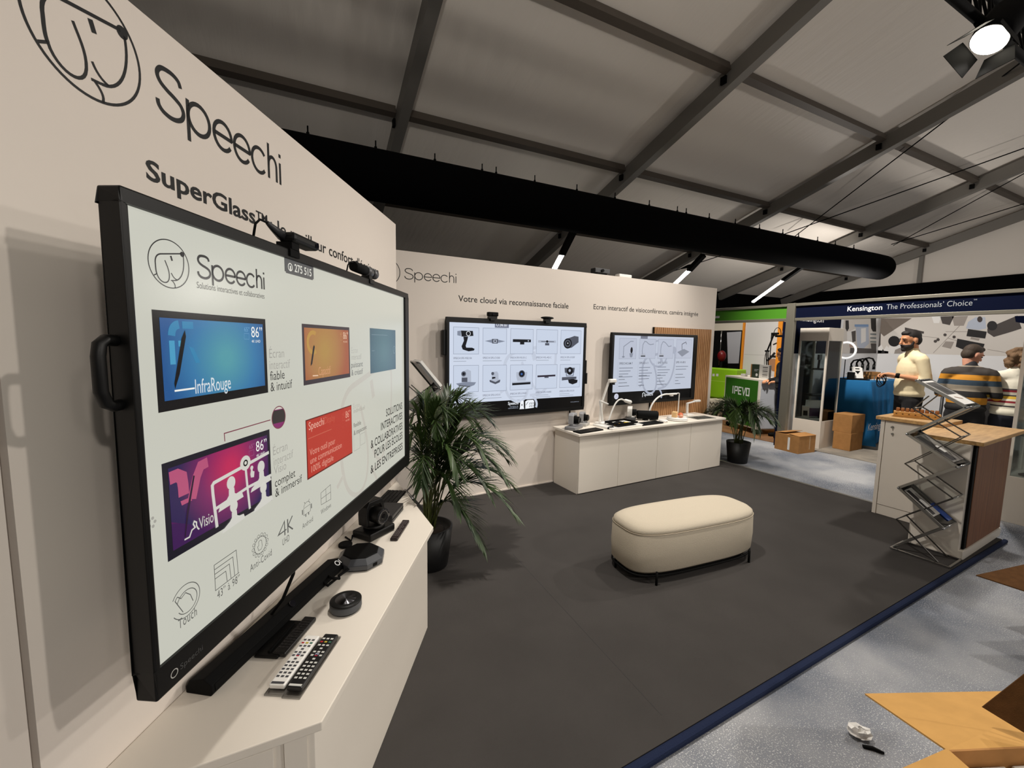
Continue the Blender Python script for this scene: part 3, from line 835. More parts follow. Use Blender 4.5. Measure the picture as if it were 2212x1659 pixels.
sh.line([g(*p) for p in ((464, 1099), (533, 1053), (584, 1026))], 0.008, FW, 5)
q = g(528, 1000); sh.disc(q, 0.020, FW, 6, 20); sh.ring(q, 0.007, 0.004, DK, 7, 16)


def bust(px, py, s_):
    c = g(px, py)
    sh.disc((c[0], c[1]), 0.030 * s_, FW, 6, 20, ry=0.034 * s_)
    sh.poly([(c[0] + x * s_, c[1] + y * s_) for x, y in ((-0.018, -0.03), (0.02, -0.03), (0.022, -0.062), (0.04, -0.072), (0.075, -0.076), (0.085, -0.105), (-0.095, -0.118), (-0.085, -0.098), (-0.035, -0.075), (-0.02, -0.06))], FW, 6)


bust(497, 1043, .5); bust(562, 1008, .5); bust(503, 1093, .46); bust(567, 1053, .48)
q = g(542, 1015); sh.xf = (q[0], q[1], .5, .5); sh.disc((q[0], q[1] + 0.012), 0.012, FW, 6, 14); sh.poly([(q[0] - 0.005, q[1] + 0.008), (q[0] + 0.006, q[1] + 0.008), (q[0] + 0.006, q[1] - 0.008), (q[0] + 0.02, q[1] - 0.014), (q[0] + 0.014, q[1] - 0.045), (q[0] - 0.01, q[1] - 0.04), (q[0] - 0.014, q[1] - 0.02)], FW, 6); sh.xf = None
a = g(428.5, 1147); e = g(459.5, 1131); sh.text('Visio', a[0], a[1] + 0.004, 0.027, FW, width=e[0] - a[0], k=6)
sh.line([g(*p) for p in ((396, 1166), (407, 1160), (412, 1145), (419, 1139), (415, 1132), (417, 1126), (422, 1128), (422, 1135), (425, 1141), (428, 1143))], 0.0035, FW, 6)
spec86(i1, j1, u, WH, lit((150, 90, 130)))
sh.k = 3
for tx, p, q, m in (('Écran', (589, 984), (620, 974), LG), ('interactif', (590, 1007), (632.5, 992), LG), ('Visio', (591, 1026), (617.5, 1016), LG), ('complet', (593, 1053), (637, 1033), DK), ('& immersif', (594, 1074.5), (651.5, 1043), DK)):
    a = g(*p); e = g(*q); sh.text(tx, a[0], a[1], 0.026, m, width=e[0] - a[0], weight=-0.004)
# call-out
CO = lit((120, 62, 74))
sh.line([g(*p) for p in ((484.3, 953.5), (483, 936.3), (583, 907))], 0.0028, CO)
q = g(600.5, 901.5); qr = (g(615, 899)[0] - g(586, 905)[0]) / 2
sh.disc(q, qr, lit((128, 40, 100)), 3); sh.poly([(q[0] + qr * math.cos(t), q[1] + qr * math.sin(t)) for t in [math.radians(x) for x in list(range(-32, 46, 6)) + list(range(135, 213, 6))]], lit((50, 46, 46)), 4)
sh.poly([(q[0] + qr * math.cos(t), q[1] + qr * math.sin(t)) for t in [math.radians(x) for x in range(46, 136, 6)]], lit((204, 200, 190)), 4); sh.ring(q, qr, 0.003, CO, 5)
# red panel
x0, z0, x1, z1 = box4(((659.3, 907.7), (758.5, 874.6), (760.5, 978.6), (662.9, 1037.7)))
sh.rect(x0, z0, x1, z1, lit((92, 24, 20)), 2); sh.rect(x0 + 0.005, z0 + 0.005, x1 - 0.003, z1 - 0.004, lit((178, 50, 38)), 3)
u = z1 - z0; RW = lit((216, 150, 132)); RL = lit((190, 92, 74))
a = g(665.5, 929.5); e = g(722, 909.5); sh.text('Speechi', a[0], a[1], 0.027, lit((222, 170, 152)), width=(e[0] - a[0]) * 0.56, k=5); sh.text('Display', a[0] + (e[0] - a[0]) * 0.58, a[1], 0.027, RL, width=(e[0] - a[0]) * 0.42, k=5, weight=-0.01)
for tx, p, q in (('Votre outil pour', (668, 985), (723, 961)), ('une communication', (669, 1003), (737, 970)), ('100% digitale', (671.5, 1021), (719, 995))):
    a = g(*p); e = g(*q); sh.text(tx, a[0], a[1], 0.023, RW, width=e[0] - a[0], k=5)
sh.line([(x0 + 0.05 * u, z1 - 0.32 * u), (x0 + 0.85 * u, z1 - 0.32 * u)], 0.003, RL, 5)
sh.k = 5; spec86(x1 - 0.01, z1 - 0.01, u, lit((220, 160, 140)), RL); sh.k = 3
for tx, p, q, m in (('Écran', (762, 883), (776, 878), lit((178, 174, 164))), ('individuel', (763, 893), (787, 884), lit((160, 156, 146))), ('flexible', (763, 924), (779, 914.5), lit((84, 82, 78))), ('& impactant', (763.5, 940), (791, 923), lit((84, 82, 78)))):
    a = g(*p); e = g(*q); sh.text(tx, a[0], a[1], 0.019, m, width=e[0] - a[0])
qa = g(764, 975); sh.line([(qa[0], qa[1]), (qa[0] + 0.06, qa[1]), (qa[0] + 0.06, qa[1] + 0.07), (qa[0], qa[1] + 0.07)], 0.002, LG, closed=True)
qa = g(778, 962); sh.line([(qa[0], qa[1]), (qa[0] + 0.05, qa[1]), (qa[0] + 0.05, qa[1] + 0.05), (qa[0], qa[1] + 0.05)], 0.002, LG, closed=True)
xr = g(868.3, 900)[0]
for tx, lft, by, cap_ in (('SOLUTIONS', (833.5, 900), 881, 0), ('INTERACTIVES', (822.5, 930), 906, 0), ('& COLLABORATIVES', (800.5, 969.5), 931, 0), ('POUR LES ÉCOLES', (808.5, 989), 953, 0), ('& LES ENTREPRISES', (800, 1024), 976, 0)):
    l = g(*lft); sh.text(tx, l[0], l[1], 0.039, DK, width=xr - l[0], weight=0.006)
# row of icons along the bottom
LN = lit((92, 92, 88)); sh.k = 4


def cap_(tx, p, q, c=0.021):
    a = g(*p); e = g(*q); sh.text(tx, a[0], a[1], c, LN, width=e[0] - a[0], gap=1.1)


cap_('Touch', (384, 1360), (424, 1333), 0.022); cap_('43” à 98”', (468, 1294), (517, 1263), 0.020); cap_('Anti-Covid', (539, 1236), (586, 1205), 0.020); cap_('UHD', (609, 1179), (624, 1169)); cap_('Android', (652, 1143), (675, 1127), 0.018); cap_('Windows', (692, 1112), (714, 1096), 0.018)
sh.xf = None; q = g(400, 1297); sh.xf = (q[0], q[1], 0.62, 0.62); sh.ring(q, 0.062, 0.003, LN, a0=-150, a1=150, ry=0.060); sh.ring((q[0] + 0.005, q[1] - 0.005), 0.044, 0.003, LN, a0=-150, a1=160, ry=0.042); sh.line([(q[0] - 0.035, q[1] + 0.035), (q[0] - 0.02, q[1] + 0.02), (q[0] + 0.0, q[1] + 0.03), (q[0] + 0.02, q[1] + 0.01), (q[0] + 0.03, q[1] - 0.02)], 0.003, LN); sh.line([(q[0] - 0.035, q[1] + 0.035), (q[0] - 0.045, q[1] + 0.025), (q[0] - 0.015, q[1] - 0.035)], 0.003, LN)
sh.xf = None; q = g(490, 1228); sh.xf = (q[0], q[1], 0.66, 0.66)
for i in range(4):
    w_ = 0.05 + i * 0.020; h_ = 0.045 + i * 0.018
    sh.line([(q[0] - 0.065, q[1] - 0.05 + h_), (q[0] - 0.06 + w_, q[1] - 0.05 + h_), (q[0] - 0.055 + w_, q[1] - 0.05)], 0.0028, LN)
sh.line([(q[0] - 0.065, q[1] + 0.05), (q[0] - 0.065, q[1] - 0.05), (q[0] + 0.06, q[1] - 0.05)], 0.0028, LN)
sh.xf = None; q = g(561, 1177); sh.xf = (q[0], q[1], 0.56, 0.52); sh.ring(q, 0.045, 0.003, LN, n=30)
for i in range(14):
    t = 2 * PI * i / 14; sh.ring((q[0] + 0.055 * math.cos(t), q[1] + 0.055 * math.sin(t)), 0.0085, 0.0025, LN, n=10)
sh.line([(q[0] - 0.015, q[1] - 0.025), (q[0] - 0.022, q[1] + 0.0), (q[0] - 0.012, q[1] + 0.002), (q[0] - 0.012, q[1] + 0.024), (q[0] - 0.004, q[1] + 0.026), (q[0] + 0.004, q[1] + 0.026), (q[0] + 0.011, q[1] + 0.02), (q[0] + 0.014, q[1] - 0.012), (q[0] + 0.006, q[1] - 0.026)], 0.0028, LN, closed=True)
sh.xf = None; q = g(615, 1140); sh.xf = (q[0], q[1], 0.72, 0.5); sh.line([(q[0] - 0.005, q[1] - 0.045), (q[0] - 0.005, q[1] + 0.045), (q[0] - 0.05, q[1] - 0.015), (q[0] + 0.008, q[1] - 0.015)], 0.008, LN); sh.line([(q[0] + 0.018, q[1] + 0.045), (q[0] + 0.018, q[1] - 0.045)], 0.008, LN); sh.line([(q[0] + 0.055, q[1] + 0.045), (q[0] + 0.02, q[1]), (q[0] + 0.055, q[1] - 0.045)], 0.008, LN)
sh.xf = None; q = g(662, 1100); sh.xf = (q[0], q[1], 0.75, 0.5); sh.line([(q[0] - 0.028, q[1] + 0.02), (q[0] + 0.028, q[1] + 0.02), (q[0] + 0.028, q[1] - 0.028), (q[0] - 0.028, q[1] - 0.028)], 0.0028, LN, closed=True); sh.ring((q[0], q[1] + 0.026), 0.026, 0.0028, LN, a0=0, a1=180)
for s_ in (-1, 1):
    sh.line([(q[0] + s_ * 0.038, q[1] + 0.018), (q[0] + s_ * 0.038, q[1] - 0.016)], 0.007, LN); sh.line([(q[0] + s_ * 0.012, q[1] - 0.028), (q[0] + s_ * 0.012, q[1] - 0.046)], 0.007, LN); sh.line([(q[0] + s_ * 0.013, q[1] + 0.048), (q[0] + s_ * 0.022, q[1] + 0.062)], 0.003, LN)
sh.xf = None; q = g(703, 1070); sh.xf = (q[0], q[1], 0.8, 0.62); sh.line([(q[0] - 0.045, q[1] - 0.036), (q[0] + 0.045, q[1] - 0.046), (q[0] + 0.045, q[1] + 0.046), (q[0] - 0.045, q[1] + 0.036)], 0.0028, LN, closed=True); sh.line([(q[0], q[1] - 0.041), (q[0], q[1] + 0.041)], 0.0028, LN); sh.line([(q[0] - 0.045, q[1]), (q[0] + 0.045, q[1])], 0.0028, LN)
sh.xf = None; q = g(326, 1129)
for i in range(5):
    t = i * 1.256; sh.disc((q[0] + 0.007 * math.cos(t), q[1] + 0.009 * math.sin(t)), 0.0035, LG, n=8)
sh.build('screen', tv)
# maker's mark on the lower rim
sm_ = Sheet(lambda a, b, d: (a, -0.0125 - d, b)); q = PA(340, 1490, -0.012); m_ = mat('rim_mark', (170, 170, 165), 0.5)
sm_.ring((-0.80, 0.917), 0.0085, 0.0022, m_, n=18); sm_.text('Speechi', -0.785, 0.912, 0.013, mat('rim_mark_dim', (70, 70, 70), 0.5), width=0.062)
sm_.build('maker_mark', tv)


# ---------------------------------------------------------------- cameras standing on the big display
def on_top(name, label, s0, s1, build_fn, z=ZT):
    t_ = thing(name, label, 'webcam', LAW((s0 + s1) / 2, 0.01, z), YA, 'conference cameras on the logo wall display')
    build_fn(t_, s1 - s0)
    return t_


def wc_flat(t_, L):
    MB().box((0.04, -0.015, 0.036), (0.150, 0.055, 0.030)).build('camera_body', M_BLACK, t_, bevel=0.010)
    MB().prism([(-0.03, -0.03), (0.01, -0.03), (0.01, 0.02), (-0.03, 0.02)], 0, 0.022).b2((-0.035, -0.028, -0.022), (0.015, -0.0225, 0.001)).build('clip', M_MATT, t_)
    MB().tube([(-0.03, 0.0, 0.038), (-0.075, 0.0, 0.050), (-0.10, 0.0, 0.058)], [0.016, 0.010, 0.006], 8).build('plug', M_DARK, t_)
    MB().tube([(-0.10, 0, 0.058), (-0.125, 0.005, 0.060), (-0.138, 0.01, 0.045), (-0.134, 0.02, 0.012), (-0.11, 0.03, -0.002)], 0.0035, 6).build('cable', M_MATT, t_)
    MB().cyl((0.095, -0.043, 0.036), (0.095, -0.0455, 0.036), 0.009).build('lens', mat('lens_glass', (20, 20, 26), 0.05, spec=0.9), t_)


def wc_tube(t_, L):
    M = Matrix.Rotation(PI / 2, 3, 'Y')
    MB().lathe([(0.018, -0.06), (0.022, -0.055), (0.022, 0.055), (0.018, 0.06)], (-0.055, 0, 0.037), 18, 0, M).build('sleeve', M_MATT, t_)
    MB().lathe([(0.0235, 0), (0.0235, 0.055), (0.020, 0.058)], (0.003, 0, 0.037), 18, 0, M).build('barrel', mat('graphite', (88, 88, 90), 0.4, metal=0.4), t_)
    MB().lathe([(0.0235, 0), (0.0235, 0.045), (0.018, 0.05)], (0.072, 0, 0.037), 18, 0, M).lathe([(0.022, 0), (0.022, 0.014)], (0.06, 0, 0.037), 18, 1, M).build('barrel_end', [mat('graphite'), M_BLACK], t_)
    MB().b2((0.01, -0.02, 0), (0.045, 0.02, 0.018)).b2((0.0, -0.028, -0.02), (0.05, -0.0225, 0.001)).build('clip', M_BLACK, t_, bevel=0.003)
    MB().tube([(-0.115, 0, 0.05), (-0.135, 0.005, 0.05), (-0.145, 0.01, 0.035), (-0.14, 0.02, 0.0)], 0.003, 6).build('cable', M_MATT, t_)


s0 = PA(600, 530, 0)[0]
on_top('conference_camera', 'flat black conference camera with a looped cable on top of the big display', s0 + 0.01, s0 + 0.13, wc_flat)
s0 = PA(790, 600, 0)[0]
on_top('conference_camera', 'grey and black tubular conference camera near the far top corner of the big display', s0 - 0.05, s0 + 0.07, wc_tube)

# ---------------------------------------------------------------- cabinet under the big display
ZW = 0.588
cab = thing('low_cabinet', 'white cabinet with angled ends under the big display, littered with black remotes and cameras', 'cabinet', A0, YA)
top = [(-0.830, 0.2505), (-0.566, -0.207), (0.669, -0.213), (1.42, 0.2505)]
MB().prism(top, ZW - 0.027, ZW).build('worktop', M_WHITE, cab, bevel=0.003)
bod = [(-0.795, 0.2505), (-0.556, -0.180), (0.635, -0.187), (1.36, 0.2505)]
MB().prism(bod, 0.0, ZW - 0.0275).build('body', M_WHITE, cab, bevel=0.002)
# corner post and door on the near angled face
pa, pb = Vector((-0.556, -0.180)), Vector((-0.795, 0.2505)); dv = (pb - pa).normalized(); nv = Vector((dv.y, -dv.x)); nv = nv if nv.x < 0 else -nv
dm = []
for t0, t1, n0, n1 in ((0.10, 0.46, 0.0005, 0.010),):
    dm = [pa + dv * t0 + nv * n0, pa + dv * t1 + nv * n0, pa + dv * t1 + nv * n1, pa + dv * t0 + nv * n1]
MB().prism([(p.x, p.y) for p in dm], 0.06, ZW - 0.04).build('door', M_WHITE, cab, bevel=0.002)
cp_ = [pa + dv * 0.02 + nv * 0.0005, pa + dv * 0.075 + nv * 0.0005, pa + dv * 0.075 + nv * 0.007, pa + dv * 0.02 + nv * 0.007]
MB().prism([(p.x, p.y) for p in cp_], 0.0, ZW - 0.028).build('corner_post', M_WHITE, cab)


def at(u, v, z=ZW):
    s, y = FLA(u, v, z); return LAW(s, y, z)


def onA(name, label, cat, s, n, rz=0.0, group=None, z=ZW):
    return thing(name, label, cat, LAW(s, -n, z), YA + rz, group)


# sound bar: long chamfered black bar, seen end on
sb = onA('sound_bar', 'long black conference sound bar lying against the wall under the display', 'sound bar', -0.155, -0.165, -0.09)
prof = [(-0.042, 0.0), (-0.048, 0.010), (-0.046, 0.034), (-0.020, 0.052), (0.030, 0.040), (0.042, 0.020), (0.042, 0.0)]
Lh = 0.355
MB().prism(prof, -Lh, Lh, fn=lambda x, y, z: (z, x, y)).build('bar_body', M_MATT, sb, bevel=0.003)
MB().prism([(-0.0495, 0.012), (-0.0475, 0.033), (-0.0475, 0.0335), (-0.050, 0.0125)], -Lh + 0.01, Lh - 0.01, fn=lambda x, y, z: (z, x, y)).build('front_mesh', M_MATT, sb)
MB().cyl((0.02, -0.030, 0.044), (0.02, -0.036, 0.049), 0.012).build('lens', mat('lens_glass', (20, 20, 26), 0.05, spec=0.9), sb)
m_ = mat('white_mark', (235, 235, 235), 0.5)
s3 = Sheet(lambda a, b, d: (a, -0.0465 + b * 0.82 - 0.0012 - d, 0.034 + b * 0.57 + 0.0012 + d)); s3.ring((Lh - 0.030, 0.016), 0.0115, 0.0045, m_, n=18); s3.line([(Lh - 0.012, 0.004), (Lh - 0.010, 0.026)], 0.0045, m_)
s3.build('maker_mark', sb)
# flat bracket plate sticking out of the bar
bp = onA('mounting_plate', 'flat black plate with rounded corners sticking out from under the sound bar', 'plate', -0.27, -0.105)
MB().b2((-0.09, -0.055, 0.001), (0.09, 0.025, 0.012)).build('plate', M_BLACK, bp, bevel=0.004); MB().b2((-0.075, -0.02, 0.012), (0.07, -0.014, 0.018)).build('ridge', M_MATT, bp)


def remote(label, s, n, L, wdt, body, btn, rz=0.0, pack=False, accents=True):
    t_ = onA('remote_control', label, 'remote', s, n, rz, 'remotes on the display cabinet')
    z0 = 0.006 if pack else 0.0
    MB().b2((-L / 2, -wdt / 2, z0 + 0.0005), (L / 2, wdt / 2, z0 + 0.016)).build('case', body, t_, bevel=0.005, seg=3)
    zz = z0 + 0.0165
    nx = 12
    b = MB(); sh_ = Sheet(lambda a, c, d: (a, c, zz + d + 0.0004))
    for i in range(nx):
        for j in range(3):
            x = -L / 2 + 0.03 * L / 0.2 + i * (L * 0.80) / nx; y = (j - 1) * wdt * 0.29
            if i in (5, 8) and j != 1:
                continue
            m = btn
            if accents and i == 10:
                m = (ink((60, 110, 90)), ink((190, 170, 60)), ink((170, 40, 40)))[j]
            if accents and i == 6 and j == 1:
                m = ink((190, 50, 70))
            sh_.rect(x - 0.0035, y - 0.0045, x + 0.0035, y + 0.0045, m)
    if accents:
        sh_.rect(-L / 2 + 0.004, -wdt * 0.4, -L / 2 + 0.012, wdt * 0.4, btn)
        sh_.rect(-L / 2 + L * 0.55, -0.006, -L / 2 + L * 0.59, 0.006, ink((150, 150, 170)))
    sh_.build('buttons', t_)
    if pack:
        MB().b2((-L / 2 - 0.018, -wdt / 2 - 0.003, 0.0004), (L / 2 + 0.012, wdt / 2 + 0.003, 0.0052)).build('plastic_bag', clear('bag_film', (225, 225, 225), 0.3), t_)
    return t_


remote('charcoal remote control lying beside the flat plate', -0.255, -0.05, 0.19, 0.046, mat('remote_black', (16, 15, 15), 0.4), ink((46, 44, 44)), -0.03, accents=False)
remote('white remote control in a clear bag, coloured keys', -0.372, 0.021, 0.215, 0.049, M_LWHITE, ink((66, 66, 70)), 0.02, pack=True)
remote('black remote control in a clear bag, white keys', -0.368, 0.080, 0.232, 0.049, mat('remote_black'), ink((206, 206, 200)), 0.0, pack=True)
remote('small dark red brown remote near the far corner of the cabinet', 0.595, 0.046, 0.235, 0.040, mat('remote_maroon', (26, 10, 12), 0.4), ink((96, 88, 88)), 0.03, accents=False)

# round speakerphone
pk = onA('speakerphone', 'round black speakerphone with a brushed metal top', 'speakerphone', -0.082, 0.052)
MB().lathe([(0.052, 0.0), (0.056, 0.004), (0.056, 0.006)], n=40).build('foot', M_MATT, pk)
MB().lathe([(0.057, 0.006), (0.059, 0.010), (0.059, 0.030), (0.057, 0.034)], n=40).build('body', mat('grey_fabric_band', (74, 76, 80), 0.6, bump=0.2, bscale=900), pk)
MB().lathe([(0.059, 0.034), (0.059, 0.038), (0.055, 0.041), (0.040, 0.041)], n=40).build('rim', M_BLACK, pk)


def brushed_disc():
    m = bpy.data.materials.new('brushed_disc'); m.use_nodes = True; nt = m.node_tree; b = nt.nodes['Principled BSDF']
    b.inputs['Base Color'].default_value = lin((96, 96, 100)); b.inputs['Metallic'].default_value = 1; b.inputs['Roughness'].default_value = 0.28; b.inputs['Anisotropic'].default_value = 0.95; b.inputs['Anisotropic Rotation'].default_value = 0.25
    tg = nt.nodes.new('ShaderNodeTangent'); tg.direction_type = 'RADIAL'; tg.axis = 'Z'; nt.links.new(tg.outputs[0], b.inputs['Tangent'])
    return m


MB().lathe([(0.0395, 0.0405), (0.039, 0.0415), (0.001, 0.0425)], n=48).build('metal_top', brushed_disc(), pk)
# octagonal conference hub
hb = onA('conference_hub', 'octagonal black and grey conference speaker hub', 'hub', 0.268, -0.035, 0.25)
oc = lambda r, r2: [(r * math.cos(PI / 8 + k * PI / 4), r2 * math.sin(PI / 8 + k * PI / 4)) for k in range(8)]


def frust(mb, r0, z0, r1, z1, mi=0, q=1.0):
    a_, b_ = oc(r0, r0 * q), oc(r1, r1 * q); n = 8
    mb.add([(x, y, z0) for x, y in a_] + [(x, y, z1) for x, y in b_], [list(range(8))[::-1], list(range(8, 16))] + [(i, (i + 1) % n, n + (i + 1) % n, n + i) for i in range(n)], mi)
    return mb


frust(MB(), 0.098, 0.0, 0.108, 0.008).build('foot', M_MATT, hb)
frust(MB(), 0.110, 0.0085, 0.110, 0.030).build('body', mat('hub_grey', (66, 68, 72), 0.4), hb, bevel=0.002)
frust(MB(), 0.110, 0.0305, 0.085, 0.052).build('shoulder', mat('hub_grey'), hb, bevel=0.002)
frust(MB(), 0.083, 0.0522, 0.078, 0.056).build('speaker_mesh', M_MATT, hb)
for k in range(0, 8, 2):
    a_ = k * PI / 4 + PI / 4; d = Vector((math.cos(a_), math.sin(a_), 0)); e_ = Vector((-d.y, d.x, 0)); c_ = d * 0.1022
    MB().add([c_ + e_ * x + Vector((0, 0, z)) for x, z in ((-0.012, 0.012), (0.012, 0.012), (0.012, 0.027), (-0.012, 0.027))] + [c_ - d * 0.004 + e_ * x + Vector((0, 0, z)) for x, z in ((-0.012, 0.012), (0.012, 0.012), (0.012, 0.027), (-0.012, 0.027))], [(0, 1, 2, 3), (4, 7, 6, 5)]).build('port', M_MATT, hb)
MB().tube([(-0.10, 0.04, 0.02), (-0.15, 0.07, 0.02), (-0.19, 0.06, 0.03), (-0.20, 0.09, 0.04), (-0.16, 0.11, 0.03), (-0.12, 0.12, 0.02), (-0.2, 0.13, 0.03), (-0.22, 0.10, 0.02), (-0.16, 0.08, 0.012)], 0.006, 7).build('cable', M_MATT, hb)
# small round cap
sc_ = onA('microphone_puck', 'small flat black puck behind the octagonal hub', 'microphone', 0.405, -0.176)
MB().lathe([(0.028, 0), (0.034, 0.004), (0.034, 0.012), (0.030, 0.016)], n=28).build('case', M_MATT, sc_)


# pan-tilt camera, reused on the other cabinet
def ptz(label, loc, rz, k=1.0, shell=None, head=None, base=None, wide=1.0, group='pan and tilt cameras'):
    shell = shell or M_BLACK; head = head or M_BLACK; base = base or M_BLACK
    t_ = thing('conference_camera', label, 'camera', loc, rz, group)
    MB().b2((-0.075 * k * wide, -0.055 * k, 0.001), (0.075 * k * wide, 0.055 * k, 0.034 * k)).build('base', base, t_, bevel=0.008 * k, seg=3)
    MB().lathe([(0.046 * k, 0.034 * k), (0.046 * k, 0.048 * k), (0.04 * k, 0.052 * k)], n=24).build('turntable', shell, t_)
    m = MB()
    U_ = [(-0.052, 0.05), (-0.054, 0.10), (-0.05, 0.135), (-0.036, 0.157), (0.036, 0.157), (0.05, 0.135), (0.054, 0.10), (0.052, 0.05), (0.036, 0.05), (0.036, 0.12), (0.026, 0.134), (-0.026, 0.134), (-0.036, 0.12), (-0.036, 0.05)]
    m.prism([(x * k, z * k) for x, z in U_], -0.012 * k, 0.040 * k, fn=lambda x, y, z: (x, z, y))
    m.build('yoke', shell, t_, bevel=0.004 * k)
    Mh = Matrix.Rotation(PI / 2, 3, 'X')
    MB().lathe([(0.012 * k, -0.045 * k), (0.028 * k, -0.038 * k), (0.035 * k, -0.01 * k), (0.036 * k, 0.04 * k), (0.034 * k, 0.046 * k)], (0, -0.012 * k, 0.092 * k), 28, 0, Mh).build('camera_head', head, t_)
    MB().lathe([(0.033 * k, 0.0), (0.033 * k, 0.004 * k), (0.024 * k, 0.005 * k), (0.022 * k, 0.001 * k), (0.012 * k, 0.002 * k)], (0, -0.056 * k, 0.092 * k), 28, 0, Mh).build('lens', mat('lens_glass'), t_)
    return t_


c_ = LAW(0.555, 0.085, ZW)
t_ = ptz('black pan and tilt camera on a black box behind the octagonal hub', c_, YA - 0.43, 1.22, base=M_BLACK, wide=1.0)
bx = onA('codec_box', 'flat black box under the wall display behind the pan and tilt camera', 'box', 0.79, -0.085)
MB().b2((-0.10, -0.055, 0.001), (0.10, 0.06, 0.045)).build('case', M_DARK, bx, bevel=0.004); MB().b2((-0.098, -0.0555, 0.018), (0.098, -0.0545, 0.024)).build('vent_strip', M_MATT, bx)
MB().tube([(-0.11, 0.04, 0.02), (-0.2, 0.08, 0.006), (-0.28, 0.10, 0.006), (-0.34, 0.08, 0.006), (-0.30, 0.13, 0.006)], 0.005, 6).build('cable', M_MATT, bx)


def keyboard(label, loc, rz, L=0.40, D=0.13, col=None, group='black keyboards'):
    t_ = thing('keyboard', label, 'keyboard', loc, rz, group)
    MB().b2((-L / 2, -D / 2, 0.0005), (L / 2, D / 2, 0.012)).build('case', col or M_MATT, t_, bevel=0.003)
    k = MB(); n = 15
    for r in range(5):
        for c in range(n):
            k.box((-L / 2 + L * (c + 0.5) / n, -D / 2 + D * (r + 0.5) / 5, 0.0138), (L / n * 0.8, D / 5 * 0.78, 0.003))
    k.build('keys', M_BLACK, t_)
    return t_


keyboard('black keyboard at the far end of the display cabinet beside the palm', LAW(1.00, 0.170, ZW), YA + 0.0, 0.37, 0.13)
cb_ = MB().tube([LAW(-0.215, 0.060, ZB + 0.029), LAW(-0.215, 0.075, 0.80), LAW(-0.21, 0.12, 0.70), LAW(-0.21, 0.165, ZW + 0.053)], 0.006, 7)
tag(cb_.build('display_cable', M_MATT), 'short black cable hanging from the big display to the sound bar', 'cable')

# ================================================================ displays on the back wall
def wall_display(name, label, x0, x1, z0, z1, lx0, lx1, lz0, lz1, yb=YB):
    t_ = thing(name, label, 'display', ((x0 + x1) / 2, yb, 0), 0)
    cx = (x0 + x1) / 2
    X = lambda x: x - cx
    frame_mesh(X(x0), X(x1), z0, z1, X(lx0), X(lx1), lz0, lz1, -0.010, 0.03).build('frame', M_BLACK, t_, bevel=0.004)
    MB().b2((X(x0) + 0.05, 0.031, z0 + 0.05), (X(x1) - 0.05, 0.052, z1 - 0.05)).build('back_housing', M_MATT, t_)
    MB().b2((-0.3, 0.0525, z0 + 0.3), (-0.05 if x0 > 3 else 0.3, 0.0848, z1 - 0.3)).build('wall_mount', M_MATT, t_)
    s_ = Sheet(lambda a, b, d: (a - cx, -0.0005 - d, b))
    return t_, s_, X


gB = lambda x, y: (PY(x, y, YB).x, PY(x, y, YB).z)
lx0, lx1 = gB(970.3, 780)[0], gB(1259, 780)[0]; lz1 = gB(970.3, 694.8)[1]; lz0 = gB(970.3, 872.4)[1]
bB = 0.895
tB, s_, XB = wall_display('interactive_display', 'black framed display showing ten camera products on the back wall', 1.437, 3.157, 0.855, 1.873, lx0, lx1, bB, lz1)
SCR = lit((206, 215, 232)); BX = lit((150, 158, 176)); TX = lit((120, 124, 140)); T2 = lit((160, 168, 182)); K = lit((18, 20, 26)); G1 = lit((80, 84, 96)); G2 = lit((130, 138, 156)); G3 = lit((176, 184, 200)); WHB = lit((238, 242, 248)); FB = lit((194, 202, 218))
s_.rect(lx0, bB, lx1, lz1, lit((6, 6, 7)), 0)
s_.rect(lx0, lz0, lx1, lz1, SCR, 1)
s_.k = 2
dog_logo(s_, ((lx0 + lx1) / 2 + 0.1, (lz0 + lz1) / 2 - 0.05), 0.46, FB, 0.06, ring=False)
zs = 0.15676; zx = lambda x, y: gB(940 + x * zs, 660 + y * zs)
P0 = [((252, 295), (598, 668)), ((660, 308), (980, 666)), ((1040, 318), (1345, 665)), ((1398, 328), (1680, 664)), ((1735, 340), (2000, 664))]
P1 = [((252, 828), (595, 1200)), ((658, 824), (978, 1185)), ((1037, 820), (1335, 1165)), ((1392, 817), (1672, 1148)), ((1722, 813), (1985, 1133))]
N0 = ['SPEECHI SPE-WB2104', 'SPEECHI SPE-CV300', 'SPEECHI SPE-WSI-301-C', 'SPEECHI WSL-402-C', 'SPEECHI SPE-UV200F']
N1 = ['SPEECHI SPE-UV1007', 'SPEECHI SPE-UV510', 'SPEECHI SPE-UV430', 'SPEECHI SPE-VA400', 'SPEECHI SPE-UV210']


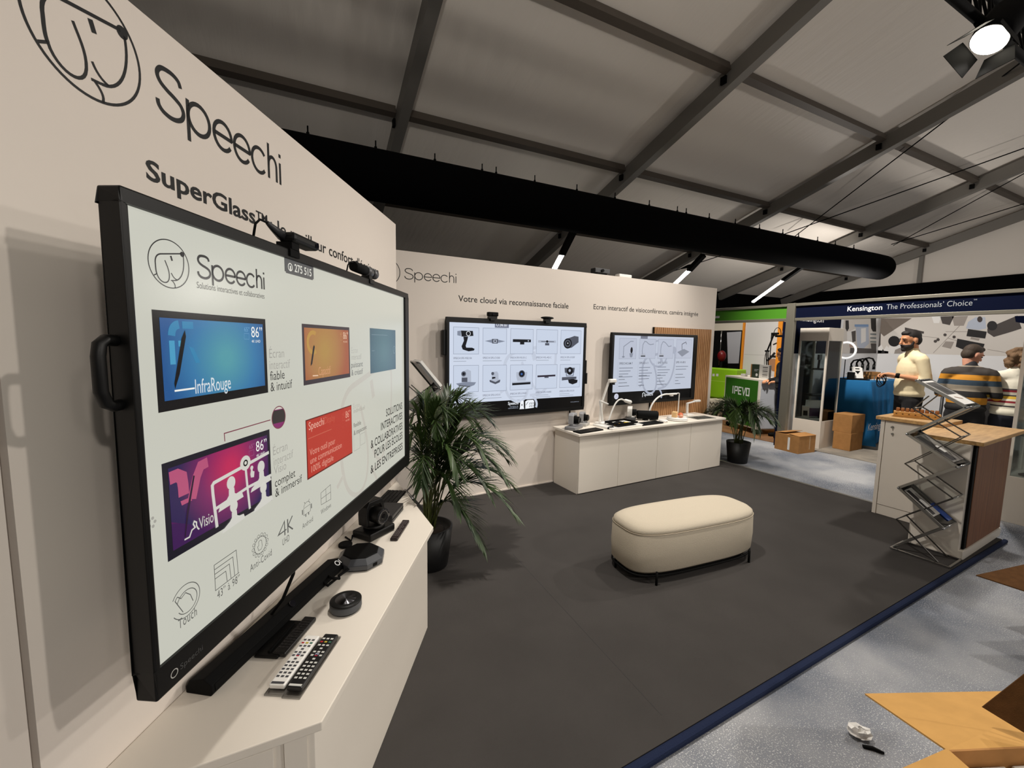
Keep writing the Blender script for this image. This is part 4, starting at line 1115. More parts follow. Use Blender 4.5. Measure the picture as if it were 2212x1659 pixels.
def product(i, c, w, h):
    X_ = lambda pts: [(c[0] + x * w / 2, c[1] + y * h / 2) for x, y in pts]
    P = lambda pts, m, k=4: s_.poly(X_(pts), m, k)
    D = lambda x, y, r, m, k=5: s_.disc((c[0] + x * w / 2, c[1] + y * h / 2), r * w / 2, m, k, 20)
    if i == 0:
        P([(-0.75, 0.42), (-0.75, 0.75), (-0.45, 0.8), (-0.45, 0.36)], G2); P([(-0.45, 0.80), (0.55, 0.80), (0.6, 0.4), (-0.4, 0.32)], K); D(0.17, 0.58, 0.19, WHB); D(0.17, 0.58, 0.15, K, 6)
        P([(-0.25, 0.33), (0.15, 0.33), (0.1, 0.1), (-0.05, -0.4), (0.0, -0.55), (0.5, -0.55), (0.72, -0.65), (0.65, -0.78), (0.2, -0.85), (-0.3, -0.7), (-0.4, -0.45), (-0.2, 0.0)], K)
    elif i == 1:
        P([(-0.9, 0.0), (-0.3, 0.12), (0.3, 0.12), (0.95, 0.0), (0.3, -0.14), (-0.3, -0.14)], G2); P([(-0.28, 0.18), (0.28, 0.18), (0.25, -0.2), (-0.25, -0.2)], G1, 5); P([(-0.14, 0.12), (0.16, 0.12), (0.16, -0.14), (-0.14, -0.14)], G3, 6); D(0.01, 0.0, 0.07, K, 7)
    elif i == 2:
        P([(-0.85, 0.18), (0.85, 0.18), (0.85, -0.06), (-0.85, -0.06)], K); P([(-0.18, -0.06), (0.22, -0.06), (0.22, -0.26), (-0.18, -0.26)], K, 5); D(0.6, 0.06, 0.06, G3)
    elif i == 3:
        P([(-0.9, 0.12), (0.9, 0.12), (0.9, -0.08), (-0.9, -0.08)], G3); P([(-0.6, 0.04), (0.7, 0.04), (0.7, -0.02), (-0.6, -0.02)], G1, 5); D(0.0, 0.02, 0.11, K, 6); P([(-0.2, -0.12), (0.22, -0.12), (0.22, -0.32), (-0.2, -0.32)], G1, 5)
    elif i == 4:
        P([(-0.5, 0.28), (0.35, 0.58), (0.8, 0.52), (0.82, 0.0), (0.1, -0.5), (-0.4, -0.6)], G1); D(-0.34, -0.12, 0.44, K); D(-0.34, -0.12, 0.32, G1, 6); D(-0.34, -0.12, 0.2, K, 7); D(-0.34, -0.1, 0.05, WHB, 8)
    elif i == 5:
        P([(-0.4, 0.55), (0.1, 0.75), (0.4, 0.62), (0.42, -0.3), (-0.38, -0.36)], G3); P([(-0.38, 0.1), (0.1, 0.1), (0.1, -0.25), (-0.38, -0.25)], G1, 5); D(-0.22, 0.4, 0.2, G1, 6); D(-0.22, 0.4, 0.1, K, 7)
        P([(-0.85, -0.35), (0.0, -0.25), (0.85, -0.3), (0.7, -0.52), (0.3, -0.66), (-0.7, -0.5)], G2, 6); P([(-0.7, -0.46), (0.3, -0.6), (0.3, -0.68), (-0.6, -0.55)], G1, 7)
    elif i == 6:
        P([(-0.3, 0.5), (0.2, 0.55), (0.32, 0.35), (0.34, -0.2), (-0.25, -0.2)], G3); D(-0.2, 0.38, 0.13, G1, 6); P([(-0.25, 0.1), (0.05, 0.1), (0.05, -0.2), (-0.25, -0.2)], K, 5); P([(-0.48, -0.15), (0.5, -0.15), (0.45, -0.35), (0.05, -0.5), (-0.45, -0.3)], G1, 6); P([(-0.48, -0.12), (0.0, -0.02), (0.5, -0.12), (0.05, -0.32)], G3, 7)
    elif i == 7:
        P([(-0.5, 0.45), (0.55, 0.45), (0.5, 0.1), (0.4, -0.3), (-0.4, -0.3), (-0.5, 0.1)], G3); D(0.02, 0.3, 0.3, G1, 5); D(0.02, 0.3, 0.24, K, 6); D(0.0, 0.28, 0.1, lit((60, 96, 160)), 7); P([(-0.9, -0.38), (0.9, -0.34), (0.9, -0.5), (-0.9, -0.52)], G3, 6); P([(-0.88, -0.48), (0.88, -0.44), (0.88, -0.62), (-0.88, -0.66)], K, 7)
    elif i == 8:
        P([(-0.92, 0.12), (0.9, 0.16), (0.9, 0.0), (-0.92, -0.04)], lit((50, 44, 56))); P([(-0.22, -0.02), (0.2, -0.02), (0.2, -0.12), (-0.22, -0.12)], G1, 5)
    else:
        P([(-0.6, 0.75), (0.5, 0.75), (0.45, 0.3), (-0.55, 0.3)], G1); D(-0.02, 0.46, 0.34, K, 5); D(-0.05, 0.5, 0.12, G3, 6); P([(-0.46, 0.3), (-0.42, -0.05), (0.38, -0.05), (0.42, 0.3), (0.3, 0.3), (0.28, 0.05), (-0.32, 0.05), (-0.34, 0.3)], G2, 6); P([(-0.85, -0.1), (0.7, -0.08), (0.7, -0.3), (-0.85, -0.4)], G1, 5); P([(-0.2, -0.35), (0.3, -0.28), (0.85, -0.4), (0.8, -0.65), (0.3, -0.8), (-0.1, -0.65)], K, 6)


for row, (PP, NN) in enumerate(((P0, N0), (P1, N1))):
    for i, (p, q) in enumerate(PP):
        a = zx(*p); b = zx(*q); zt = zx(p[0], p[1])[1]; zb = zx(p[0], q[1] if True else 0)[1]
        s_.k = 3
        s_.rect(a[0], zb, b[0], zt, lit((200, 210, 228)), 3)
        s_.line([(a[0], zb), (b[0], zb), (b[0], zt), (a[0], zt)], 0.0045, BX, 4, closed=True)
        product(row * 5 + i, ((a[0] + b[0]) / 2, (zt + zb) / 2), (b[0] - a[0]) * 0.94, (zt - zb) * 0.94)
        s_.text(NN[i], a[0], zb - 0.050, 0.019, TX, width=(b[0] - a[0]) * (0.72 if row == 0 else 0.74), k=4, weight=0.01)
        s_.line([(a[0], zb - 0.072), (a[0] + (b[0] - a[0]) * (0.5 + 0.1 * ((i * 3) % 4)), zb - 0.072)], 0.006, T2, 4)
        if row and i > 2:
            s_.line([(a[0], zb - 0.092), (a[0] + (b[0] - a[0]) * 0.7, zb - 0.092)], 0.006, T2, 4)
a = zx(822, 250); b = zx(1013, 310)
s_.rect(a[0], b[1], b[0], lz1, lit((112, 118, 138)), 4); s_.text('296 507', a[0] + 0.055, b[1] + 0.016, 0.026, WHB, width=b[0] - a[0] - 0.072, k=5, weight=0.012); s_.ring((a[0] + 0.03, b[1] + 0.029), 0.013, 0.004, WHB, 5, n=16)
# footer
a = zx(297, 1425); s_.disc(a, 0.046, lit((226, 230, 238)), 3, 28); s_.line([(a[0] - 0.02, a[1] - 0.025), (a[0] + 0.0, a[1] - 0.005), (a[0] + 0.012, a[1] + 0.03), (a[0] + 0.018, a[1] + 0.01), (a[0] + 0.016, a[1] - 0.02)], 0.004, G1, 4); s_.line([(a[0] - 0.03, a[1] - 0.03), (a[0] + 0.035, a[1] + 0.035)], 0.004, G1, 4)
a = zx(1002, 1370); b = zx(1146, 1360); s_.text('Speechi', a[0], a[1], 0.032, WHB, width=b[0] - a[0], k=3, weight=0.012)
a = zx(1030, 1402); b = zx(1143, 1395); s_.text('Caméras de', a[0], a[1], 0.014, T2, width=b[0] - a[0], k=3); a = zx(1003, 1425); b = zx(1143, 1418); s_.text('visioconférence', a[0], a[1], 0.014, T2, width=b[0] - a[0], k=3)
a = zx(1195, 1370); s_.poly([(a[0] + x, a[1] + z) for x, z in ((-0.03, -0.045), (0.03, -0.045), (0.024, -0.025), (0.022, 0.04), (0.0, 0.05), (-0.022, 0.03), (-0.024, -0.025))], WHB, 3); s_.rect(a[0] - 0.006, a[1] - 0.01, a[0] + 0.004, a[1] + 0.01, K, 4)
a = zx(1302, 1362); s_.poly([(a[0] + x, a[1] + z) for x, z in ((-0.058, 0.035), (-0.03, 0.05), (0.045, 0.05), (0.058, 0.025), (0.055, -0.04), (-0.055, -0.046))], WHB, 3)
for i in range(3):
    for j in range(2):
        s_.line([(a[0] - 0.005 + i * 0.022, a[1] - 0.030 + j * 0.030), (a[0] + 0.008 + i * 0.022, a[1] - 0.008 + j * 0.030)], 0.006, K, 4)
s_.line([(a[0] - 0.05, a[1] - 0.005), (a[0] - 0.02, a[1] + 0.03)], 0.005, K, 4)
a = zx(1862, 1335); b = zx(1980, 1325); s_.text('www.speechi.net', a[0], a[1], 0.011, T2, width=b[0] - a[0], k=3)
s_.build('screen', tB)
MB().b2((XB(1.437) - 0.030, 0.0, 1.50), (XB(1.437) - 0.001, 0.06, 1.745)).build('side_handle', M_BLACK, tB, bevel=0.006)
MB().b2((XB(3.157) + 0.001, 0.0, 1.18), (XB(3.157) + 0.030, 0.05, 1.44)).b2((XB(3.157) + 0.012, -0.005, 1.16), (XB(3.157) + 0.042, 0.045, 1.29)).build('side_module', M_BLACK, tB, bevel=0.004)
# right hand display
C0 = lambda x, y: gB(1190 + x * 0.17179, 700 + y * 0.17179)
mx0, mx1 = C0(798, 140)[0], C0(1795, 165)[0]; mz1 = C0(800, 140)[1]; mz0 = C0(770, 862)[1]; bC = 0.905
tC, s_, XC = wall_display('interactive_display', 'black framed display showing four document cameras on the back wall', 3.560, 5.127, 0.875, 1.779, mx0, mx1, bC, mz1)
SC2 = lit((190, 197, 212)); BX2 = lit((150, 156, 172)); T3 = lit((136, 142, 156)); LN2 = lit((96, 100, 110)); FC = lit((166, 172, 188))
s_.rect(mx0, bC, mx1, mz1, lit((6, 6, 7)), 0); s_.rect(mx0, mz0, mx1, mz1, SC2, 1); s_.k = 2
dog_logo(s_, ((mx0 + mx1) / 2 + 0.06, (mz0 + mz1) / 2 - 0.05), 0.42, FC, 0.06, ring=False); s_.ring(((mx0 + mx1) / 2 + 0.05, (mz0 + mz1) / 2 + 0.13), 0.17, 0.025, FC)
for i, (p, q, nm, hw) in enumerate((((865, 178), (1065, 438), 'SPEECHICAM 7', .8), ((1118, 185), (1308, 434), 'SPE-ID-11', .55), ((1352, 190), (1530, 432), 'SPE-VI-102', .62), ((1582, 194), (1758, 428), 'SPE-VI-801', .62))):
    a = C0(*p); b = C0(*q); zt = a[1]; zb = C0(p[0], q[1])[1]; w = b[0] - a[0]; h_ = zt - zb; cx = (a[0] + b[0]) / 2; cz = (zt + zb) / 2
    s_.rect(a[0], zb, b[0], zt, lit((184, 190, 206)), 3); s_.line([(a[0], zb), (b[0], zb), (b[0], zt), (a[0], zt)], 0.004, BX2, 4, closed=True)
    XX = lambda pts: [(cx + x * w / 2, cz + y * h_ / 2) for x, y in pts]
    if i == 0:
        s_.line(XX([(-0.5, -0.8), (-0.5, 0.2), (0.3, 0.72), (0.65, 0.72)]), 0.010, T3, 5); s_.disc((cx - 0.5 * w / 2, cz - 0.8 * h_ / 2), 0.022, T3, 6, 14, ry=0.012); s_.disc((cx + 0.45 * w / 2, cz - 0.15 * h_ / 2), 0.020, K, 5, 14, ry=0.04); s_.poly(XX([(0.2, -0.45), (0.65, -0.45), (0.55, -0.85), (0.3, -0.85)]), T3, 6)
    elif i < 3:
        s_.line(XX([(-0.6, -0.6), (-0.65, -0.2), (-0.6, 0.4), (-0.4, 0.75), (-0.15, 0.7), (0.1, 0.5), (0.35, 0.42 if i == 1 else 0.25), (0.75, 0.5 if i == 1 else 0.32)]), 0.010, T3, 5); s_.rect(cx - 0.8 * w / 2, cz - 0.75 * h_ / 2, cx - 0.25 * w / 2, cz - 0.5 * h_ / 2, lit((176, 180, 192)), 5); s_.rect(cx - 0.8 * w / 2, cz - 0.8 * h_ / 2, cx - 0.25 * w / 2, cz - 0.7 * h_ / 2, K, 6)
    else:
        s_.poly(XX([(-0.85, -0.35), (0.0, 0.0), (0.75, -0.3), (-0.2, -0.85)]), T3, 5); s_.line(XX([(-0.25, -0.1), (-0.3, 0.5), (0.2, 0.75), (0.3, 0.5)]), 0.010, LN2, 6)
    s_.text(nm, a[0] + 0.01, zb - 0.07, 0.026, LN2, width=w * hw, k=4, weight=0.01)
    s_.line([(a[0] - 0.01, zb - 0.04), (a[0] - 0.01, mz0 + 0.06)], 0.002, BX2, 3)
    for j in range(4):
        if i == 3 and j > 1:
            continue
        s_.line([(a[0] + 0.01, zb - 0.115 - j * 0.037), (a[0] + w * (0.85 - 0.13 * ((i + j) % 3)), zb - 0.115 - j * 0.037)], 0.010, T3, 4)
    for j in range(4):
        s_.line([(a[0] + 0.01, mz0 + 0.20 - j * 0.042), (a[0] + 0.01 + w * (0.22 + 0.14 * ((i * 2 + j) % 4)), mz0 + 0.20 - j * 0.042)], 0.0055, lit((60, 62, 68)), 4)
a = C0(1130, 150); b = C0(1215, 185); s_.rect(a[0], b[1], b[0], mz1, lit((112, 116, 132)), 4); s_.text('296 507', a[0] + 0.02, b[1] + 0.010, 0.014, T3, width=b[0] - a[0] - 0.03, k=5)
a = C0(822, 910); s_.disc(a, 0.036, lit((206, 208, 224)), 3, 24); s_.line([(a[0] - 0.016, a[1] - 0.02), (a[0] + 0.01, a[1] + 0.02), (a[0] + 0.014, a[1] - 0.018)], 0.004, G2, 4)
a = C0(1168, 905); b = C0(1280, 898); s_.text('Speechi', a[0], a[1], 0.040, WHB, width=b[0] - a[0], k=3); s_.line([C0(1150, 918), C0(1152, 872), C0(1172, 858)], 0.008, WHB, 3)
s_.build('screen', tC)
MB().tube([(3.153 - 0.10, YB + 0.05, 0.884), (3.06, YB + 0.06, 0.80), (3.06, YB + 0.065, 0.735)], 0.008, 7)
tag(MB().tube([(3.0, YB + 0.055, 0.884), (3.005, YB + 0.06, 0.78), (3.0, YB + 0.065, 0.677)], 0.008, 7).build('display_cable', M_MATT), 'black cable hanging below the ten product display', 'cable')
# cameras on the ten product display
xw = gB(1063, 690)[0]
t_ = thing('webcam', 'boxy black webcam clipped on top of the ten product display', 'webcam', (xw, YB, 1.873), 0, 'webcams on the ten product display')
MB().box((0, -0.01, 0.045), (0.115, 0.05, 0.042)).build('camera_body', M_MATT, t_, bevel=0.008); MB().b2((-0.045, -0.03, 0), (0.045, 0.02, 0.023)).b2((-0.03, -0.03, -0.02), (0.03, -0.0105, 0)).build('clip', M_BLACK, t_); MB().cyl((0, -0.036, 0.045), (0, -0.04, 0.045), 0.013).build('lens', mat('lens_glass'), t_)
xw = gB(1181, 694)[0]
t_ = thing('webcam', 'flat lens shaped black webcam on top of the ten product display', 'webcam', (xw, YB, 1.873), 0, 'webcams on the ten product display')
MB().ball((0, -0.01, 0.036), (0.085, 0.035, 0.016), 20, 8).build('camera_body', M_MATT, t_); MB().b2((-0.035, -0.03, 0), (0.035, 0.02, 0.026)).b2((-0.03, -0.03, -0.02), (0.03, -0.0105, 0)).build('clip', M_BLACK, t_); MB().cyl((0, -0.044, 0.036), (0, -0.047, 0.036), 0.010).build('lens', mat('lens_glass'), t_)

# ---------------------------------------------------------------- slatted wood panel
sp_ = thing('slatted_panel', 'slatted light wood acoustic panel standing behind the document camera display', 'panel', (4.93, YW, 0))
MB().b2((-0.59, -0.010, 0.0), (0.595, -0.001, 1.868)).build('backing', M_MATT, sp_)
M_SLAT = wood('light_oak_slat', (196, 148, 100), (166, 118, 74), (16, 16, 1.5), 0.55)
sl_ = MB(); n = 30
for i in range(n):
    x = -0.575 + i * 1.165 / n; sl_.b2((x, -0.030, 0.0), (x + 0.029, -0.0105, 1.866))
sl_.build('slats', M_SLAT, sp_)

# ---------------------------------------------------------------- low cabinet under the right display
ZC = 0.675
cbb = thing('low_cabinet', 'white four door cabinet along the back wall, covered with document cameras', 'cabinet', (4.0, 3.74, 0))
MB().b2((-1.24, -0.265, ZC - 0.025), (1.245, 0.222, ZC)).build('worktop', M_WHITE, cbb, bevel=0.003)
MB().b2((-1.205, -0.218, 0.0), (1.216, 0.222, ZC - 0.0255)).build('body', M_WHITE, cbb, bevel=0.002)
for a, b in ((2.797, 3.359), (3.363, 3.984), (3.988, 4.581), (4.585, 5.214)):
    MB().b2((a - 4.0, -0.237, 0.012), (b - 4.0, -0.2185, ZC - 0.032)).build('door', M_WHITE, cbb, bevel=0.0015)
M_SH = mat('shell_silver', (170, 170, 172), 0.35, metal=0.3)
ptz('grey and black pan and tilt camera at the left end of the cabinet', (2.895, 3.74, ZC), 0.50, 1.15, M_SH, M_MATT, mat('base_grey', (120, 120, 122), 0.4), 1.35)
ptz('smaller silver pan and tilt camera, second from the left end of the white cabinet', (3.13, 3.865, ZC), 0.60, 1.02, M_SH, M_MATT, mat('base_white', (180, 178, 174), 0.4), 1.0)
ptz('white pan and tilt camera on a flat dark base beside the black cylinder', (3.905, 3.88, ZC), 0.75, 1.12, M_LWHITE, M_MATT, M_DARK, 1.35)
keyboard('black keyboard at the left end of the white cabinet', (2.965, 3.57, ZC), 0.13, 0.36, 0.12)
keyboard('black keyboard in the middle of the white cabinet', (3.93, 3.60, ZC), 0.05, 0.38, 0.13)
ms = thing('mouse', 'black mouse beside the left keyboard on the white cabinet', 'mouse', (3.28, 3.555, ZC)); MB().ball((0, 0, 0.012), (0.052, 0.03, 0.018), 18, 8).b2((-0.03, -0.02, 0.0005), (0.03, 0.02, 0.006)).build('shell', M_MATT, ms); MB().cyl((0.02, -0.004, 0.028), (0.02, 0.004, 0.028), 0.005, n=10).build('scroll_wheel', M_DARK, ms)
# cylinder camera
cc_ = thing('cylinder_camera', 'black cylindrical camera lying on the white cabinet', 'camera', (4.10, 3.79, ZC), -0.25)
MB().lathe([(0.03, -0.135), (0.052, -0.13), (0.055, -0.12), (0.055, 0.12), (0.045, 0.13)], (0, 0, 0.068), 28, 0, Matrix.Rotation(PI / 2, 3, 'Y') @ Matrix.Rotation(0.35, 3, 'X')).build('barrel', M_MATT, cc_)
MB().b2((-0.05, -0.03, 0.0005), (0.05, 0.03, 0.016)).build('foot', M_BLACK, cc_)
# white visualiser base with a black tray of tools
vt = thing('visualiser_base', 'white visualiser board carrying a black tray on the cabinet', 'board', (3.49, 3.66, ZC), 0.08)
MB().b2((-0.26, -0.15, 0.0005), (0.26, 0.16, 0.022)).build('board', M_LWHITE, vt, bevel=0.004)
tr_ = thing('tool_tray', 'black tray with yellow tools lying on the white visualiser board', 'tray', (3.49, 3.625, ZC + 0.0225), 0.08)
frame_mesh(-0.16, 0.17, -0.10, 0.11, -0.145, 0.155, -0.085, 0.095, 0, 0.02).build('rim', M_MATT, tr_).rotation_euler = (PI / 2, 0, 0)
MB().b2((-0.145, -0.095, 0.0), (0.155, 0.085, 0.006)).build('bottom', M_MATT, tr_)
tr_.location.z += 0.021
for o_ in tr_.children:
    if o_.name.startswith('bottom'):
        o_.location.z = -0.0205
tag(MB().box((0, 0, 0.012), (0.07, 0.035, 0.022)).build('yellow_block', mat('yellow_plastic', (226, 196, 30), 0.5), loc=(3.545, 3.585, ZC + 0.029), rz=0.15, bevel=0.003), 'small yellow block in the black tool tray', 'block')
yk_ = MB()
yk_.tube([(-0.055, -0.01, 0.008), (0.05, 0.012, 0.008)], 0.008, 8)
tag(yk_.build('yellow_screwdriver', mat('amber_plastic', (214, 160, 40), 0.4), loc=(3.41, 3.59, ZC + 0.029)), 'amber handled tool in the black tray', 'tool')
tag(MB().box((0, 0, 0.01), (0.12, 0.05, 0.018)).build('black_part', M_BLACK, loc=(3.48, 3.665, ZC + 0.029), rz=0.4), 'black machine part in the tool tray', 'part')
# white document cameras
da = thing('document_camera', 'tall white document camera with a straight arm reaching over the display edge', 'document camera', (3.40, 3.86, ZC), 0, 'white document cameras')
MB().b2((-0.075, -0.045, 0.0005), (0.075, 0.045, 0.02)).build('base', M_LWHITE, da, bevel=0.008)
MB().bar((-0.01, 0.02, 0.02), (0.02, 0.03, 0.26), 0.03, 0.022).build('lower_arm', M_LWHITE, da, bevel=0.004)
MB().bar((0.02, 0.03, 0.25), (0.105, 0.015, 0.50), 0.028, 0.02).build('upper_arm', M_LWHITE, da, bevel=0.004)
MB().ball((0.02, 0.03, 0.255), 0.02, 12, 8).build('joint', M_LWHITE, da)
MB().box((0.15, 0.0, 0.515), (0.11, 0.045, 0.045)).build('camera_head', M_LWHITE, da, bevel=0.01); MB().cyl((0.165, 0.0, 0.4925), (0.165, 0, 0.468), 0.022).build('lens', M_BLACK, da)
db = thing('document_camera', 'white document camera with a folded flat arm beside the gooseneck lamp', 'document camera', (3.325, 3.755, ZC + 0.0225), 0, 'white document cameras')
MB().lathe([(0.045, 0), (0.045, 0.012), (0.03, 0.02), (0.012, 0.03)], n=20).build('base', M_LWHITE, db)
MB().bar((0, 0, 0.02), (-0.045, 0.0, 0.27), 0.034, 0.014).build('arm', M_LWHITE, db, bevel=0.004); MB().bar((-0.05, 0, 0.275), (0.05, -0.03, 0.235), 0.034, 0.016).build('camera_head', M_LWHITE, db, bevel=0.005)
dc = thing('document_camera', 'white gooseneck document camera bending over the black tool tray', 'document camera', (3.435, 3.775, ZC + 0.0225), 0, 'white document cameras')
MB().lathe([(0.05, 0), (0.05, 0.014), (0.035, 0.022), (0.012, 0.028)], n=20).build('base', M_LWHITE, dc)
MB().tube(bez((0, 0, 0.02), (0.06, 0, 0.16), (0.10, 0, 0.28), (0.19, -0.01, 0.275), 12) + [(0.24, -0.01, 0.255)], 0.0095, 8).build('gooseneck', M_LWHITE, dc)
MB().tube([(0.23, -0.01, 0.26), (0.255, -0.01, 0.253), (0.33, -0.015, 0.232), (0.345, -0.015, 0.228)], [0.012, 0.022, 0.024, 0.012], 12, flat=1.0).build('camera_head', M_LWHITE, dc)
dd_ = thing('document_camera', 'large white gooseneck document camera arching in front of the slatted panel', 'document camera', (4.15, 3.80, ZC), 0, 'white document cameras')
MB().b2((-0.06, -0.05, 0.0005), (0.09, 0.05, 0.018)).build('base', M_LWHITE, dd_, bevel=0.006); MB().b2((-0.05, -0.056, 0.004), (0.10, -0.0505, 0.016)).build('front_panel', M_BLACK, dd_)
MB().tube(bez((-0.02, 0, 0.018), (-0.02, 0, 0.18), (0.10, 0, 0.32), (0.30, 0, 0.318), 14) + [(0.34, 0, 0.315)], 0.011, 8).build('gooseneck', M_LWHITE, dd_)
MB().box((0.41, 0, 0.315), (0.15, 0.035, 0.022)).build('camera_head', M_LWHITE, dd_, bevel=0.008); MB().box((0.39, 0, 0.297), (0.05, 0.025, 0.02)).build('lens', M_LWHITE, dd_, bevel=0.004)
MB().tube([(0.53, 0, 0.032), (0.535, 0, 0.10), (0.54, 0, 0.29), (0.54, 0, 0.318), (0.52, 0, 0.322), (0.47, 0, 0.319)], 0.0065, 8).build('light_rod', M_LWHITE, dd_)
MB().lathe([(0.028, 0.0005), (0.028, 0.02), (0.012, 0.033)], (0.53, 0, 0), 16).build('rod_foot', M_LWHITE, dd_)
de = thing('document_camera', 'small white document camera with a bent arm at the plant end of the cabinet', 'document camera', (4.93, 3.83, ZC), 0, 'white document cameras')
MB().b2((-0.07, -0.05, 0.0005), (0.07, 0.05, 0.016)).build('base', M_LWHITE, de, bevel=0.006); MB().bar((-0.02, 0, 0.016), (-0.03, 0, 0.17), 0.028, 0.02).build('upright', M_LWHITE, de, bevel=0.003)
MB().bar((-0.04, 0, 0.165), (0.12, 0, 0.185), 0.028, 0.014).build('arm', M_LWHITE, de, bevel=0.003); MB().box((0.17, 0, 0.19), (0.12, 0.04, 0.03)).build('camera_head', M_LWHITE, de, bevel=0.008)
pk_ = thing('white_puck', 'small white round box in front of the large gooseneck camera', 'box', (4.19, 3.61, ZC)); MB().lathe([(0.05, 0.0005), (0.054, 0.006), (0.054, 0.022), (0.048, 0.03)], n=28).build('case', M_LWHITE, pk_); MB().cyl((0.0, -0.053, 0.014), (0.0, -0.056, 0.014), 0.005, n=10).build('button', M_DARK, pk_)
tt = thing('turntable', 'round white turntable carrying a small heap of toys', 'turntable', (4.47, 3.63, ZC)); MB().lathe([(0.11, 0.0005), (0.13, 0.006), (0.13, 0.02)], n=36).build('base', M_LWHITE, tt); MB().lathe([(0.12, 0.0205), (0.125, 0.024), (0.125, 0.036), (0.10, 0.04)], n=36).build('plate', M_LWHITE, tt)
tag(MB().b2((-0.035, -0.03, 0), (0.035, 0.03, 0.07)).build('toy_house', mat('sand_toy', (226, 186, 132), 0.7), loc=(4.43, 3.64, ZC + 0.041), rz=0.4, bevel=0.006), 'sandy little toy house on the white turntable', 'toy')
tag(MB().ball((0, 0, 0.028), (0.035, 0.03, 0.028), 14, 8).build('toy_ball', mat('orange_toy', (206, 104, 62), 0.6), loc=(4.515, 3.62, ZC + 0.041)), 'orange toy on the white turntable', 'toy')
tag(MB().ball((0, 0, 0.02), (0.03, 0.025, 0.02), 14, 8).build('toy_shell', mat('pink_toy', (214, 150, 120), 0.6), loc=(4.47, 3.575, ZC + 0.041)), 'small pink toy in front of the toy house', 'toy')
mg = thing('folded_leaflet', 'dark patterned leaflet lying at the plant end of the cabinet', 'leaflet', (4.93, 3.62, ZC), -0.1)
MB().b2((-0.17, -0.10, 0.0005), (0.16, 0.10, 0.004)).build('page', mat('dark_page', (110, 112, 104), 0.7), mg); sg = Sheet(lambda a, b, d: (a, b, 0.0045 + d))
for i in range(6):
    sg.poly([(-0.14 + i * 0.05, -0.08 + 0.02 * (i % 2)), (-0.10 + i * 0.05, -0.075), (-0.11 + i * 0.045, 0.05 + 0.02 * (i % 3)), (-0.15 + i * 0.05, 0.03)], ink((24, 26, 26)))
sg.build('pictures', mg)

# ---------------------------------------------------------------- ottoman
ot = thing('ottoman', 'oblong cream upholstered ottoman with rounded ends in the middle of the carpet', 'ottoman', (2.675, 2.055, 0), -0.125)
M_CREAM = mat('cream_boucle', (198, 187, 168), 0.95, spec=0.15, bump=0.35, bscale=260)


def sup(a, b, r, n=64, e=3.6):
    P = []
    for i in range(n):
        t = 2 * PI * i / n; c_, s__ = math.cos(t), math.sin(t)
        rx = abs(c_) ** (2 / e) * (1 if c_ >= 0 else -1); ry = abs(s__) ** (2 / e) * (1 if s__ >= 0 else -1)
        P.append((a * rx, b * ry))
    return P


def loft(sections, mi=0):
    mb = MB(); n = len(sections[0][0]); vs = []
    for P, z in sections:
        vs += [(x, y, z) for x, y in P]
    fs = [(i * n + k, i * n + (k + 1) % n, (i + 1) * n + (k + 1) % n, (i + 1) * n + k) for i in range(len(sections) - 1) for k in range(n)]
    fs += [list(range(n))[::-1], [(len(sections) - 1) * n + k for k in range(n)]]
    return mb.add(vs, fs, mi, True)


LX, LY = 0.585, 0.225
loft([(sup(LX - 0.02, LY - 0.02, 0), 0.062), (sup(LX, LY, 0), 0.085), (sup(LX + 0.006, LY + 0.006, 0), 0.2), (sup(LX + 0.002, LY + 0.002, 0), 0.33), (sup(LX - 0.004, LY - 0.004, 0), 0.345)]).build('side_upholstery', M_CREAM, ot)
loft([(sup(LX - 0.006, LY - 0.006, 0), 0.3455), (sup(LX - 0.001, LY - 0.001, 0), 0.352), (sup(LX - 0.006, LY - 0.006, 0), 0.372), (sup(LX - 0.03, LY - 0.03, 0), 0.392), (sup(LX - 0.09, LY - 0.09, 0), 0.402), (sup(LX - 0.2, LY - 0.2, 0, e=2.6), 0.405), (sup(LX - 0.4, 0.01, 0, e=2.2), 0.406)]).build('seat_cushion', M_CREAM, ot)
MB().tube([(x, y, 0.3455) for x, y in sup(LX + 0.001, LY + 0.001, 0)], 0.0034, 6, closed=True).build('piping', mat('cream_piping', (176, 164, 144), 0.9), ot)
MB().tube([(x, y, 0.052) for x, y in sup(LX - 0.005, LY - 0.005, 0)], 0.008, 6, closed=True).build('base_rail', M_MATT, ot)
for k_, (x, y) in enumerate(((-0.565, 0.07), (-0.44, -0.222), (0.44, -0.222), (0.585, -0.05), (0.44, 0.222), (-0.44, 0.222))):
    MB().tube([(x, y, 0.0), (x, y, 0.095)], 0.0085, 8).build('leg', M_MATT, ot)
MB().prism(sup(LX - 0.04, LY - 0.04, 0), 0.030, 0.061).build('underside', M_MATT, ot)


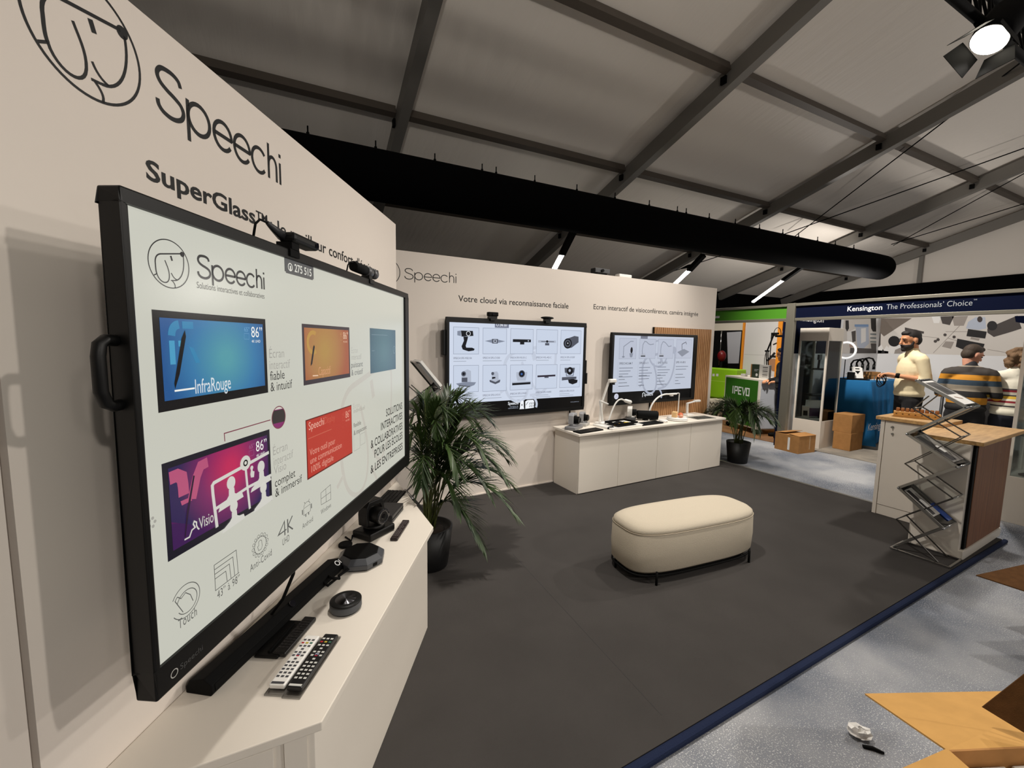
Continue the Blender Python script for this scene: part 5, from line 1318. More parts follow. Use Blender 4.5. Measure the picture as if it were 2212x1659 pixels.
# ---------------------------------------------------------------- palms
def palm(name, label, loc, fronds, pot, seed, col=((44, 60, 30), (20, 32, 14))):
    rd = random.Random(seed)
    t_ = thing(name, label, 'plant', loc)
    lm = mat('palm_leaf', (62, 84, 38), 0.42, spec=0.5, col2=(34, 52, 24), vscale=5); st = mat('palm_stem', (84, 92, 44), 0.5)
    r0, r1, hh = pot
    MB().lathe([(r0 * 0.96, 0), (r0, 0.01), (r1, hh), (r1 - 0.015, hh), (r1 - 0.02, hh - 0.03), (0.002, hh - 0.035)], n=32).build('pot', mat('black_pot', (14, 14, 15), 0.5), t_)
    MB().lathe([(r1 - 0.021, hh - 0.034), (0.005, hh - 0.025)], n=24).build('soil', mat('soil', (44, 34, 26), 1.0), t_)
    for ang, reach, height, droop in fronds:
        mb = MB(); d = Vector((math.cos(ang), math.sin(ang), 0)); side = Vector((-d.y, d.x, 0))
        b0 = Vector((rd.uniform(-.04, .04), rd.uniform(-.04, .04), hh - 0.03))
        P = [Vector(p) for p in bez(tuple(b0), tuple(b0 + d * reach * 0.12 + Vector((0, 0, height * 0.6))), tuple(b0 + d * reach * 0.45 + Vector((0, 0, height * 1.1))), tuple(b0 + d * reach + Vector((0, 0, height * (1 - droop)))), 22)]
        mb.tube(P, [0.006 - 0.0045 * i / 22 for i in range(23)], 5, 1)
        n0 = 7
        for i in range(n0, 23):
            f = (i - n0) / (22 - n0); tg = (P[min(i + 1, 22)] - P[max(i - 1, 0)]).normalized()
            for sgn in (-1, 1):
                for q in range(3):
                    L = (0.13 + 0.13 * math.sin(PI * min(1, f * 0.9 + 0.12))) * rd.uniform(0.8, 1.15) * (reach / 0.6) ** 0.3
                    w = 0.0068 * rd.uniform(0.8, 1.2)
                    p = P[i] + (P[i] - P[i - 1]) * (0.333 * q)
                    dr = (tg * (0.75 + 0.5 * f) + side * sgn * (0.75 - 0.35 * f) + Vector((0, 0, rd.uniform(0.0, 0.3)))).normalized()
                    up_ = dr.cross(tg).normalized() if dr.cross(tg).length > 1e-4 else Vector((0, 0, 1))
                    wd_ = dr.cross(Vector((0, 0, 1))).normalized() if abs(dr.z) < 0.95 else side
                    c = [p + dr * L * t - Vector((0, 0, 1)) * (0.22 * L * t * t * rd.uniform(0.6, 1.5)) for t in (0, 0.35, 0.7, 1.0)]
                    W_ = (0.35 * w, w, 0.75 * w, 0.04 * w)
                    vs = []
                    for cc__, ww in zip(c, W_):
                        vs += [cc__ - wd_ * ww, cc__ + Vector((0, 0, -0.25 * ww)), cc__ + wd_ * ww]
                    mb.add(vs, [f_ for j in range(3) for f_ in ((3 * j, 3 * j + 1, 3 * j + 4, 3 * j + 3), (3 * j + 1, 3 * j + 2, 3 * j + 5, 3 * j + 4))], 0, True)
        mb.build('frond', [lm, st], t_)
    return t_


pl_ = (0.93, 2.86, 0)
fr = []
rd = random.Random(3)
for a_, re, he, dr in ((-0.25, 0.55, 0.80, 0.30), (0.15, 0.62, 0.72, 0.38), (0.0, 0.68, 0.55, 0.55), (-0.55, 0.55, 0.50, 0.62), (-0.9, 0.40, 0.36, 0.95), (0.35, 0.5, 0.92, 0.22), (0.9, 0.36, 0.95, 0.12), (1.6, 0.12, 0.98, 0.06), (2.3, 0.06, 0.95, 0.06), (3.0, 0.07, 0.9, 0.05),
                       (3.7, 0.16, 0.8, 0.1), (4.3, 0.34, 0.72, 0.34), (4.9, 0.36, 0.80, 0.30), (5.4, 0.42, 0.86, 0.28), (5.8, 0.48, 0.72, 0.42), (6.0, 0.25, 1.0, 0.08), (5.1, 0.22, 0.98, 0.10), (0.5, 0.24, 1.0, 0.06), (-1.2, 0.35, 0.6, 0.5), (-0.1, 0.40, 0.95, 0.16), (-0.75, 0.45, 0.66, 0.45), (4.6, 0.2, 0.9, 0.15), (-0.4, 0.30, 0.92, 0.14)):
    fr.append((a_, re, he, dr))
palm('potted_palm', 'large bushy potted palm at the end of the logo wall', pl_, fr, (0.13, 0.165, 0.30), 11)
fr = [(a_ * 0.9 - 0.3, 0.34 + 0.05 * (i % 3), 0.52 + 0.09 * (i % 4), 0.2 + 0.13 * (i % 4)) for i, a_ in enumerate((0, 0.7, 1.5, 2.2, 2.9, 3.6, 4.3, 5.0, 5.6, 6.3, 0.4, 3.2, 4.7, 5.9, 2.0, 5.3))]
palm('potted_palm', 'smaller potted palm beside the right end of the white cabinet', (5.76, 3.60, -0.03), fr, (0.13, 0.16, 0.30), 23)


# ---------------------------------------------------------------- folding zigzag brochure racks
def zig_rack(label, loc, rz, pts, width, trays, bro):
    """pts: zigzag profile (y, z) from the top down; trays span x 0..width"""
    t_ = thing('brochure_rack', label, 'brochure rack', loc, rz, 'folding brochure racks')
    for i in range(len(pts) - 1):
        a = Vector((0, *pts[i])); b = Vector((0, *pts[i + 1])); d = (b - a).normalized(); nrm_ = Vector((1, 0, 0)).cross(d)
        W_ = Vector((width, 0, 0))
        if i in trays:
            for k in (0, 1):
                MB().bar(a + W_ * k, b + W_ * k, 0.008, 0.019, up=nrm_).build('tray_rail', M_STEEL, t_)
            q0, q1 = (a, b)
            sh_ = MB().bar(a + W_ * 0.5 + d * 0.008, b + W_ * 0.5 - d * 0.008, width - 0.014, 0.004, up=nrm_)
            sh_.build('acrylic_tray', M_ACRYL, t_)
        else:
            for k in (0.16, 0.84):
                MB().bar(a + W_ * k, b + W_ * k, 0.009, 0.014, up=nrm_).build('scissor_bar', M_STEEL, t_)
        MB().tube([a - Vector((0.006, 0, 0)), a + W_ + Vector((0.006, 0, 0))], 0.0075, 8).build('cross_rod', M_CHROME, t_)
    return t_


yl = 1.035; yh = 1.37
pts = [(1.325, 1.395), (1.03, 1.222), (1.345, 0.965), (1.04, 0.777), (1.36, 0.52), (1.075, 0.292), (1.365, 0.010)]
rk = zig_rack('tall polished steel zigzag brochure rack leaning beside the wood topped counter', (4.355, 0, 0), 0, pts, 0.25, (0, 2, 4, 1, 3), None)
bs = MB()
for a, b in (((0, 1.365, 0.008), (0, 1.02, 0.008)), ((0.255, 1.365, 0.008), (0.255, 1.02, 0.008)), ((0, 1.02, 0.008), (0.255, 1.02, 0.008)), ((0, 1.365, 0.008), (0.255, 1.365, 0.008))):
    bs.bar(a, b, 0.014, 0.014)
bs.build('base_frame', M_CHROME, rk)
zz = [(1.25, 1.28), (1.335, 1.17), (1.05, 1.0), (1.345, 0.72), (1.05, 0.53), (1.36, 0.25), (1.09, 0.012)]
for i in range(len(zz) - 1):
    for x in (0.03, 0.22):
        MB().bar((x, *zz[i]), (x, *zz[i + 1]), 0.007, 0.012, up=(1, 0, 0)).build('scissor_arm', mat('dark_steel', (96, 94, 92), 0.3, metal=1.0), rk)
    if i:
        MB().tube([(0.03, *zz[i]), (0.22, *zz[i])], 0.005, 6).build('cross_rod', M_STEEL, rk)
bm_ = [mat('brochure_grey', (120, 116, 112), 0.5), mat('brochure_dark', (48, 44, 44), 0.5), mat('brochure_plum', (74, 32, 50), 0.5), mat('brochure_blue', (36, 72, 150), 0.5), M_PAPER]


def leaflet(label, c, d, wdt, ln, up_, m, pic=None, th=0.004):
    """a sheet lying on a tray: centre c, long direction d, width along x"""
    o = thing('brochure', label, 'brochure', c, 0, 'brochures in the racks')
    d = Vector(d).normalized(); n_ = Vector((1, 0, 0)).cross(d); n_ = n_ if n_.z > 0 else -n_
    MB().bar(-d * ln / 2 + n_ * (0.005 + th / 2), d * ln / 2 + n_ * (0.005 + th / 2), wdt, th, up=n_).build('cover', m, o)
    if pic:
        s = Sheet(lambda a, b, e: tuple(Vector((a, 0, 0)) + d * b + n_ * (0.005 + th + 0.0004 + e)))
        pic(s, wdt, ln); s.build('picture', o)
    return o


def tdir(i):
    return Vector((0, pts[i + 1][0] - pts[i][0], pts[i + 1][1] - pts[i][1]))


def tmid(i, f=0.5, x=0.125):
    a, b = pts[i], pts[i + 1]
    return (4.355 + x, a[0] + (b[0] - a[0]) * f, a[1] + (b[1] - a[1]) * f)


def pic_top(s, w, l):
    s.rect(-w / 2 + 0.01, -l / 2 + 0.02, w / 2 - 0.01, l * 0.1, ink((60, 58, 58))); s.poly([(-0.06, -l * 0.3), (0.05, -l * 0.2), (0.03, l * 0.05), (-0.05, 0)], ink((24, 22, 22)), 1); s.line([(-0.05, l * 0.2), (0.04, l * 0.3)], 0.012, ink((140, 110, 90)), 1)


def pic_b(s, w, l):
    s.rect(-w / 2 + 0.01, -l / 2 + 0.01, 0.0, l * 0.45, ink((40, 38, 40))); s.rect(0.02, -l * 0.3, w / 2 - 0.02, l * 0.2, ink((150, 146, 140))); s.rect(-0.02, -0.02, 0.03, 0.05, ink((230, 228, 224)), 1)


leaflet('white brochure with a dark photo on the topmost tray of the steel rack', tmid(0, 0.5), tdir(0), 0.21, 0.29, 1, M_PAPER, pic_top)
leaflet('grey and black brochure on the second displaying tray of the steel rack', tmid(2, 0.5), tdir(2), 0.21, 0.28, 1, bm_[0], pic_b)
leaflet('faded grey brochure on the lower displaying tray of the steel rack', tmid(4, 0.42, 0.09), tdir(4), 0.13, 0.24, 1, mat('brochure_faded', (190, 186, 180), 0.5), pic_b)
leaflet('bright blue brochure low down in the steel rack', tmid(4, 0.72, 0.20), tdir(4), 0.075, 0.15, 1, bm_[3])
leaflet('plum brochure standing in the middle fold of the steel rack', tmid(3, 0.18, 0.14), tdir(3), 0.12, 0.09, 1, bm_[2])
leaflet('crumpled white brochure in the middle fold of the steel rack', tmid(3, 0.62, 0.11), tdir(3), 0.15, 0.13, 1, M_PAPER)

# rack behind the palm
ptl = [(0.0, 1.455), (0.185, 1.232), (-0.06, 1.06), (0.185, 0.93), (-0.06, 0.72), (0.185, 0.52), (-0.06, 0.30), (0.17, 0.01)]
LR = (1.02, 3.66, 0)
rl = zig_rack('narrow steel zigzag brochure rack half hidden behind the large palm', LR, -PI / 2, ptl, 0.24, (0, 2, 4, 6, 1), None)
zl = [(-0.06, 1.27), (0.17, 1.06), (-0.06, 0.93), (0.17, 0.72), (-0.06, 0.52), (0.17, 0.30), (-0.06, 0.01)]
for i in range(len(zl) - 1):
    for x in (0.02, 0.22):
        MB().bar((x, *zl[i]), (x, *zl[i + 1]), 0.007, 0.012, up=(1, 0, 0)).build('scissor_arm', mat('dark_steel'), rl)
bl_ = thing('brochure', 'white brochure with a black and red picture on the rack behind the palm', 'brochure', LR, -PI / 2, 'brochures in the racks')
d = Vector((0, 0.185, -0.223)).normalized(); n_ = Vector((1, 0, 0)).cross(d); n_ = n_ if n_.z > 0 else -n_
c0_ = Vector((0.12, 0.0925, 1.3435)) + n_ * 0.02
MB().bar(c0_ - d * 0.14, c0_ + d * 0.14, 0.215, 0.03, up=n_).build('pages', M_PAPER, bl_)
s = Sheet(lambda a, b, e: tuple(c0_ + Vector((a, 0, 0)) + d * b + n_ * (0.0156 + e)))
s.poly([(-0.07, -0.10), (0.06, -0.12), (0.03, 0.0), (-0.02, 0.06), (-0.03, 0.09), (-0.05, 0.02)], ink((40, 36, 38))); s.poly([(-0.03, 0.05), (0.03, 0.06), (0.02, 0.10), (-0.02, 0.10)], ink((190, 66, 52)), 1)
s.build('picture', bl_)

# ================================================================ the counter at the booth's edge
u1 = thing('reception_counter', 'white counter unit with an oak top and a locked door, behind the steel rack', 'counter', (5.19, 1.6, 0))
MB().b2((0.0, -0.25, 0.0), (0.42, 0.20, 0.944)).build('body', M_WHITE, u1, bevel=0.002)
MB().b2((-0.016, -0.245, 0.10), (-0.0005, 0.165, 0.935)).build('door', M_WHITE, u1, bevel=0.002)
MB().b2((-0.018, 0.170, 0.0), (-0.0005, 0.20, 0.943)).build('side_panel_edge', M_WHITE, u1)
MB().b2((-0.010, -0.245, 0.0), (-0.0005, 0.165, 0.094)).build('plinth', M_WHITE, u1)
MB().b2((-0.045, -0.25, 0.9445), (0.44, 0.235, 0.978)).build('worktop', M_WOOD, u1, bevel=0.004)
lk = MB().cyl((-0.0165, 0.105, 0.885), (-0.030, 0.105, 0.885), 0.010, n=14).b2((-0.052, 0.100, 0.879), (-0.030, 0.110, 0.891)).build('lock', M_STEEL, u1)
MB().cyl((-0.0165, 0.10, 0.82), (-0.036, 0.10, 0.82), 0.009, n=14).build('knob', M_STEEL, u1)
u2 = thing('reception_counter', 'front counter unit with an oak top and a walnut front, at the carpet edge', 'counter', (5.11, 1.2, 0))
MB().b2((-0.490, -0.155, 0.0), (0.455, 0.145, 0.912)).build('body', M_WHITE, u2, bevel=0.002)
MB().b2((-0.440, -0.172, 0.075), (-0.395, -0.1555, 0.905)).build('black_strip', M_MATT, u2)
MB().b2((-0.394, -0.176, 0.075), (0.455, -0.1555, 0.905)).build('front_panel', M_BROWN, u2, bevel=0.002)
MB().b2((-0.495, -0.182, 0.0), (0.462, -0.1555, 0.070)).build('plinth', M_WHITE, u2)
q0 = FL(2139, 953, 0.945); q1 = FL(2006, 933, 0.945); q2 = FL(2040, 910, 0.945)
MB().prism([(-0.475, -0.215), (0.66, -0.215), (0.66, 0.147), (0.03, 0.147), (0.03, 0.22), (-0.40, 0.22), (-0.475, 0.155)], 0.9125, 0.945).build('worktop', M_WOOD, u2, bevel=0.004)
# wooden block with pegs
wb = thing('wooden_block', 'pine block holding a row of wooden pegs on the oak counter', 'block', (5.36, 1.60, 0.9785), 0.0)
M_PINE = wood('pine', (222, 168, 92), (190, 132, 64), (3, 3, 20))
wb.rotation_euler.z = -1.25
MB().b2((-0.165, -0.045, 0.0), (0.165, 0.045, 0.052)).build('block', M_PINE, wb, bevel=0.003)
for i in range(7):
    MB().b2((-0.15 + i * 0.045, -0.0458, 0.026), (-0.138 + i * 0.045, -0.0450, 0.034)).build('slot', mat('dark_slot', (70, 44, 20), 0.8), wb)
M_PEG = wood('peg_wood', (190, 124, 66), (150, 92, 46), (4, 4, 30))
RM = Matrix.Rotation(-1.25, 3, 'Z')
for i in range(9):
    p = RM @ Vector((-0.135 + i * 0.034, 0.0, 0)) + Vector((5.36, 1.60, 1.0308))
    tag(MB().lathe([(0.0135, 0), (0.0145, 0.004), (0.0145, 0.026), (0.011, 0.034)], n=14).build('wooden_peg', M_PEG, loc=p), 'wooden peg standing in the pine block on the oak counter', 'peg', 'pegs in the pine block')

# ================================================================ open carton in the front corner and litter
M_CARDI = mat('carton_inside', (206, 158, 92), 0.85, spec=0.15, var=0.06, vscale=20)
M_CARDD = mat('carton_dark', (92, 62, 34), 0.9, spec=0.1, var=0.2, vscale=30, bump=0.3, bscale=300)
E_ = lambda u, v, z: FL(u, v, z)
zb_ = 0.36
cor = [E_(2046, 1620, zb_), E_(1790, 1690, zb_), E_(2260, 1790, zb_), E_(2240, 1608, zb_)]
c0_ = cor[0]
ob = thing('open_carton', 'open brown carton with its flaps spread in the near corner', 'carton', (c0_.x, c0_.y, -0.03))
L0 = lambda p: Vector(p) - Vector((c0_.x, c0_.y, -0.03))
A_ = c0_; ax = (E_(2212, 1612, zb_) - c0_); ax.z = 0; ax = ax.normalized(); ay = Vector((ax.y, -ax.x, 0)); wx, wy = 0.42, 0.40
ay = ay if ay.y < 0 else -ay
B_, C_, D_ = A_ + ax * wx, A_ + ax * wx + ay * wy, A_ + ay * wy


def sheet4(a, b, c, d, th=0.006):
    n_ = (Vector(b) - Vector(a)).cross(Vector(d) - Vector(a)).normalized() * th
    P = [L0(p) for p in (a, b, c, d)]
    return MB().add(P + [p - n_ for p in P], [(0, 1, 2, 3), (7, 6, 5, 4), (0, 4, 5, 1), (1, 5, 6, 2), (2, 6, 7, 3), (3, 7, 4, 0)])


lo = lambda p: Vector((p.x, p.y, -0.028))
for a, b in ((A_, B_), (B_, C_), (C_, D_), (D_, A_)):
    sheet4(a, b, lo(b), lo(a)).build('wall', M_CARD, ob)
sheet4(*[Vector((p.x, p.y, -0.022)) for p in (A_, B_, C_, D_)]).build('bottom', M_CARD, ob)
# flap lying out over the floor, seen from its inner side
f1 = FL(2150, 1494, zb_ - 0.03); f2 = FL(1868, 1498, zb_ - 0.10)
sheet4(A_, B_, FL(2330, 1490, zb_ - 0.01), f2).build('flap', M_CARDI, ob)
f3 = FL(1800, 1720, 0.30)
f4 = FL(1900, 1684, 0.30); sheet4(A_, D_, D_ + (f4 - A_), f4).build('flap', M_CARDI, ob)
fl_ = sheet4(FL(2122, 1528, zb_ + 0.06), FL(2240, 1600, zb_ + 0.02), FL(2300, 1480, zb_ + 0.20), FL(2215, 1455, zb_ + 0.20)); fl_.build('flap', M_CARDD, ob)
pk1 = MB().b2((0.03, -0.22, 0.02), (0.17, -0.02, 0.30)); pk2 = MB().b2((0.19, -0.22, 0.02), (0.33, -0.02, 0.30))
for nm, p, lab in (('white_package', (0.02, 0.19), 'white printed package standing in the open carton, nearer its corner'), ('white_package', (0.215, 0.385), 'white printed package standing deeper in the open carton')):
    o = thing(nm, lab, 'package', (A_.x, A_.y, -0.018), 0, 'packages in the open carton')
    R3 = Matrix(((ax.x, ay.x, 0), (ax.y, ay.y, 0), (0, 0, 1)))
    b = MB().b2((p[0], 0.012, 0.002), (p[1], 0.22, 0.325)); b.v = [tuple(R3 @ Vector(v)) for v in b.v]; b.build('box', mat('printed_white', (226, 222, 214), 0.6, col2=(206, 202, 192), vscale=40), o, bevel=0.004)
    s = Sheet(lambda a, c, d: tuple(R3 @ Vector((a, c, 0.3256 + d))))
    rr_ = random.Random(int(p[0] * 100))
    for i in range(12):
        x = p[0] + rr_.uniform(0.01, p[1] - p[0] - 0.03); y = rr_.uniform(0.03, 0.2); s.rect(x, y, x + 0.014, y + 0.004, ink((170, 166, 156)))
    s.line([(p[0] + 0.085, 0.015), (p[0] + 0.085, 0.215)], 0.004, ink((120, 112, 100)), 1)
    s.build('print', o)
# flap of a second carton reaching into the frame
sc2 = thing('brown_carton', 'second brown carton at the frame edge, one flap pointing at the counter', 'carton', (3.9, 0.30, -0.03))
L0 = lambda p: Vector(p) - Vector((3.9, 0.30, -0.03))
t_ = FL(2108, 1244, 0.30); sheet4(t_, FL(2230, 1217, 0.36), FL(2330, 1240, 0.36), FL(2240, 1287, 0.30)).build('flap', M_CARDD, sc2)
a_ = FL(2240, 1245, 0.35); x0_, y0_ = a_.x, a_.y
cs = [Vector((x0_, y0_, 0.34)), Vector((x0_ + 0.35, y0_ + 0.02, 0.34)), Vector((x0_ + 0.33, y0_ - 0.33, 0.34)), Vector((x0_ - 0.02, y0_ - 0.31, 0.34))]
for i in range(4):
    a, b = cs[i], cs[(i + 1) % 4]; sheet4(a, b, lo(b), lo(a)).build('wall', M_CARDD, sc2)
# crumpled paper
rr_ = random.Random(5)
p0 = FL(1855, 1592, -0.03)
cp_ = MB().ball((0, 0, 0.024), (0.050, 0.032, 0.022), 12, 7); cp_.v = [tuple(Vector(v) * rr_.uniform(0.72, 1.18)) for v in cp_.v]; cp_.v = [(x, y, max(0.0, z)) for x, y, z in cp_.v]; cp_.sm = [False] * len(cp_.sm)
cp_o = cp_.build('crumpled_paper', M_PAPER, loc=p0 + Vector((0, 0, 0.001)), rz=-0.75); tag(cp_o, 'crumpled scrap of white paper lying on the hall carpet', 'paper')
p0 = FL(1886, 1622, -0.03)
tag(MB().tube([(-0.035, 0, 0.007), (0, 0.004, 0.008), (0.035, -0.003, 0.007)], [0.006, 0.008, 0.005], 8).build('black_scrap', M_MATT, loc=p0, rz=-0.9), 'small black scrap beside the crumpled paper on the carpet', 'scrap')

# ================================================================ the neighbouring stands
M_SHELL = mat('shell_frame', (126, 122, 110), 0.45, metal=0.4)
M_NAVY = mat('navy_panel', (9, 16, 40), 0.9, spec=0.08)
XF = 7.37; YS = 3.93; XBK = 10.8
fs = thing('fascia_board', 'navy fascia board with white lettering over the blue table stand', 'fascia', (XF, 3.80, 0))
MB().b2((-0.03, -5.2, 2.295), (0.03, 0.0, 2.340)).build('top_rail', M_SHELL, fs, bevel=0.004); MB().b2((-0.03, -5.2, 2.060), (0.03, 0.0, 2.105)).build('bottom_rail', M_SHELL, fs, bevel=0.004)
MB().b2((-0.006, -5.2, 2.1055), (0.008, 0.0, 2.2945)).build('panel', M_NAVY, fs)
shF = Sheet(lambda a, b, d: (-0.0065 - d, a - 3.80, b))
fp = lambda x, y: (PX(x, y, XF).y, PX(x, y, XF).z)
m_w = ink((236, 236, 236)); m_g = ink((176, 180, 186))


def textYZ(sh, t, p, q, cap, m, weight=0.0):
    """lettering that reads from larger y to smaller y"""
    vs, fs_ = glyphs(t, weight); x0 = min(v[0] for v in vs); x1 = max(v[0] for v in vs); sx = (q[0] - p[0]) / (x1 - x0); sy = cap / CAP; sl = (q[1] - p[1]) / (x1 - x0)
    sh.mb.add([sh.to3(p[0] + (v[0] - x0) * sx, p[1] + (v[0] - x0) * sl + v[1] * sy, sh.d()) for v in vs], fs_, sh.mi(m))


p, q = fp(1831, 670), fp(1906, 668); textYZ(shF, 'Kensington', (p[0], 2.175), (q[0], 2.175), 0.068, m_w, 0.012)
p, q = fp(1915, 666), fp(2101, 655); textYZ(shF, 'The Professionals’ Choice', (p[0], 2.177), (q[0], 2.177), 0.068, m_g, -0.006)
p, q = fp(2101, 649), fp(2108, 648); textYZ(shF, 'TM', (p[0] - 0.01, 2.235), (q[0] - 0.01, 2.235), 0.016, m_g)
shF.build('lettering', fs)
fg = thing('fascia_board', 'green fascia board over the neighbouring stand', 'fascia', (XF, 3.93, 0))
MB().b2((-0.03, 0.0, 2.295), (0.03, 4.5, 2.340)).build('top_rail', M_SHELL, fg, bevel=0.004); MB().b2((-0.03, 0.0, 2.060), (0.03, 4.5, 2.105)).build('bottom_rail', M_SHELL, fg, bevel=0.004)
MB().b2((-0.006, 0.0, 2.1055), (0.008, 4.5, 2.2945)).build('panel', mat('green_panel', (74, 138, 32), 0.5), fg)
sg = Sheet(lambda a, b, d: (-0.0065 - d, a - 3.93, b)); q = fp(1553, 681); sg.rect(q[0] - 0.02, 2.16, q[0] + 0.25, 2.20, m_w); sg.build('lettering', fg)
po = thing('frame_post', 'grey aluminium corner post between the green and navy fascias', 'post', (XF, 3.865, -0.03))
MB().b2((-0.04, -0.064, 0), (0.04, 0.064, 2.375)).build('profile', M_SHELL, po, bevel=0.006); MB().b2((-0.0405, 0.066, 0.0), (0.03, 0.10, 2.08)).build('navy_edge', M_NAVY, po)
# stand walls with their mural
sw = MB().b2((XF + 0.045, YS, -0.03), (XBK, YS + 0.03, 2.30))
wst = struct('wall_stand_side', sw, mat('white_panel', (222, 222, 224), 0.6), 'white side wall of the blue stand with navy panel')
wsb = struct('wall_stand_back', MB().b2((XBK, -2.2, -0.03), (XBK + 0.03, YS + 0.03, 2.45)), mat('white_panel'), 'white back wall of the blue stand with a grey photo mural')
sideS = Sheet(lambda a, b, d: (a, YS - 0.0006 - d, b)); backS = Sheet(lambda a, b, d: (XBK - 0.0006 - d, a, b))
gS = lambda X, Y: (PY(1700 + X * 0.2315, 640 + Y * 0.2315, YS).x, PY(1700 + X * 0.2315, 640 + Y * 0.2315, YS).z)
gK = lambda X, Y: (PX(1700 + X * 0.2315, 640 + Y * 0.2315, XBK).y, PX(1700 + X * 0.2315, 640 + Y * 0.2315, XBK).z)
zlow = gS(300, 535)[1]
sideS.rect(XF + 0.05, zlow, gS(500, 300)[0], 2.29, M_NAVY); sideS.k = 1
lt_ = ink((206, 200, 194)); mid_ = ink((150, 142, 136)); dk_ = ink((70, 64, 62)); bk_ = ink((26, 24, 26)); bl_w = ink((176, 184, 200)); skin_ = ink((176, 150, 136)); w_ = ink((226, 224, 222))
sideS.poly([gS(535, 205), gS(830, 200), gS(830, 532), (gS(480, 535)[0], zlow)], lt_)
sideS.k = 2
PS = lambda pts, m, k=2: sideS.poly([gS(*p) for p in pts], m, k)
PK = lambda pts, m, k=2: backS.poly([gK(*p) for p in pts], m, k)
PS([(545, 225), (575, 225), (578, 300), (560, 330), (545, 300)], bk_); PS([(560, 330), (600, 320), (640, 300), (640, 420), (600, 470), (560, 440)], w_)
PS([(640, 285), (760, 275), (765, 440), (700, 500), (655, 470)], bl_w); PS([(690, 300), (735, 295), (735, 420), (690, 440)], w_, 3); PS([(630, 262), (760, 262), (760, 285), (630, 285)], ink((120, 150, 190)), 3); PS([(600, 330), (640, 320), (640, 420), (610, 430)], dk_, 3)
PS([(575, 430), (630, 440), (625, 470), (585, 480)], skin_, 4); PS([(590, 480), (830, 490), (830, 532), (585, 532)], dk_, 3)
PS([(780, 205), (830, 205), (830, 330), (800, 330), (785, 300)], bk_, 5)
for i in range(6):
    PS([(775, 330 + i * 18), (832, 332 + i * 18), (832, 341 + i * 18), (775, 339 + i * 18)], w_ if i % 2 == 0 else ink((90, 110, 120)), 5)
PS([(780, 440), (832, 440), (832, 530), (790, 530)], dk_, 5)
p = gS(205, 238); q = gS(342, 228)
vs, fs_ = glyphs('Kensington', 0.01); x0 = min(v[0] for v in vs); x1 = max(v[0] for v in vs); L_ = (gS(342, 230)[0] - gS(100, 238)[0])
sideS.text('Kensington', gS(100, 238)[0], gS(250, 238)[1], 0.085, m_w, width=L_, weight=0.01, k=3)
sideS.build('mural', wst)
ytop = 2.44
backS.rect(-2.1, gK(1500, 545)[1], YS, ytop, lt_); backS.k = 1
PK([(835, 200), (880, 200), (870, 532), (835, 532)], dk_, 1); PK([(860, 205), (1165, 205), (905, 375), (860, 330)], ink((112, 102, 94)), 2)
PK([(850, 480), (880, 450), (905, 500), (930, 460), (1000, 530), (850, 530)], w_, 2); PK([(880, 530), (895, 490), (915, 530)], bk_, 3); PK([(820, 500), (960, 515), (960, 535), (820, 535)], dk_, 2)
for (cx_, cy_, rx_, ry_, m_) in ((1000, 420, 55, 50, bk_), (1915, 275, 48, 45, bk_), (1800, 215, 25, 28, ink((60, 50, 48)))):
    backS.poly([gK(cx_ + rx_ * math.cos(t * 0.4), cy_ + ry_ * math.sin(t * 0.4)) for t in range(16)], m_, 5)
PK([(955, 460), (1010, 470), (1075, 440), (1080, 535), (945, 535)], w_, 4); PK([(1010, 500), (1080, 470), (1080, 535), (1000, 535)], mid_, 5)
PK([(1350, 190), (1440, 185), (1420, 250), (1370, 250)], w_, 2); PK([(1430, 190), (1560, 185), (1520, 270), (1450, 255)], dk_, 2); PK([(1540, 190), (1690, 182), (1650, 275), (1560, 275)], mid_, 2)
PK([(1690, 240), (1760, 195), (1850, 195), (1860, 300), (1790, 315), (1670, 300)], bl_w, 3); PK([(1870, 300), (1960, 260), (2150, 180), (2190, 300), (2100, 330), (1930, 380), (1870, 340)], dk_, 3)
PK([(1690, 305), (1865, 330), (1850, 395), (1675, 372)], bk_, 4); PK([(1590, 395), (1845, 445), (1815, 528), (1650, 500), (1575, 470)], bk_, 4); PK([(1720, 380), (1800, 395), (1790, 415), (1710, 400)], mid_, 5)
for a_, b_ in (((1365, 530), (1640, 245)), ((1240, 370), (1420, 390)), ((1500, 390), (1600, 420)), ((1870, 495), (2100, 535)), ((1480, 330), (1690, 330))):
    backS.line([gK(*a_), gK(*b_)], 0.008, mid_, 3)
for cx_, cy_ in ((1475, 360), (1410, 405), (1385, 420), (1560, 380)):
    backS.poly([gK(cx_ + 16 * math.cos(t * 0.5), cy_ + 14 * math.sin(t * 0.5)) for t in range(13)], dk_, 4)
PK([(1480, 420), (1560, 425), (1530, 490), (1445, 470)], mid_, 3); PK([(1100, 290), (1280, 330), (1275, 350), (1100, 320)], dk_, 4)
PK([(2125, 185), (2250, 180), (2250, 260), (2135, 240)], M_NAVY, 5)
backS.build('mural', wsb)


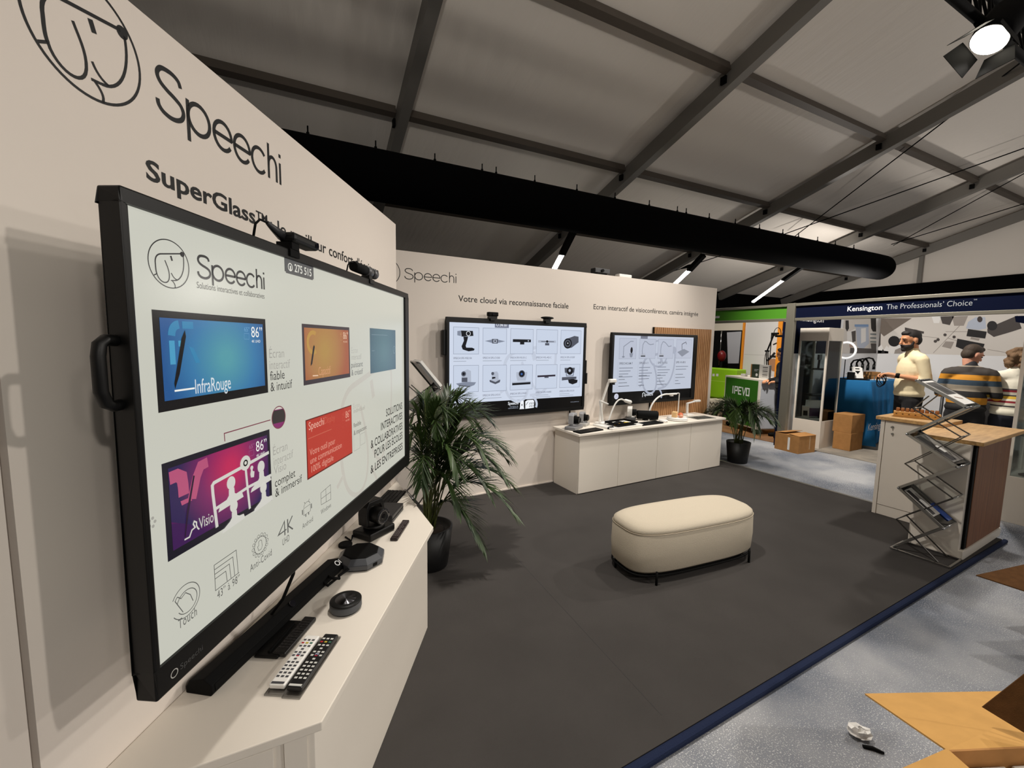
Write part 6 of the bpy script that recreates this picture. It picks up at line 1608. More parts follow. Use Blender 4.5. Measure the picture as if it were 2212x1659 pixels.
# ---------------------------------------------------------------- glass showcases
def showcase(label, loc):
    t_ = thing('glass_showcase', label, 'showcase', loc, 0, 'glass showcases')
    a, b, hh, zb, zt = 0.243, 0.215, 1.985, 0.46, 1.775
    MB().b2((-a, -b, 0), (a, b, zb)).build('base_cabinet', M_WHITE, t_, bevel=0.003)
    MB().b2((-a, -b, zt), (a, b, hh)).build('top_cap', M_WHITE, t_, bevel=0.003)
    for x in (-a + 0.0135, a - 0.0135):
        for y in (-b + 0.0135, b - 0.0135):
            MB().b2((x - 0.0135, y - 0.0135, zb), (x + 0.0135, y + 0.0135, zt)).build('post', M_WHITE, t_)
    for c, d in (((0, -b + 0.006, (zb + zt) / 2), (2 * a - 0.06, 0.005, zt - zb)), ((0, b - 0.006, (zb + zt) / 2), (2 * a - 0.06, 0.005, zt - zb)), ((-a + 0.006, 0, (zb + zt) / 2), (0.005, 2 * b - 0.06, zt - zb)), ((a - 0.006, 0, (zb + zt) / 2), (0.005, 2 * b - 0.06, zt - zb))):
        MB().box(c, d).build('glass_pane', M_GLASS, t_)
    for z in (0.86, 1.30):
        MB().box((0, 0, z), (2 * a - 0.03, 2 * b - 0.03, 0.006)).build('glass_shelf', clear('shelf_glass', (200, 210, 208), 0.4), t_)
    return t_


s1 = showcase('white framed glass showcase standing beside the blue table', (7.963, 3.675, -0.03))
s2c = copy_tree(s1); s2c.location = (6.42, 0.93, -0.03); s2c['label'] = 'white framed glass showcase cut by the frame edge behind the oak counter'
# goods in the showcase
zS = 0.4305
o = thing('boxed_phone_dock', 'white carton with a black window leaning in the showcase', 'carton', (7.80, 3.74, zS), -1.2, 'goods in the glass showcase')
ML = Matrix.Rotation(0.35, 3, 'X')
MB().box((0, 0, 0.115), (0.10, 0.03, 0.22), M=ML).build('box', M_LWHITE, o); MB().box(ML @ Vector((0, -0.017, 0.0)) + Vector((0, 0, 0.10)), (0.06, 0.004, 0.09), M=ML).build('window', M_MATT, o)
for i, (x, y) in enumerate(((7.97, 3.76), (8.06, 3.70))):
    o = thing('blister_pack', ('purple and white blister pack, the nearer the showcase post', 'purple and white blister pack, the deeper one in the showcase')[i], 'pack', (x, y, zS), -0.7, 'goods in the glass showcase')
    MB().box((0, 0, 0.16), (0.15, 0.02, 0.30), M=Matrix.Rotation(0.12, 3, 'X')).build('card', M_PAPER, o); MB().box((0.0, -0.022, 0.10), (0.11, 0.018, 0.14), M=Matrix.Rotation(0.12, 3, 'X')).build('insert', mat('plum_insert', (70, 28, 74), 0.5), o)
o = thing('black_pouch', 'black square pouch propped in the showcase', 'pouch', (8.10, 3.60, zS), -0.5, 'goods in the glass showcase'); MB().box((0, 0, 0.10), (0.15, 0.05, 0.19), M=Matrix.Rotation(0.15, 3, 'X')).build('pouch_body', M_MATT, o, bevel=0.01); MB().box((0, -0.03, 0.10), (0.10, 0.012, 0.10), M=Matrix.Rotation(0.15, 3, 'X')).build('flap', M_BLACK, o)
o = thing('docking_station', 'black docking station lying on the middle glass shelf', 'dock', (7.95, 3.66, 0.8335), -0.3, 'goods in the glass showcase'); MB().b2((-0.17, -0.06, 0), (0.17, 0.06, 0.03)).build('case', M_BLACK, o, bevel=0.005); MB().b2((-0.15, -0.062, 0.008), (0.10, -0.06, 0.02)).build('port_strip', M_DARK, o)
o = thing('black_stand_device', 'black adjustable device on the upper glass shelf', 'device', (8.0, 3.70, 1.2735), 0.2, 'goods in the glass showcase'); MB().b2((-0.09, -0.06, 0), (0.09, 0.06, 0.012)).build('base', M_MATT, o); MB().bar((0, 0, 0.012), (0.03, 0, 0.16), 0.03, 0.02).build('stem', M_MATT, o); MB().box((0.03, 0, 0.20), (0.16, 0.03, 0.09)).build('screen', M_BLACK, o, bevel=0.005)
for i, x in enumerate((7.86, 7.93, 8.00)):
    tag(MB().ball((0, 0, 0.012), (0.03, 0.02, 0.012), 12, 6).build('computer_mouse', M_MATT, loc=(x, 3.53 + 0.02 * i, zS)), 'small black mouse lying at the bottom of the showcase', 'mouse', 'mice in the glass showcase')


for i, (x, y) in enumerate(((6.33, 1.02), (6.40, 0.90))):
    tag(MB().lathe([(0.07, 0), (0.075, 0.01), (0.03, 0.03), (0.028, 0.05)], n=24).build('turntable_stand', M_BLACK, loc=(x, y, 0.4305)), ('round black stand foot in the showcase at the frame edge, nearer the glass', 'round black stand foot deeper in the showcase at the frame edge')[i], 'stand', 'stand feet in the cut showcase')


# ---------------------------------------------------------------- cartons on the floor
def carton(label, loc, rz, a, b, hh, tape=True, open_=False):
    t_ = thing('cardboard_box', label, 'box', loc, rz, 'cardboard boxes by the showcase')
    MB().b2((-a / 2, -b / 2, 0), (a / 2, b / 2, hh)).build('carton_body', M_CARD, t_, bevel=0.004)
    if open_:
        MB().add([(-a / 2, -b / 2 - 0.005, hh + 0.001), (a / 2, -b / 2 - 0.005, hh + 0.001), (a / 2, -0.02, hh + 0.012), (-a / 2, -0.02, hh + 0.012), (-a / 2, -b / 2 - 0.005, hh + 0.005), (a / 2, -b / 2 - 0.005, hh + 0.005), (a / 2, -0.02, hh + 0.016), (-a / 2, -0.02, hh + 0.016)], [(0, 3, 2, 1), (4, 5, 6, 7), (0, 1, 5, 4), (1, 2, 6, 5), (2, 3, 7, 6), (3, 0, 4, 7)]).build('flap', M_CARD, t_)
        MB().add([(-a / 2, b / 2 + 0.005, hh + 0.001), (a / 2, b / 2 + 0.005, hh + 0.001), (a / 2, 0.02, hh + 0.03), (-a / 2, 0.02, hh + 0.03), (-a / 2, b / 2 + 0.005, hh + 0.005), (a / 2, b / 2 + 0.005, hh + 0.005), (a / 2, 0.02, hh + 0.034), (-a / 2, 0.02, hh + 0.034)], [(0, 1, 2, 3), (7, 6, 5, 4), (0, 4, 5, 1), (1, 5, 6, 2), (2, 6, 7, 3), (3, 7, 4, 0)]).build('flap', M_CARD, t_)
    if tape:
        MB().b2((-a / 2 - 0.001, -0.055, hh * 0.12), (-a / 2 - 0.0003, -0.02, hh * 0.85)).build('label_strip', M_PAPER, t_)
        MB().b2((a * 0.12, -b / 2 - 0.001, hh * 0.2), (a * 0.18, -b / 2 - 0.0003, hh * 0.95)).build('tape_strip', mat('tan_tape', (196, 158, 116), 0.4), t_)
    return t_


carton('wide brown cardboard box with loose flaps in front of the showcase', (7.28, 3.61, -0.03), -0.12, 0.40, 0.39, 0.275, True, True)
carton('lower brown cardboard box of the stack beside the showcase', (8.20, 3.265, -0.022), -0.03, 0.38, 0.25, 0.285, False)
carton('upper brown cardboard box of the stack beside the showcase', (8.205, 3.275, 0.2635), -0.06, 0.38, 0.27, 0.30, False)
# ---------------------------------------------------------------- table with a blue cloth
tb = thing('draped_table', 'high table under a blue floor length cloth with white lettering', 'table', (9.15, 3.50, -0.022))
M_CLOTH = mat('blue_cloth', (34, 106, 160), 0.85, spec=0.2, bump=0.12, bscale=40)
hx, hy, ht = 0.62, 0.34, 1.112
n = 120; rings = []


def rim(t):
    per = 4 * (hx + hy); s_ = t * per
    for (ax_, ay_), (bx_, by_) in (((-hx, -hy), (hx, -hy)), ((hx, -hy), (hx, hy)), ((hx, hy), (-hx, hy)), ((-hx, hy), (-hx, -hy))):
        L = abs(bx_ - ax_) + abs(by_ - ay_)
        if s_ <= L:
            f = s_ / L; nx_, ny_ = (by_ - ay_) / L, -(bx_ - ax_) / L
            return ax_ + (bx_ - ax_) * f, ay_ + (by_ - ay_) * f, nx_, ny_, min(s_, L - s_)
        s_ -= L
    return -hx, -hy, 0, -1, 0


secs = []
for z, fl_, k in ((ht, 0, 0), (ht - 0.01, 0.006, 0), (ht - 0.15, 0.012, 0.004), (0.75, 0.02, 0.010), (0.4, 0.03, 0.018), (0.06, 0.045, 0.026)):
    P = []
    for i in range(n):
        x, y, nx_, ny_, e_ = rim(i / n); c_ = max(0, 1 - e_ / 0.14)
        off = fl_ + k * math.sin(i * 0.9 + 0.6 * math.sin(i * 0.37)) + (k * 3.0) * c_ * c_
        cx_ = (1 if x > 0 else -1) * c_ * c_ * k * 2.2; cy_ = (1 if y > 0 else -1) * c_ * c_ * k * 2.2
        P.append((x + nx_ * off + cx_, y + ny_ * off + cy_))
    secs.append((P, z))
loft(secs[::-1]).build('cloth', M_CLOTH, tb)
sc_t = Sheet(lambda a, b, d: (a, -hy - 0.125 - d, b)); p = PY(1876, 918, 3.035)
sc_t.text('Kensington', p.x - 9.15, 0.335, 0.115, m_w, width=0.62, weight=0.004); sc_t.build('lettering', tb)
for x in (-0.55, 0.55):
    for y in (-0.27, 0.27):
        MB().tube([(x, y, 0), (x, y, 1.09)], 0.018, 8).build('leg', M_DARK, tb)
ZT2 = 1.0905
tag(MB().b2((-0.05, -0.05, 0), (0.05, 0.05, 0.13)).build('black_box', M_MATT, loc=(8.66, 3.49, ZT2), rz=0.3, bevel=0.004), 'small black box standing on the blue table', 'box')
o = thing('tilted_device', 'white device with a black triangle leaning on a stand on the blue table', 'device', (8.80, 3.45, ZT2), -0.9)
MB().b2((-0.17, -0.11, 0), (0.14, 0.11, 0.012)).build('base', M_MATT, o); MR = Matrix.Rotation(-0.5, 3, 'X')
MB().box((0.0, 0.02, 0.12), (0.15, 0.02, 0.22), M=MR).build('slab', M_LWHITE, o, bevel=0.006)
MB().add([MR @ Vector(v) + Vector((0, 0.02, 0.12)) for v in ((-0.04, -0.0115, 0.03), (0.04, -0.0115, 0.03), (0.0, -0.0115, -0.03))], [(0, 1, 2)]).add([MR @ Vector(v) + Vector((0, 0.02, 0.12)) for v in ((-0.03, -0.0115, 0.08), (0.03, -0.0115, 0.08), (0.03, -0.0115, 0.06), (-0.03, -0.0115, 0.06))], [(0, 1, 2, 3)]).build('mark', M_MATT, o)
for i, (u_, v_) in enumerate(((1851, 790), (1863, 788), (1876, 786))):
    c = PX(u_, v_, 8.95); o = thing('headset', ('black headset nearest the showcase on the stand above the blue table', 'middle black headset on the stand above the blue table', 'black headset beside the white seam on the stand above the blue table')[i], 'headset', (8.95, c.y, c.z - 0.10), -1.2, 'headsets above the blue table')
    MB().tube([(-0.075, 0, 0.06), (-0.08, 0, 0.13), (-0.05, 0, 0.19), (0, 0, 0.205), (0.05, 0, 0.19), (0.08, 0, 0.13), (0.075, 0, 0.06)], 0.014, 8).build('headband', M_MATT, o)
    for x in (-0.075, 0.075):
        MB().cyl((x - 0.02, 0, 0.05), (x + 0.02, 0, 0.05), 0.045, n=18).build('ear_cup', M_BLACK, o)
c = PX(1863, 800, 8.95); o = thing('headset_stand', 'wire stand carrying the three black headsets on the blue table', 'stand', (8.95, c.y, ZT2)); MB().bar((0, -0.22, c.z - ZT2 - 0.075), (0, 0.22, c.z - ZT2 - 0.075), 0.10, 0.012).build('shelf', M_GLASS, o)
for y in (-0.18, 0.18):
    MB().tube([(0, y, 0), (0, y, c.z - ZT2 - 0.08)], 0.006, 6).build('leg', M_CHROME, o)
tag(MB().b2((-0.11, -0.07, 0), (0.11, 0.07, 0.13)).build('brown_box', M_CARD, loc=(9.28, 3.43, ZT2), rz=-0.25, bevel=0.003), 'small brown box on the blue table by the standing man', 'box')
tag(MB().b2((-0.16, -0.10, 0), (0.16, 0.10, 0.006)).build('paper_sheet', M_PAPER, loc=(9.15, 3.27, ZT2), rz=0.2), 'white paper sheet at the edge of the blue table', 'paper')
rg = thing('ring_light', 'white ring light on a stand behind the showcase', 'lamp', (8.75, 3.74, ZT2)); c = PX(1828, 757, 8.75)
MB().tube([(0, (c.y - 3.74) + 0.14 * math.cos(t * PI / 14) * 1.0, c.z - ZT2 + 0.14 * math.sin(t * PI / 14)) for t in range(28)], 0.019, 8, closed=True).build('ring', mat('ring_white', (245, 245, 245), 0.4, emit=(235, 235, 235), estr=0.35), rg)
MB().tube([(0, c.y - 3.74, 0.0), (0, c.y - 3.74, c.z - ZT2 - 0.16)], 0.007, 8).build('pole', M_MATT, rg); MB().lathe([(0.06, 0), (0.06, 0.01)], (0, c.y - 3.74, 0), 16).build('foot', M_MATT, rg)

# ---------------------------------------------------------------- the green stand
A_, B_, C_ = Vector((8.163, 5.488)), Vector((7.818, 4.56)), Vector((8.62, 4.72))
ang = math.atan2(B_.y - A_.y, B_.x - A_.x)
ic = thing('promotion_counter', 'green fronted white counter on castors with bold white lettering', 'counter', (A_.x, A_.y, -0.022), ang)
Lc = (B_ - A_).length; Dc = 0.72
MB().b2((0, 0.0, 0.10), (Lc, Dc, 1.05)).build('body', M_WHITE, ic, bevel=0.004)
MB().b2((0.035, -0.006, 0.13), (Lc - 0.035, -0.0005, 1.015)).build('front_panel', mat('green_front', (48, 104, 24), 0.45), ic)
MB().b2((Lc + 0.0005, 0.03, 0.12), (Lc + 0.012, Dc - 0.02, 0.46)).build('drawer', mat('pale_grey_front', (196, 200, 208), 0.5), ic); MB().b2((Lc + 0.0005, 0.03, 0.47), (Lc + 0.012, Dc - 0.02, 0.86)).build('drawer', mat('pale_grey_front'), ic); MB().b2((Lc + 0.0005, 0.03, 0.87), (Lc + 0.012, Dc - 0.02, 1.03)).build('drawer', mat('pale_grey_front'), ic)
s_ = Sheet(lambda a, b, d: (a, -0.0065 - d, b))
# block capitals
gl = {'I': [[(0, 0), (0, 1)]], 'P': [[(0, 0), (0, 0.93), (0.5, 0.93), (0.5, 0.45), (0, 0.45)]], 'E': [[(0.55, 0.93), (0, 0.93), (0, 0.07), (0.55, 0.07)], [(0, 0.5), (0.45, 0.5)]], 'V': [[(0, 1), (0.3, 0.05), (0.6, 1)]], 'O': [[(0, 0.07), (0, 0.93), (0.5, 0.93), (0.5, 0.07)]]}
x = 0.27
for chx, adv in (('I', 0.055), ('P', 0.115), ('E', 0.105), ('V', 0.115), ('O', 0.1)):
    for ln in gl[chx]:
        s_.line([(x + p[0] * 0.15, 0.70 + p[1] * 0.155) for p in ln], 0.026, ink((226, 230, 224)), closed=(chx == 'O'))
    x += adv
s_.build('lettering', ic)
for x, y in ((0.08, 0.08), (Lc - 0.08, 0.08), (0.08, Dc - 0.08), (Lc - 0.08, Dc - 0.08)):
    MB().cyl((x - 0.018, y, 0.048), (x + 0.018, y, 0.048), 0.046, n=18).b2((x - 0.03, y - 0.03, 0.09), (x + 0.03, y + 0.03, 0.0998)).build('castor', M_MATT, ic)
RI = Matrix.Rotation(ang, 3, 'Z'); IC = lambda x, y: RI @ Vector((x, y, 0)) + Vector((A_.x, A_.y, 1.0285))
o = thing('product_box', 'dark green product box with a white badge on the green counter', 'box', IC(0.62, 0.22), ang, 'product boxes on the green counter'); MB().b2((-0.12, -0.04, 0), (0.12, 0.06, 0.26)).build('carton', mat('box_green', (52, 66, 50), 0.5), o, bevel=0.003)
s_ = Sheet(lambda a, b, d: (a, -0.0405 - d, b)); s_.disc((0.05, 0.06), 0.03, m_w, 1); s_.line([(-0.02, 0.16), (0.09, 0.16)], 0.012, m_g); s_.line([(-0.02, 0.135), (0.06, 0.135)], 0.012, m_g); s_.rect(-0.12, 0.0, -0.09, 0.26, ink((176, 128, 78))); s_.build('print', o)
o = thing('product_box', 'white product box covered with small print on the green counter', 'box', IC(0.86, 0.20), ang + 0.25, 'product boxes on the green counter'); MB().b2((-0.10, -0.03, 0), (0.10, 0.03, 0.26)).build('carton', M_PAPER, o, bevel=0.003)
s_ = Sheet(lambda a, b, d: (a, -0.0305 - d, b))
for i in range(6):
    s_.rect(-0.03, 0.03 + i * 0.035, 0.07, 0.05 + i * 0.035, ink((120, 120, 118)) if i % 2 else ink((186, 186, 184)))
s_.build('print', o)
tag(MB().b2((-0.06, -0.03, 0), (0.06, 0.03, 0.05)).build('card_box', M_PAPER, loc=IC(0.30, 0.2), rz=ang, bevel=0.003), 'small white card box on the green counter', 'box')
pa_ = IC(0.55, 0.50)
ar = thing('document_camera', 'black jointed document camera on the green counter', 'document camera', pa_, ang)
MB().lathe([(0.07, 0), (0.07, 0.015), (0.03, 0.03)], n=20).build('base', M_MATT, ar)
vL = Vector((-0.04, 0, 0.52)); vT = Vector((0.10, 0, 0.84))
for y in (-0.022, 0.022):
    MB().bar((0.02 + y, 0, 0.02), vL + Vector((y, 0, 0)), 0.016, 0.012).build('lower_arm', M_MATT, ar)
MB().box(vL, (0.09, 0.03, 0.03)).build('joint', M_MATT, ar); MB().bar(vL, vT, 0.024, 0.016).build('upper_arm', M_MATT, ar)
MB().box(vT + Vector((0.03, 0, 0.02)), (0.16, 0.04, 0.035)).build('head_mount', M_MATT, ar, bevel=0.004); MB().box(vT + Vector((0.15, 0, -0.03)), (0.18, 0.05, 0.04)).build('camera_head', M_MATT, ar, bevel=0.006)
MB().tube(bez(tuple(vT + Vector((0, 0, 0.035))), tuple(vT + Vector((0.02, 0, 0.16))), tuple(vT + Vector((0.17, 0, 0.18))), tuple(vT + Vector((0.18, 0, -0.01))), 12), 0.006, 6).build('cable', M_MATT, ar)
MB().tube(bez(tuple(vL), (-0.14, 0, 0.40), (-0.08, 0, 0.15), (0.0, 0.0, 0.02), 10), 0.005, 6).build('cable', M_MATT, ar)
# printed display wall with orange edges
M_OR = mat('orange_panel', (226, 140, 30), 0.55)
g9 = lambda x, y: (PX(x, y, 9.5).y, PX(x, y, 9.5).z)
pw = thing('poster_wall', 'white printed wall panel framed by orange uprights on the green stand', 'poster wall', (9.5, 5.6, -0.022))
yl_, yr_ = g9(1603, 750)[0], g9(1682, 750)[0]
MB().b2((0, yr_ - 5.6, 0), (0.03, yl_ - 5.6, 2.28)).build('panel', mat('poster_white', (206, 204, 202), 0.6), pw)
MB().b2((-0.03, yl_ - 5.6 - 0.05, 0), (0.04, yl_ - 5.6 + 0.0, 2.28)).build('upright', M_OR, pw); MB().b2((-0.03, yr_ - 5.6 - 0.06, 0), (0.04, yr_ - 5.6 + 0.03, 2.28)).build('upright', M_OR, pw)
s_ = Sheet(lambda a, b, d: (-0.0006 - d, a - 5.6, b + 0.022)); s_.rect(yr_, -0.02, yl_, g9(1660, 817)[1], M_OR)
q = lambda pts, m, k=1: s_.poly([g9(1540 + X * 0.2002, 690 + Y * 0.189) for X, Y in pts], m, k)
q([(628, 170), (740, 172), (740, 448), (610, 430)], bk_); q([(640, 190), (722, 192), (712, 415), (622, 410)], ink((214, 208, 204)), 2)
s_.line([g9(1540 + X * 0.2, 690 + Y * 0.189) for X, Y in ((650, 290), (690, 270), (712, 300), (720, 340))], 0.03, bk_, 3); s_.line([g9(1540 + X * 0.2, 690 + Y * 0.189) for X, Y in ((585, 475), (640, 420), (670, 380))], 0.05, bk_, 3)
q([(600, 460), (660, 445), (710, 480), (690, 600), (640, 590), (600, 520)], ink((164, 120, 88)), 3); s_.line([g9(1540 + X * 0.2, 690 + Y * 0.189) for X, Y in ((340, 400), (600, 410))], 0.006, ink((170, 166, 164)), 1)
s_.build('print', pw)
ba = thing('banner', 'orange banner with a printed photo beside the grey post', 'banner', (9.0, 4.75, -0.022)); g_ = lambda x, y: (PX(x, y, 9.0).y, PX(x, y, 9.0).z)
ya_, yb_ = g_(1690, 750)[0], g_(1712, 750)[0]
MB().b2((0, yb_ - 4.75, 0), (0.02, ya_ - 4.75, 2.2)).build('panel', M_OR, ba)
s_ = Sheet(lambda a, b, d: (-0.0006 - d, a - 4.75, b + 0.022)); s_.rect(yb_, g_(1700, 815)[1], ya_, 2.19, ink((190, 170, 150)))
s_.disc(g_(1700, 717), 0.09, ink((230, 228, 226)), 1); s_.poly([g_(*p) for p in ((1691, 742), (1712, 738), (1712, 752), (1691, 755))], ink((150, 90, 56)), 1); s_.poly([g_(*p) for p in ((1690, 728), (1712, 722), (1712, 728), (1690, 738))], ink((44, 36, 34)), 1); s_.line([g_(1691, 822), g_(1702, 823)], 0.03, m_w, 1); s_.line([g_(1691, 832), g_(1704, 833)], 0.012, m_w, 1)
s_.build('print', ba)
# dark media wall, red ball and pole
dw = thing('media_wall', 'black media wall with a pale screen at the back of the green stand', 'media wall', (10.2, 6.9, -0.022)); h_ = lambda x, y: (PX(x, y, 10.2).y, PX(x, y, 10.2).z)
MB().b2((0, -0.75, 0), (0.04, 1.2, 2.05)).build('panel', M_MATT, dw); MB().b2((0, -0.75, 2.055), (0.05, 1.2, 2.30)).build('light_band', mat('pale_band', (226, 216, 200), 0.6), dw)
pc = [h_(1571, 718), h_(1602, 716), h_(1596, 785), h_(1573, 785)]
MB().prism([(a - 6.9, b + 0.022) for a, b in pc], -0.012, -0.0005, fn=lambda x, y, z: (z, x, y)).build('pale_screen', mat('pale_grey', (184, 184, 192), 0.5), dw)
MB().tube([(-0.05, h_(1561, 710)[0] - 6.9, 1.15), (-0.05, h_(1562, 710)[0] - 6.9, 2.04)], 0.014, 8).build('pole', M_CHROME, dw)
c = PX(1559, 769, 9.9)
rb_ = thing('exercise_ball', 'dark red round device on a black stand in front of the media wall', 'device', (9.9, c.y, -0.022)); MB().ball((0, 0, c.z + 0.022), (0.10, 0.105, 0.14), 20, 12).build('red_body', mat('dark_red', (120, 16, 22), 0.35), rb_); MB().tube([(0, 0, 0), (0, 0, c.z - 0.13)], 0.03, 8).build('stand', M_MATT, rb_); MB().lathe([(0.18, 0), (0.18, 0.02)], n=20).build('foot', M_MATT, rb_)
lb = thing('lime_cabinet', 'lime green cabinet behind the green fronted counter', 'cabinet', (9.1, 6.2, -0.022)); a_, b_ = PX(1535, 800, 9.1).y, PX(1592, 800, 9.1).y; zt_ = PX(1565, 797, 9.1).z + 0.022
M_LIME = mat('lime_green', (150, 208, 30), 0.5)
MB().b2((0, b_ - 6.2, 0.42), (0.36, a_ + 0.25 - 6.2, zt_)).build('body', M_LIME, lb, bevel=0.02); MB().b2((0.05, b_ - 6.2 + 0.05, 0), (0.33, a_ + 0.2 - 6.2, 0.4195)).build('plinth', M_LIME, lb)
s_ = Sheet(lambda a, b, d: (-0.0006 - d, a - 6.2, b + 0.022))
for x in (1541, 1549):
    p = PX(x, 810, 9.1); s_.rect(p.y - 0.035, p.z - 0.03, p.y + 0.025, p.z + 0.03, m_w)
s_.line([(b_ + 0.2, zt_ - 0.32), (a_ + 0.2, zt_ - 0.32)], 0.012, ink((190, 230, 90))); s_.build('print', lb)
st_ = thing('zigzag_pouf', 'cream pouf with a black zigzag pattern beside the lime cabinet', 'pouf', (8.75, PX(1552, 842, 8.75).y, -0.022)); MB().lathe([(0.19, 0), (0.21, 0.03), (0.21, 0.40), (0.18, 0.44), (0.01, 0.45)], n=28).build('cushion', mat('cream_cloth', (232, 222, 200), 0.9), st_)
zg = MB()
for r_ in range(4):
    P = []
    for i in range(33):
        t = 2 * PI * i / 32; P.append((0.2125 * math.cos(t), 0.2125 * math.sin(t), 0.07 + r_ * 0.09 + (0.05 if i % 2 else 0)))
    zg.tube(P, 0.007, 4)
zg.build('zigzag_pattern', M_MATT, st_)


# ================================================================ people
def capsule(mb, a, b, ra, rb=None, mi=0):
    rb = ra if rb is None else rb; a, b = Vector(a), Vector(b); d = b - a; L = d.length
    pts = [a - d.normalized() * ra * 0.98, a - d.normalized() * ra * 0.7, a, b, b + d.normalized() * rb * 0.7, b + d.normalized() * rb * 0.98] if L > 1e-6 else [a, b]
    mb.tube(pts, [ra * 0.15, ra * 0.72, ra, rb, rb * 0.72, rb * 0.15], 12, mi); return mb


def person(label, loc, yaw, k, arms, skin, top, trouser, hair_m, hair, lean=0.0, head=(0, 0), beard=None, sleeve=1.0, female=False, shoes=None, fingers=True):
    """arms = ((elbow), (wrist)) for the right then the left, in the person's own frame: x right, y forward"""
    t_ = thing('person', label, 'person', loc, yaw)
    S_ = lambda p: Vector(p) * k
    cl, sl_ = math.cos(lean), math.sin(lean)

    def T(p):
        p = Vector(p)
        if p.z > 0.98:
            dz = p.z - 0.98; p = Vector((p.x, p.y + dz * sl_ + 0.0, 0.98 + dz * cl))
        return p * k
    sw_ = 0.165 if female else 0.185
    hc = T((0, 0.03, 1.625)); Rh = Matrix.Rotation(head[0], 3, 'Z') @ Matrix.Rotation(head[1], 3, 'X')
    Hh = lambda p: hc + Rh @ (Vector(p) * k)
    body = MB(); shirt = MB(); trous = MB()

    def torso(mb, g):
        mb.ball(T((0, 0, 0.97 if g > 0 else 0.95)), tuple(x * k for x in (0.158 + g, 0.112 + g, 0.07 + g if g > 0 else 0.12 + g)), 18, 10)
        capsule(mb, T((-0.055, 0, 1.06)), T((0.055, 0, 1.06)), (0.098 + g) * k)
        mb.ball(T((0, 0.005, 1.255)), tuple(x * k for x in ((0.155 if female else 0.168) + g, 0.108 + g, 0.185 + g)), 18, 12)
        capsule(mb, T((-sw_ + 0.03, -0.01, 1.405)), T((sw_ - 0.03, -0.01, 1.405)), (0.062 + g) * k)
        for s_ in (-1, 1):
            capsule(mb, T((s_ * 0.05, -0.01, 1.44)), T((s_ * (sw_ - 0.02), -0.01, 1.40)), (0.05 + g) * k, (0.055 + g) * k)

    def limbs(mb, g, full):
        for i, s_ in enumerate((1, -1)):
            sh_ = T((s_ * sw_, -0.01, 1.40)); el, wr = S_(arms[i][0]), S_(arms[i][1])
            capsule(mb, sh_, el, (0.052 + g) * k, (0.041 + g) * k)
            f = 1.0 if full else sleeve
            if f > 0:
                e2 = el.lerp(wr, f); capsule(mb, el, e2, (0.040 + g) * k, (0.040 + g + (0.028 - 0.040) * f) * k)

    torso(body, -0.012); limbs(body, -0.004, True)
    capsule(body, T((0, -0.01, 1.42)), hc + Rh @ (Vector((0, -0.02, -0.06)) * k), 0.058 * k, 0.054 * k)
    for s_ in (-1, 1):
        hp, kn, an = S_((s_ * 0.085, 0, 0.90)), S_((s_ * 0.10, 0.015, 0.49)), S_((s_ * 0.105, -0.02, 0.09))
        capsule(body, hp, kn, 0.075 * k, 0.05 * k); capsule(body, kn, an, 0.048 * k, 0.036 * k)
        capsule(trous, hp, kn, 0.096 * k, 0.068 * k); capsule(trous, kn, an + Vector((0, 0, 0.0)), 0.067 * k, 0.058 * k)
    trous.ball(S_((0, 0, 0.94)), tuple(x * k for x in (0.172, 0.126, 0.115)), 18, 10)
    # head with jaw, nose, brow, ears
    body.ball(hc + Rh @ (Vector((0, -0.012, 0.03)) * k), tuple(x * k for x in (0.075, 0.096, 0.092)), 18, 12, 0, Rh)
    body.ball(hc + Rh @ (Vector((0, 0.022, -0.045)) * k), tuple(x * k for x in (0.058, 0.068, 0.072)), 16, 10, 0, Rh)
    capsule(body, Hh((0, 0.084, 0.022)), Hh((0, 0.108, -0.022)), 0.010 * k, 0.014 * k)
    capsule(body, Hh((-0.036, 0.072, 0.032)), Hh((0.036, 0.072, 0.032)), 0.015 * k)
    capsule(body, Hh((-0.020, 0.082, -0.060)), Hh((0.020, 0.082, -0.060)), 0.010 * k)
    body.ball(Hh((0, 0.074, -0.098)), 0.024 * k, 12, 8)
    for s_ in (-1, 1):
        body.ball(Hh((s_ * 0.077, -0.012, -0.005)), tuple(x * k for x in (0.012, 0.022, 0.034)), 10, 8, 0, Rh)
    # hands: palm, four unequal curled fingers, thumb from the side of the palm
    for i, s_ in enumerate((1, -1)):
        el, wr = S_(arms[i][0]), S_(arms[i][1]); d = (wr - el).normalized(); upv = Vector((0, 0, 1)); side = d.cross(upv).normalized() if abs(d.z) < 0.95 else Vector((1, 0, 0)); pn = side.cross(d).normalized()
        capsule(body, wr, wr + d * 0.055 * k + side * 0.016 * k, 0.025 * k, 0.022 * k); capsule(body, wr, wr + d * 0.055 * k - side * 0.016 * k, 0.025 * k, 0.022 * k)
        for j, L in enumerate((0.066, 0.076, 0.072, 0.056)):
            b0 = wr + d * 0.072 * k + side * (0.030 - 0.020 * j) * k; c = 0.35 + 0.12 * j
            m1 = b0 + (d * math.cos(c) - pn * math.sin(c)) * L * 0.5 * k; m2 = m1 + (d * math.cos(c + 0.8) - pn * math.sin(c + 0.8)) * L * 0.42 * k
            capsule(body, b0, m1, 0.0105 * k, 0.0095 * k); capsule(body, m1, m2, 0.0095 * k, 0.008 * k)
        inn = -side * s_ if False else side * (-1 if s_ > 0 else 1)
        th0 = wr + d * 0.02 * k + inn * 0.028 * k; th1 = th0 + (d * 0.7 + inn * 0.6 - pn * 0.3).normalized() * 0.042 * k; th2 = th1 + (d * 0.9 + inn * 0.1 - pn * 0.4).normalized() * 0.03 * k
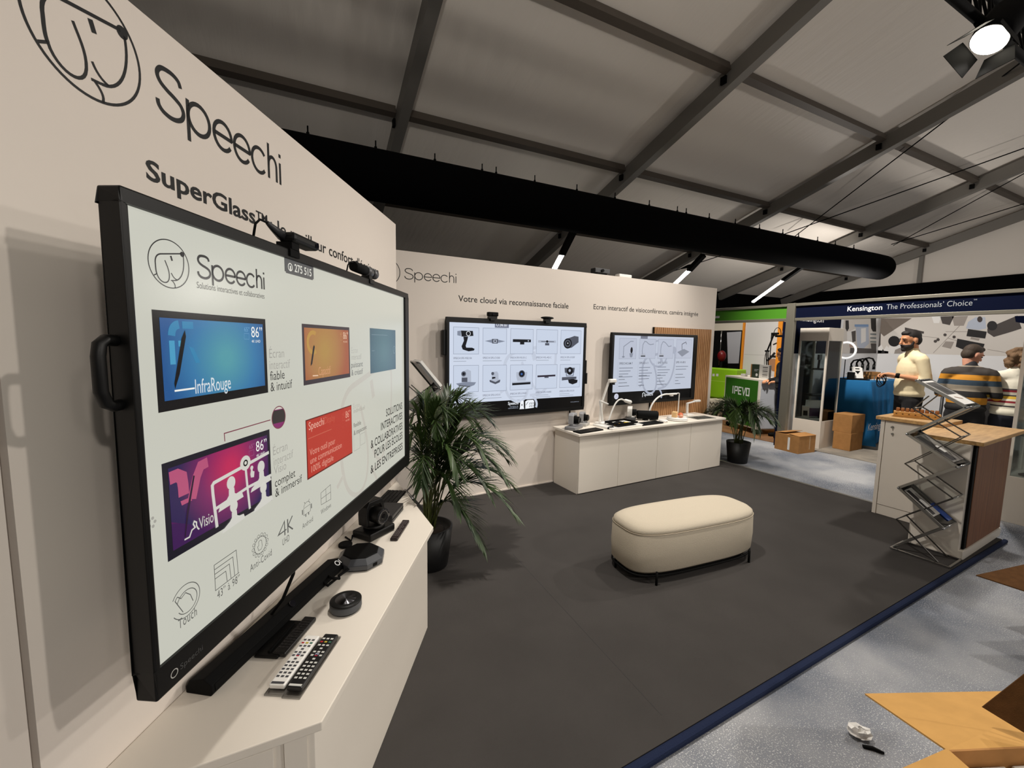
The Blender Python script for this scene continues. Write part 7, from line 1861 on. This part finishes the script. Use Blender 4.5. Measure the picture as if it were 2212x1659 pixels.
        capsule(body, th0, th1, 0.013 * k, 0.0115 * k); capsule(body, th1, th2, 0.011 * k, 0.009 * k)
    body.build('body', skin, t_, remesh=0.0085, smooth=2)
    torso(shirt, 0.012); limbs(shirt, 0.013, False)
    shirt.ball(T((0, 0.005, 1.08)), tuple(x * k for x in (0.178, 0.132, 0.20)), 18, 12)
    shirt.ball(T((0, 0, 0.985)), tuple(x * k for x in (0.184, 0.138, 0.085)), 18, 10)
    capsule(shirt, T((0, -0.012, 1.43)), T((0, -0.004, 1.50)), 0.072 * k, 0.066 * k)
    shirt.build('shirt' if not female else 'sweater', top, t_, remesh=0.012, smooth=3)
    trous.build('trousers', trouser, t_, remesh=0.013, smooth=2)
    for s_ in (-1, 1):
        so = MB(); capsule(so, S_((s_ * 0.105, -0.05, 0.045)), S_((s_ * 0.115, 0.13, 0.038)), 0.044 * k, 0.036 * k); so.v = [(x, y, max(0.001, z)) for x, y, z in so.v]; so.build('shoe', shoes or M_MATT, t_, remesh=0.012)
    hm = MB()
    hair(hm, hc, Rh, k); hm.build('hair', hair_m, t_, remesh=0.008, smooth=1)
    if beard:
        bm2 = MB(); bm2.ball(hc + Rh @ (Vector((0, 0.030, -0.066)) * k), tuple(x * k for x in (0.061, 0.066, 0.058)), 16, 10, 0, Rh); bm2.ball(Hh((0, 0.076, -0.098)), 0.028 * k, 12, 8)
        for s_ in (-1, 1):
            capsule(bm2, Hh((s_ * 0.062, 0.02, -0.05)), Hh((s_ * 0.070, -0.004, 0.012)), 0.013 * k, 0.008 * k)
        capsule(bm2, Hh((-0.022, 0.090, -0.046)), Hh((0.022, 0.090, -0.046)), 0.008 * k)
        bm2.build('beard', beard, t_, remesh=0.007)
    for s_ in (-1, 1):
        MB().ball(Hh((s_ * 0.031, 0.079, 0.010)), tuple(x * k for x in (0.012, 0.007, 0.0065)), 10, 6, 0, Rh).build('eye', M_MATT, t_)
        e_ = MB(); capsule(e_, Hh((s_ * 0.016, 0.088, 0.036)), Hh((s_ * 0.048, 0.078, 0.034)), 0.005 * k); e_.build('eyebrow', hair_m, t_)
    return t_, T, S_, Hh


def hair_short(mb, hc, R, k):
    mb.ball(hc + R @ (Vector((0, -0.022, 0.048)) * k), tuple(x * k for x in (0.078, 0.095, 0.085)), 18, 12, 0, R); mb.ball(hc + R @ (Vector((0, -0.05, 0.0)) * k), tuple(x * k for x in (0.073, 0.064, 0.075)), 14, 10, 0, R); mb.ball(hc + R @ (Vector((0, 0.028, 0.095)) * k), tuple(x * k for x in (0.058, 0.05, 0.032)), 14, 8, 0, R)


def hair_curly(mb, hc, R, k):
    rd_ = random.Random(4)
    for i in range(70):
        v = Vector((rd_.gauss(0, 1), rd_.gauss(0, 1), rd_.gauss(0, 1))).normalized()
        if v.y > 0.45 and v.z < 0.5:
            continue
        mb.ball(hc + R @ (Vector((v.x * 0.088, v.y * 0.10 - 0.02, v.z * 0.105 + 0.012 - (0.03 if v.z < 0 else 0))) * k), 0.030 * k * rd_.uniform(0.8, 1.2), 8, 6)
    mb.ball(hc + R @ (Vector((0, -0.03, 0.02)) * k), tuple(x * k for x in (0.09, 0.09, 0.11)), 14, 10, 0, R)


SK1 = mat('skin_warm', (206, 146, 108), 0.55, spec=0.3); SK2 = mat('skin_rosy', (204, 148, 124), 0.55, spec=0.3)
M_DKHAIR = mat('dark_hair', (26, 20, 18), 0.7, bump=0.3, bscale=200); M_BRHAIR = mat('brown_hair', (62, 50, 40), 0.75, bump=0.4, bscale=160); M_CURL = mat('curly_hair', (112, 86, 60), 0.8, bump=0.5, bscale=120)
M_TROU = mat('dark_trousers', (22, 21, 24), 0.9, bump=0.1)
f_ = math.atan2(0.70, -0.66)      # facing left in the picture and a little towards the camera
k1 = 1.09
p1 = person('man in a cream shirt holding a cable, dark beard, standing by the blue table', (7.36, 2.30, -0.022), f_ - PI / 2, k1,
            (((0.225, -0.06, 1.16), (0.07, 0.20, 1.195)), ((-0.235, -0.04, 1.16), (-0.075, 0.21, 1.205))), SK1, mat('cream_shirt', (232, 216, 178), 0.85, bump=0.25, bscale=14), M_TROU, M_DKHAIR, hair_short, 0.02, (0.12, -0.18), M_DKHAIR, 0.12)
wt = MB(); S_ = p1[2]; wr = S_((-0.098, 0.172, 1.198)); dd_ = (S_((-0.075, 0.21, 1.205)) - S_((-0.235, -0.04, 1.16))).normalized(); capsule(wt, wr - dd_ * 0.008, wr + dd_ * 0.008, 0.034); wt.build('wristwatch', M_MATT, p1[0])
cbm = MB(); rd_ = random.Random(2)
for i in range(4):
    c = S_((0.0, 0.29, 1.15)); cbm.tube([c + Vector(((0.05 + 0.015 * i) * math.cos(t * 0.449), 0.02 * math.sin(t * 0.449 + i), (0.06 + 0.012 * i) * math.sin(t * 0.449) - 0.02)) for t in range(14)], 0.0045, 6, closed=True)
ch_ = thing('cable_coil', 'coil of dark cable held in the hands of the man in the cream shirt', 'cable', (7.36, 2.30, -0.022), f_ - PI / 2); cbm.build('coil', M_MATT, ch_)

fy = math.atan2(0.35, 0.94)
stp = bands('striped_polo', [(0, (24, 22, 22)), (1.02, (206, 140, 34)), (1.10, (26, 24, 26)), (1.165, (150, 140, 124)), (1.235, (52, 70, 86)), (1.30, (206, 140, 34)), (1.365, (56, 50, 46)), (1.455, (150, 140, 126)), (1.475, (34, 34, 40))])
person('man in an orange and navy striped polo seen from behind, bending over his hands', (7.22, 1.73, -0.022), fy - PI / 2 - 0.25, 0.985,
       (((0.24, 0.06, 1.14), (0.20, 0.30, 1.16)), ((-0.24, 0.04, 1.14), (-0.10, 0.30, 1.12))), SK2, stp, M_TROU, M_BRHAIR, hair_short, 0.10, (-0.75, -0.42), None, 0.75)
stw = bands('striped_sweater', [(0, (232, 226, 206)), (1.01, (60, 56, 60)), (1.03, (232, 226, 206)), (1.055, (150, 36, 50)), (1.08, (232, 226, 206)), (1.105, (220, 180, 60)), (1.135, (60, 56, 60)), (1.155, (232, 226, 206)), (1.18, (150, 36, 50)), (1.205, (70, 66, 70)), (1.225, (234, 228, 210)), (1.6, (234, 228, 210))])
person('curly haired woman in a white sweater with red and yellow stripes, from behind', (7.42, 1.40, -0.022), fy - PI / 2, 0.965,
       (((0.22, 0.05, 1.12), (0.12, 0.27, 1.14)), ((-0.25, -0.02, 1.12), (-0.15, 0.22, 1.10))), SK2, stw, mat('navy_trousers', (26, 28, 40), 0.9), M_CURL, hair_curly, 0.04, (0.1, -0.15), None, 0.9, True)
person('dark haired man in a black shirt half hidden by the grey post', (7.98, 4.22, -0.022), 0.9, 0.94,
       (((0.23, 0.0, 1.13), (0.15, 0.22, 1.10)), ((-0.23, 0.0, 1.13), (-0.15, 0.22, 1.10))), SK1, mat('black_shirt', (14, 14, 15), 0.9), M_TROU, M_DKHAIR, hair_short, 0.05, (-0.9, -0.2), None, 0.9)
# dark coat on a high chair between the two visitors
chh = thing('high_chair', 'high black chair with a dark grey coat over its back between the visitors', 'chair', (7.95, 1.64, -0.022), fy - PI / 2)
MB().b2((-0.20, -0.02, 0.62), (0.20, 0.36, 0.67)).build('seat', M_MATT, chh, bevel=0.02)
ct = MB(); ct.ball((0, -0.05, 0.90), (0.15, 0.07, 0.26), 16, 10); capsule(ct, (-0.10, -0.05, 1.06), (0.10, -0.05, 1.06), 0.06); ct.build('coat', mat('grey_coat', (44, 42, 42), 0.95, bump=0.3, bscale=20), chh, remesh=0.015, smooth=2)
for x in (-0.17, 0.17):
    for y in (0.0, 0.33):
        MB().tube([(x, y, 0), (x * 0.95, y, 0.62)], 0.013, 8).build('leg', M_CHROME, chh)
tag(MB().cyl((0, 0, 0), (0, 0, 0.15), 0.035, n=20).build('drink_can', M_SILVER, loc=(9.0, 1.98, 1.06)), 'silver can on the dark table behind the striped polo', 'can')
dt_ = thing('rear_table', 'dark high table behind the man in the striped polo', 'table', (9.15, 1.75, -0.022)); MB().b2((-0.35, -0.7, 1.045), (0.35, 0.7, 1.08)).build('table_top', M_DARK, dt_)
for x in (-0.3, 0.3):
    for y in (-0.62, 0.62):
        MB().tube([(x, y, 0), (x, y, 1.045)], 0.02, 8).build('leg', M_DARK, dt_)
o = thing('tablet', 'dark tablet standing on the rear table beside the silver can', 'tablet', (8.98, 2.14, 1.059), 1.9); MB().box((0, 0, 0.085), (0.20, 0.012, 0.16), M=Matrix.Rotation(-0.2, 3, 'X')).build('case', M_MATT, o, bevel=0.004); MB().b2((-0.06, 0.0, 0), (0.06, 0.06, 0.01)).build('foot', M_MATT, o)
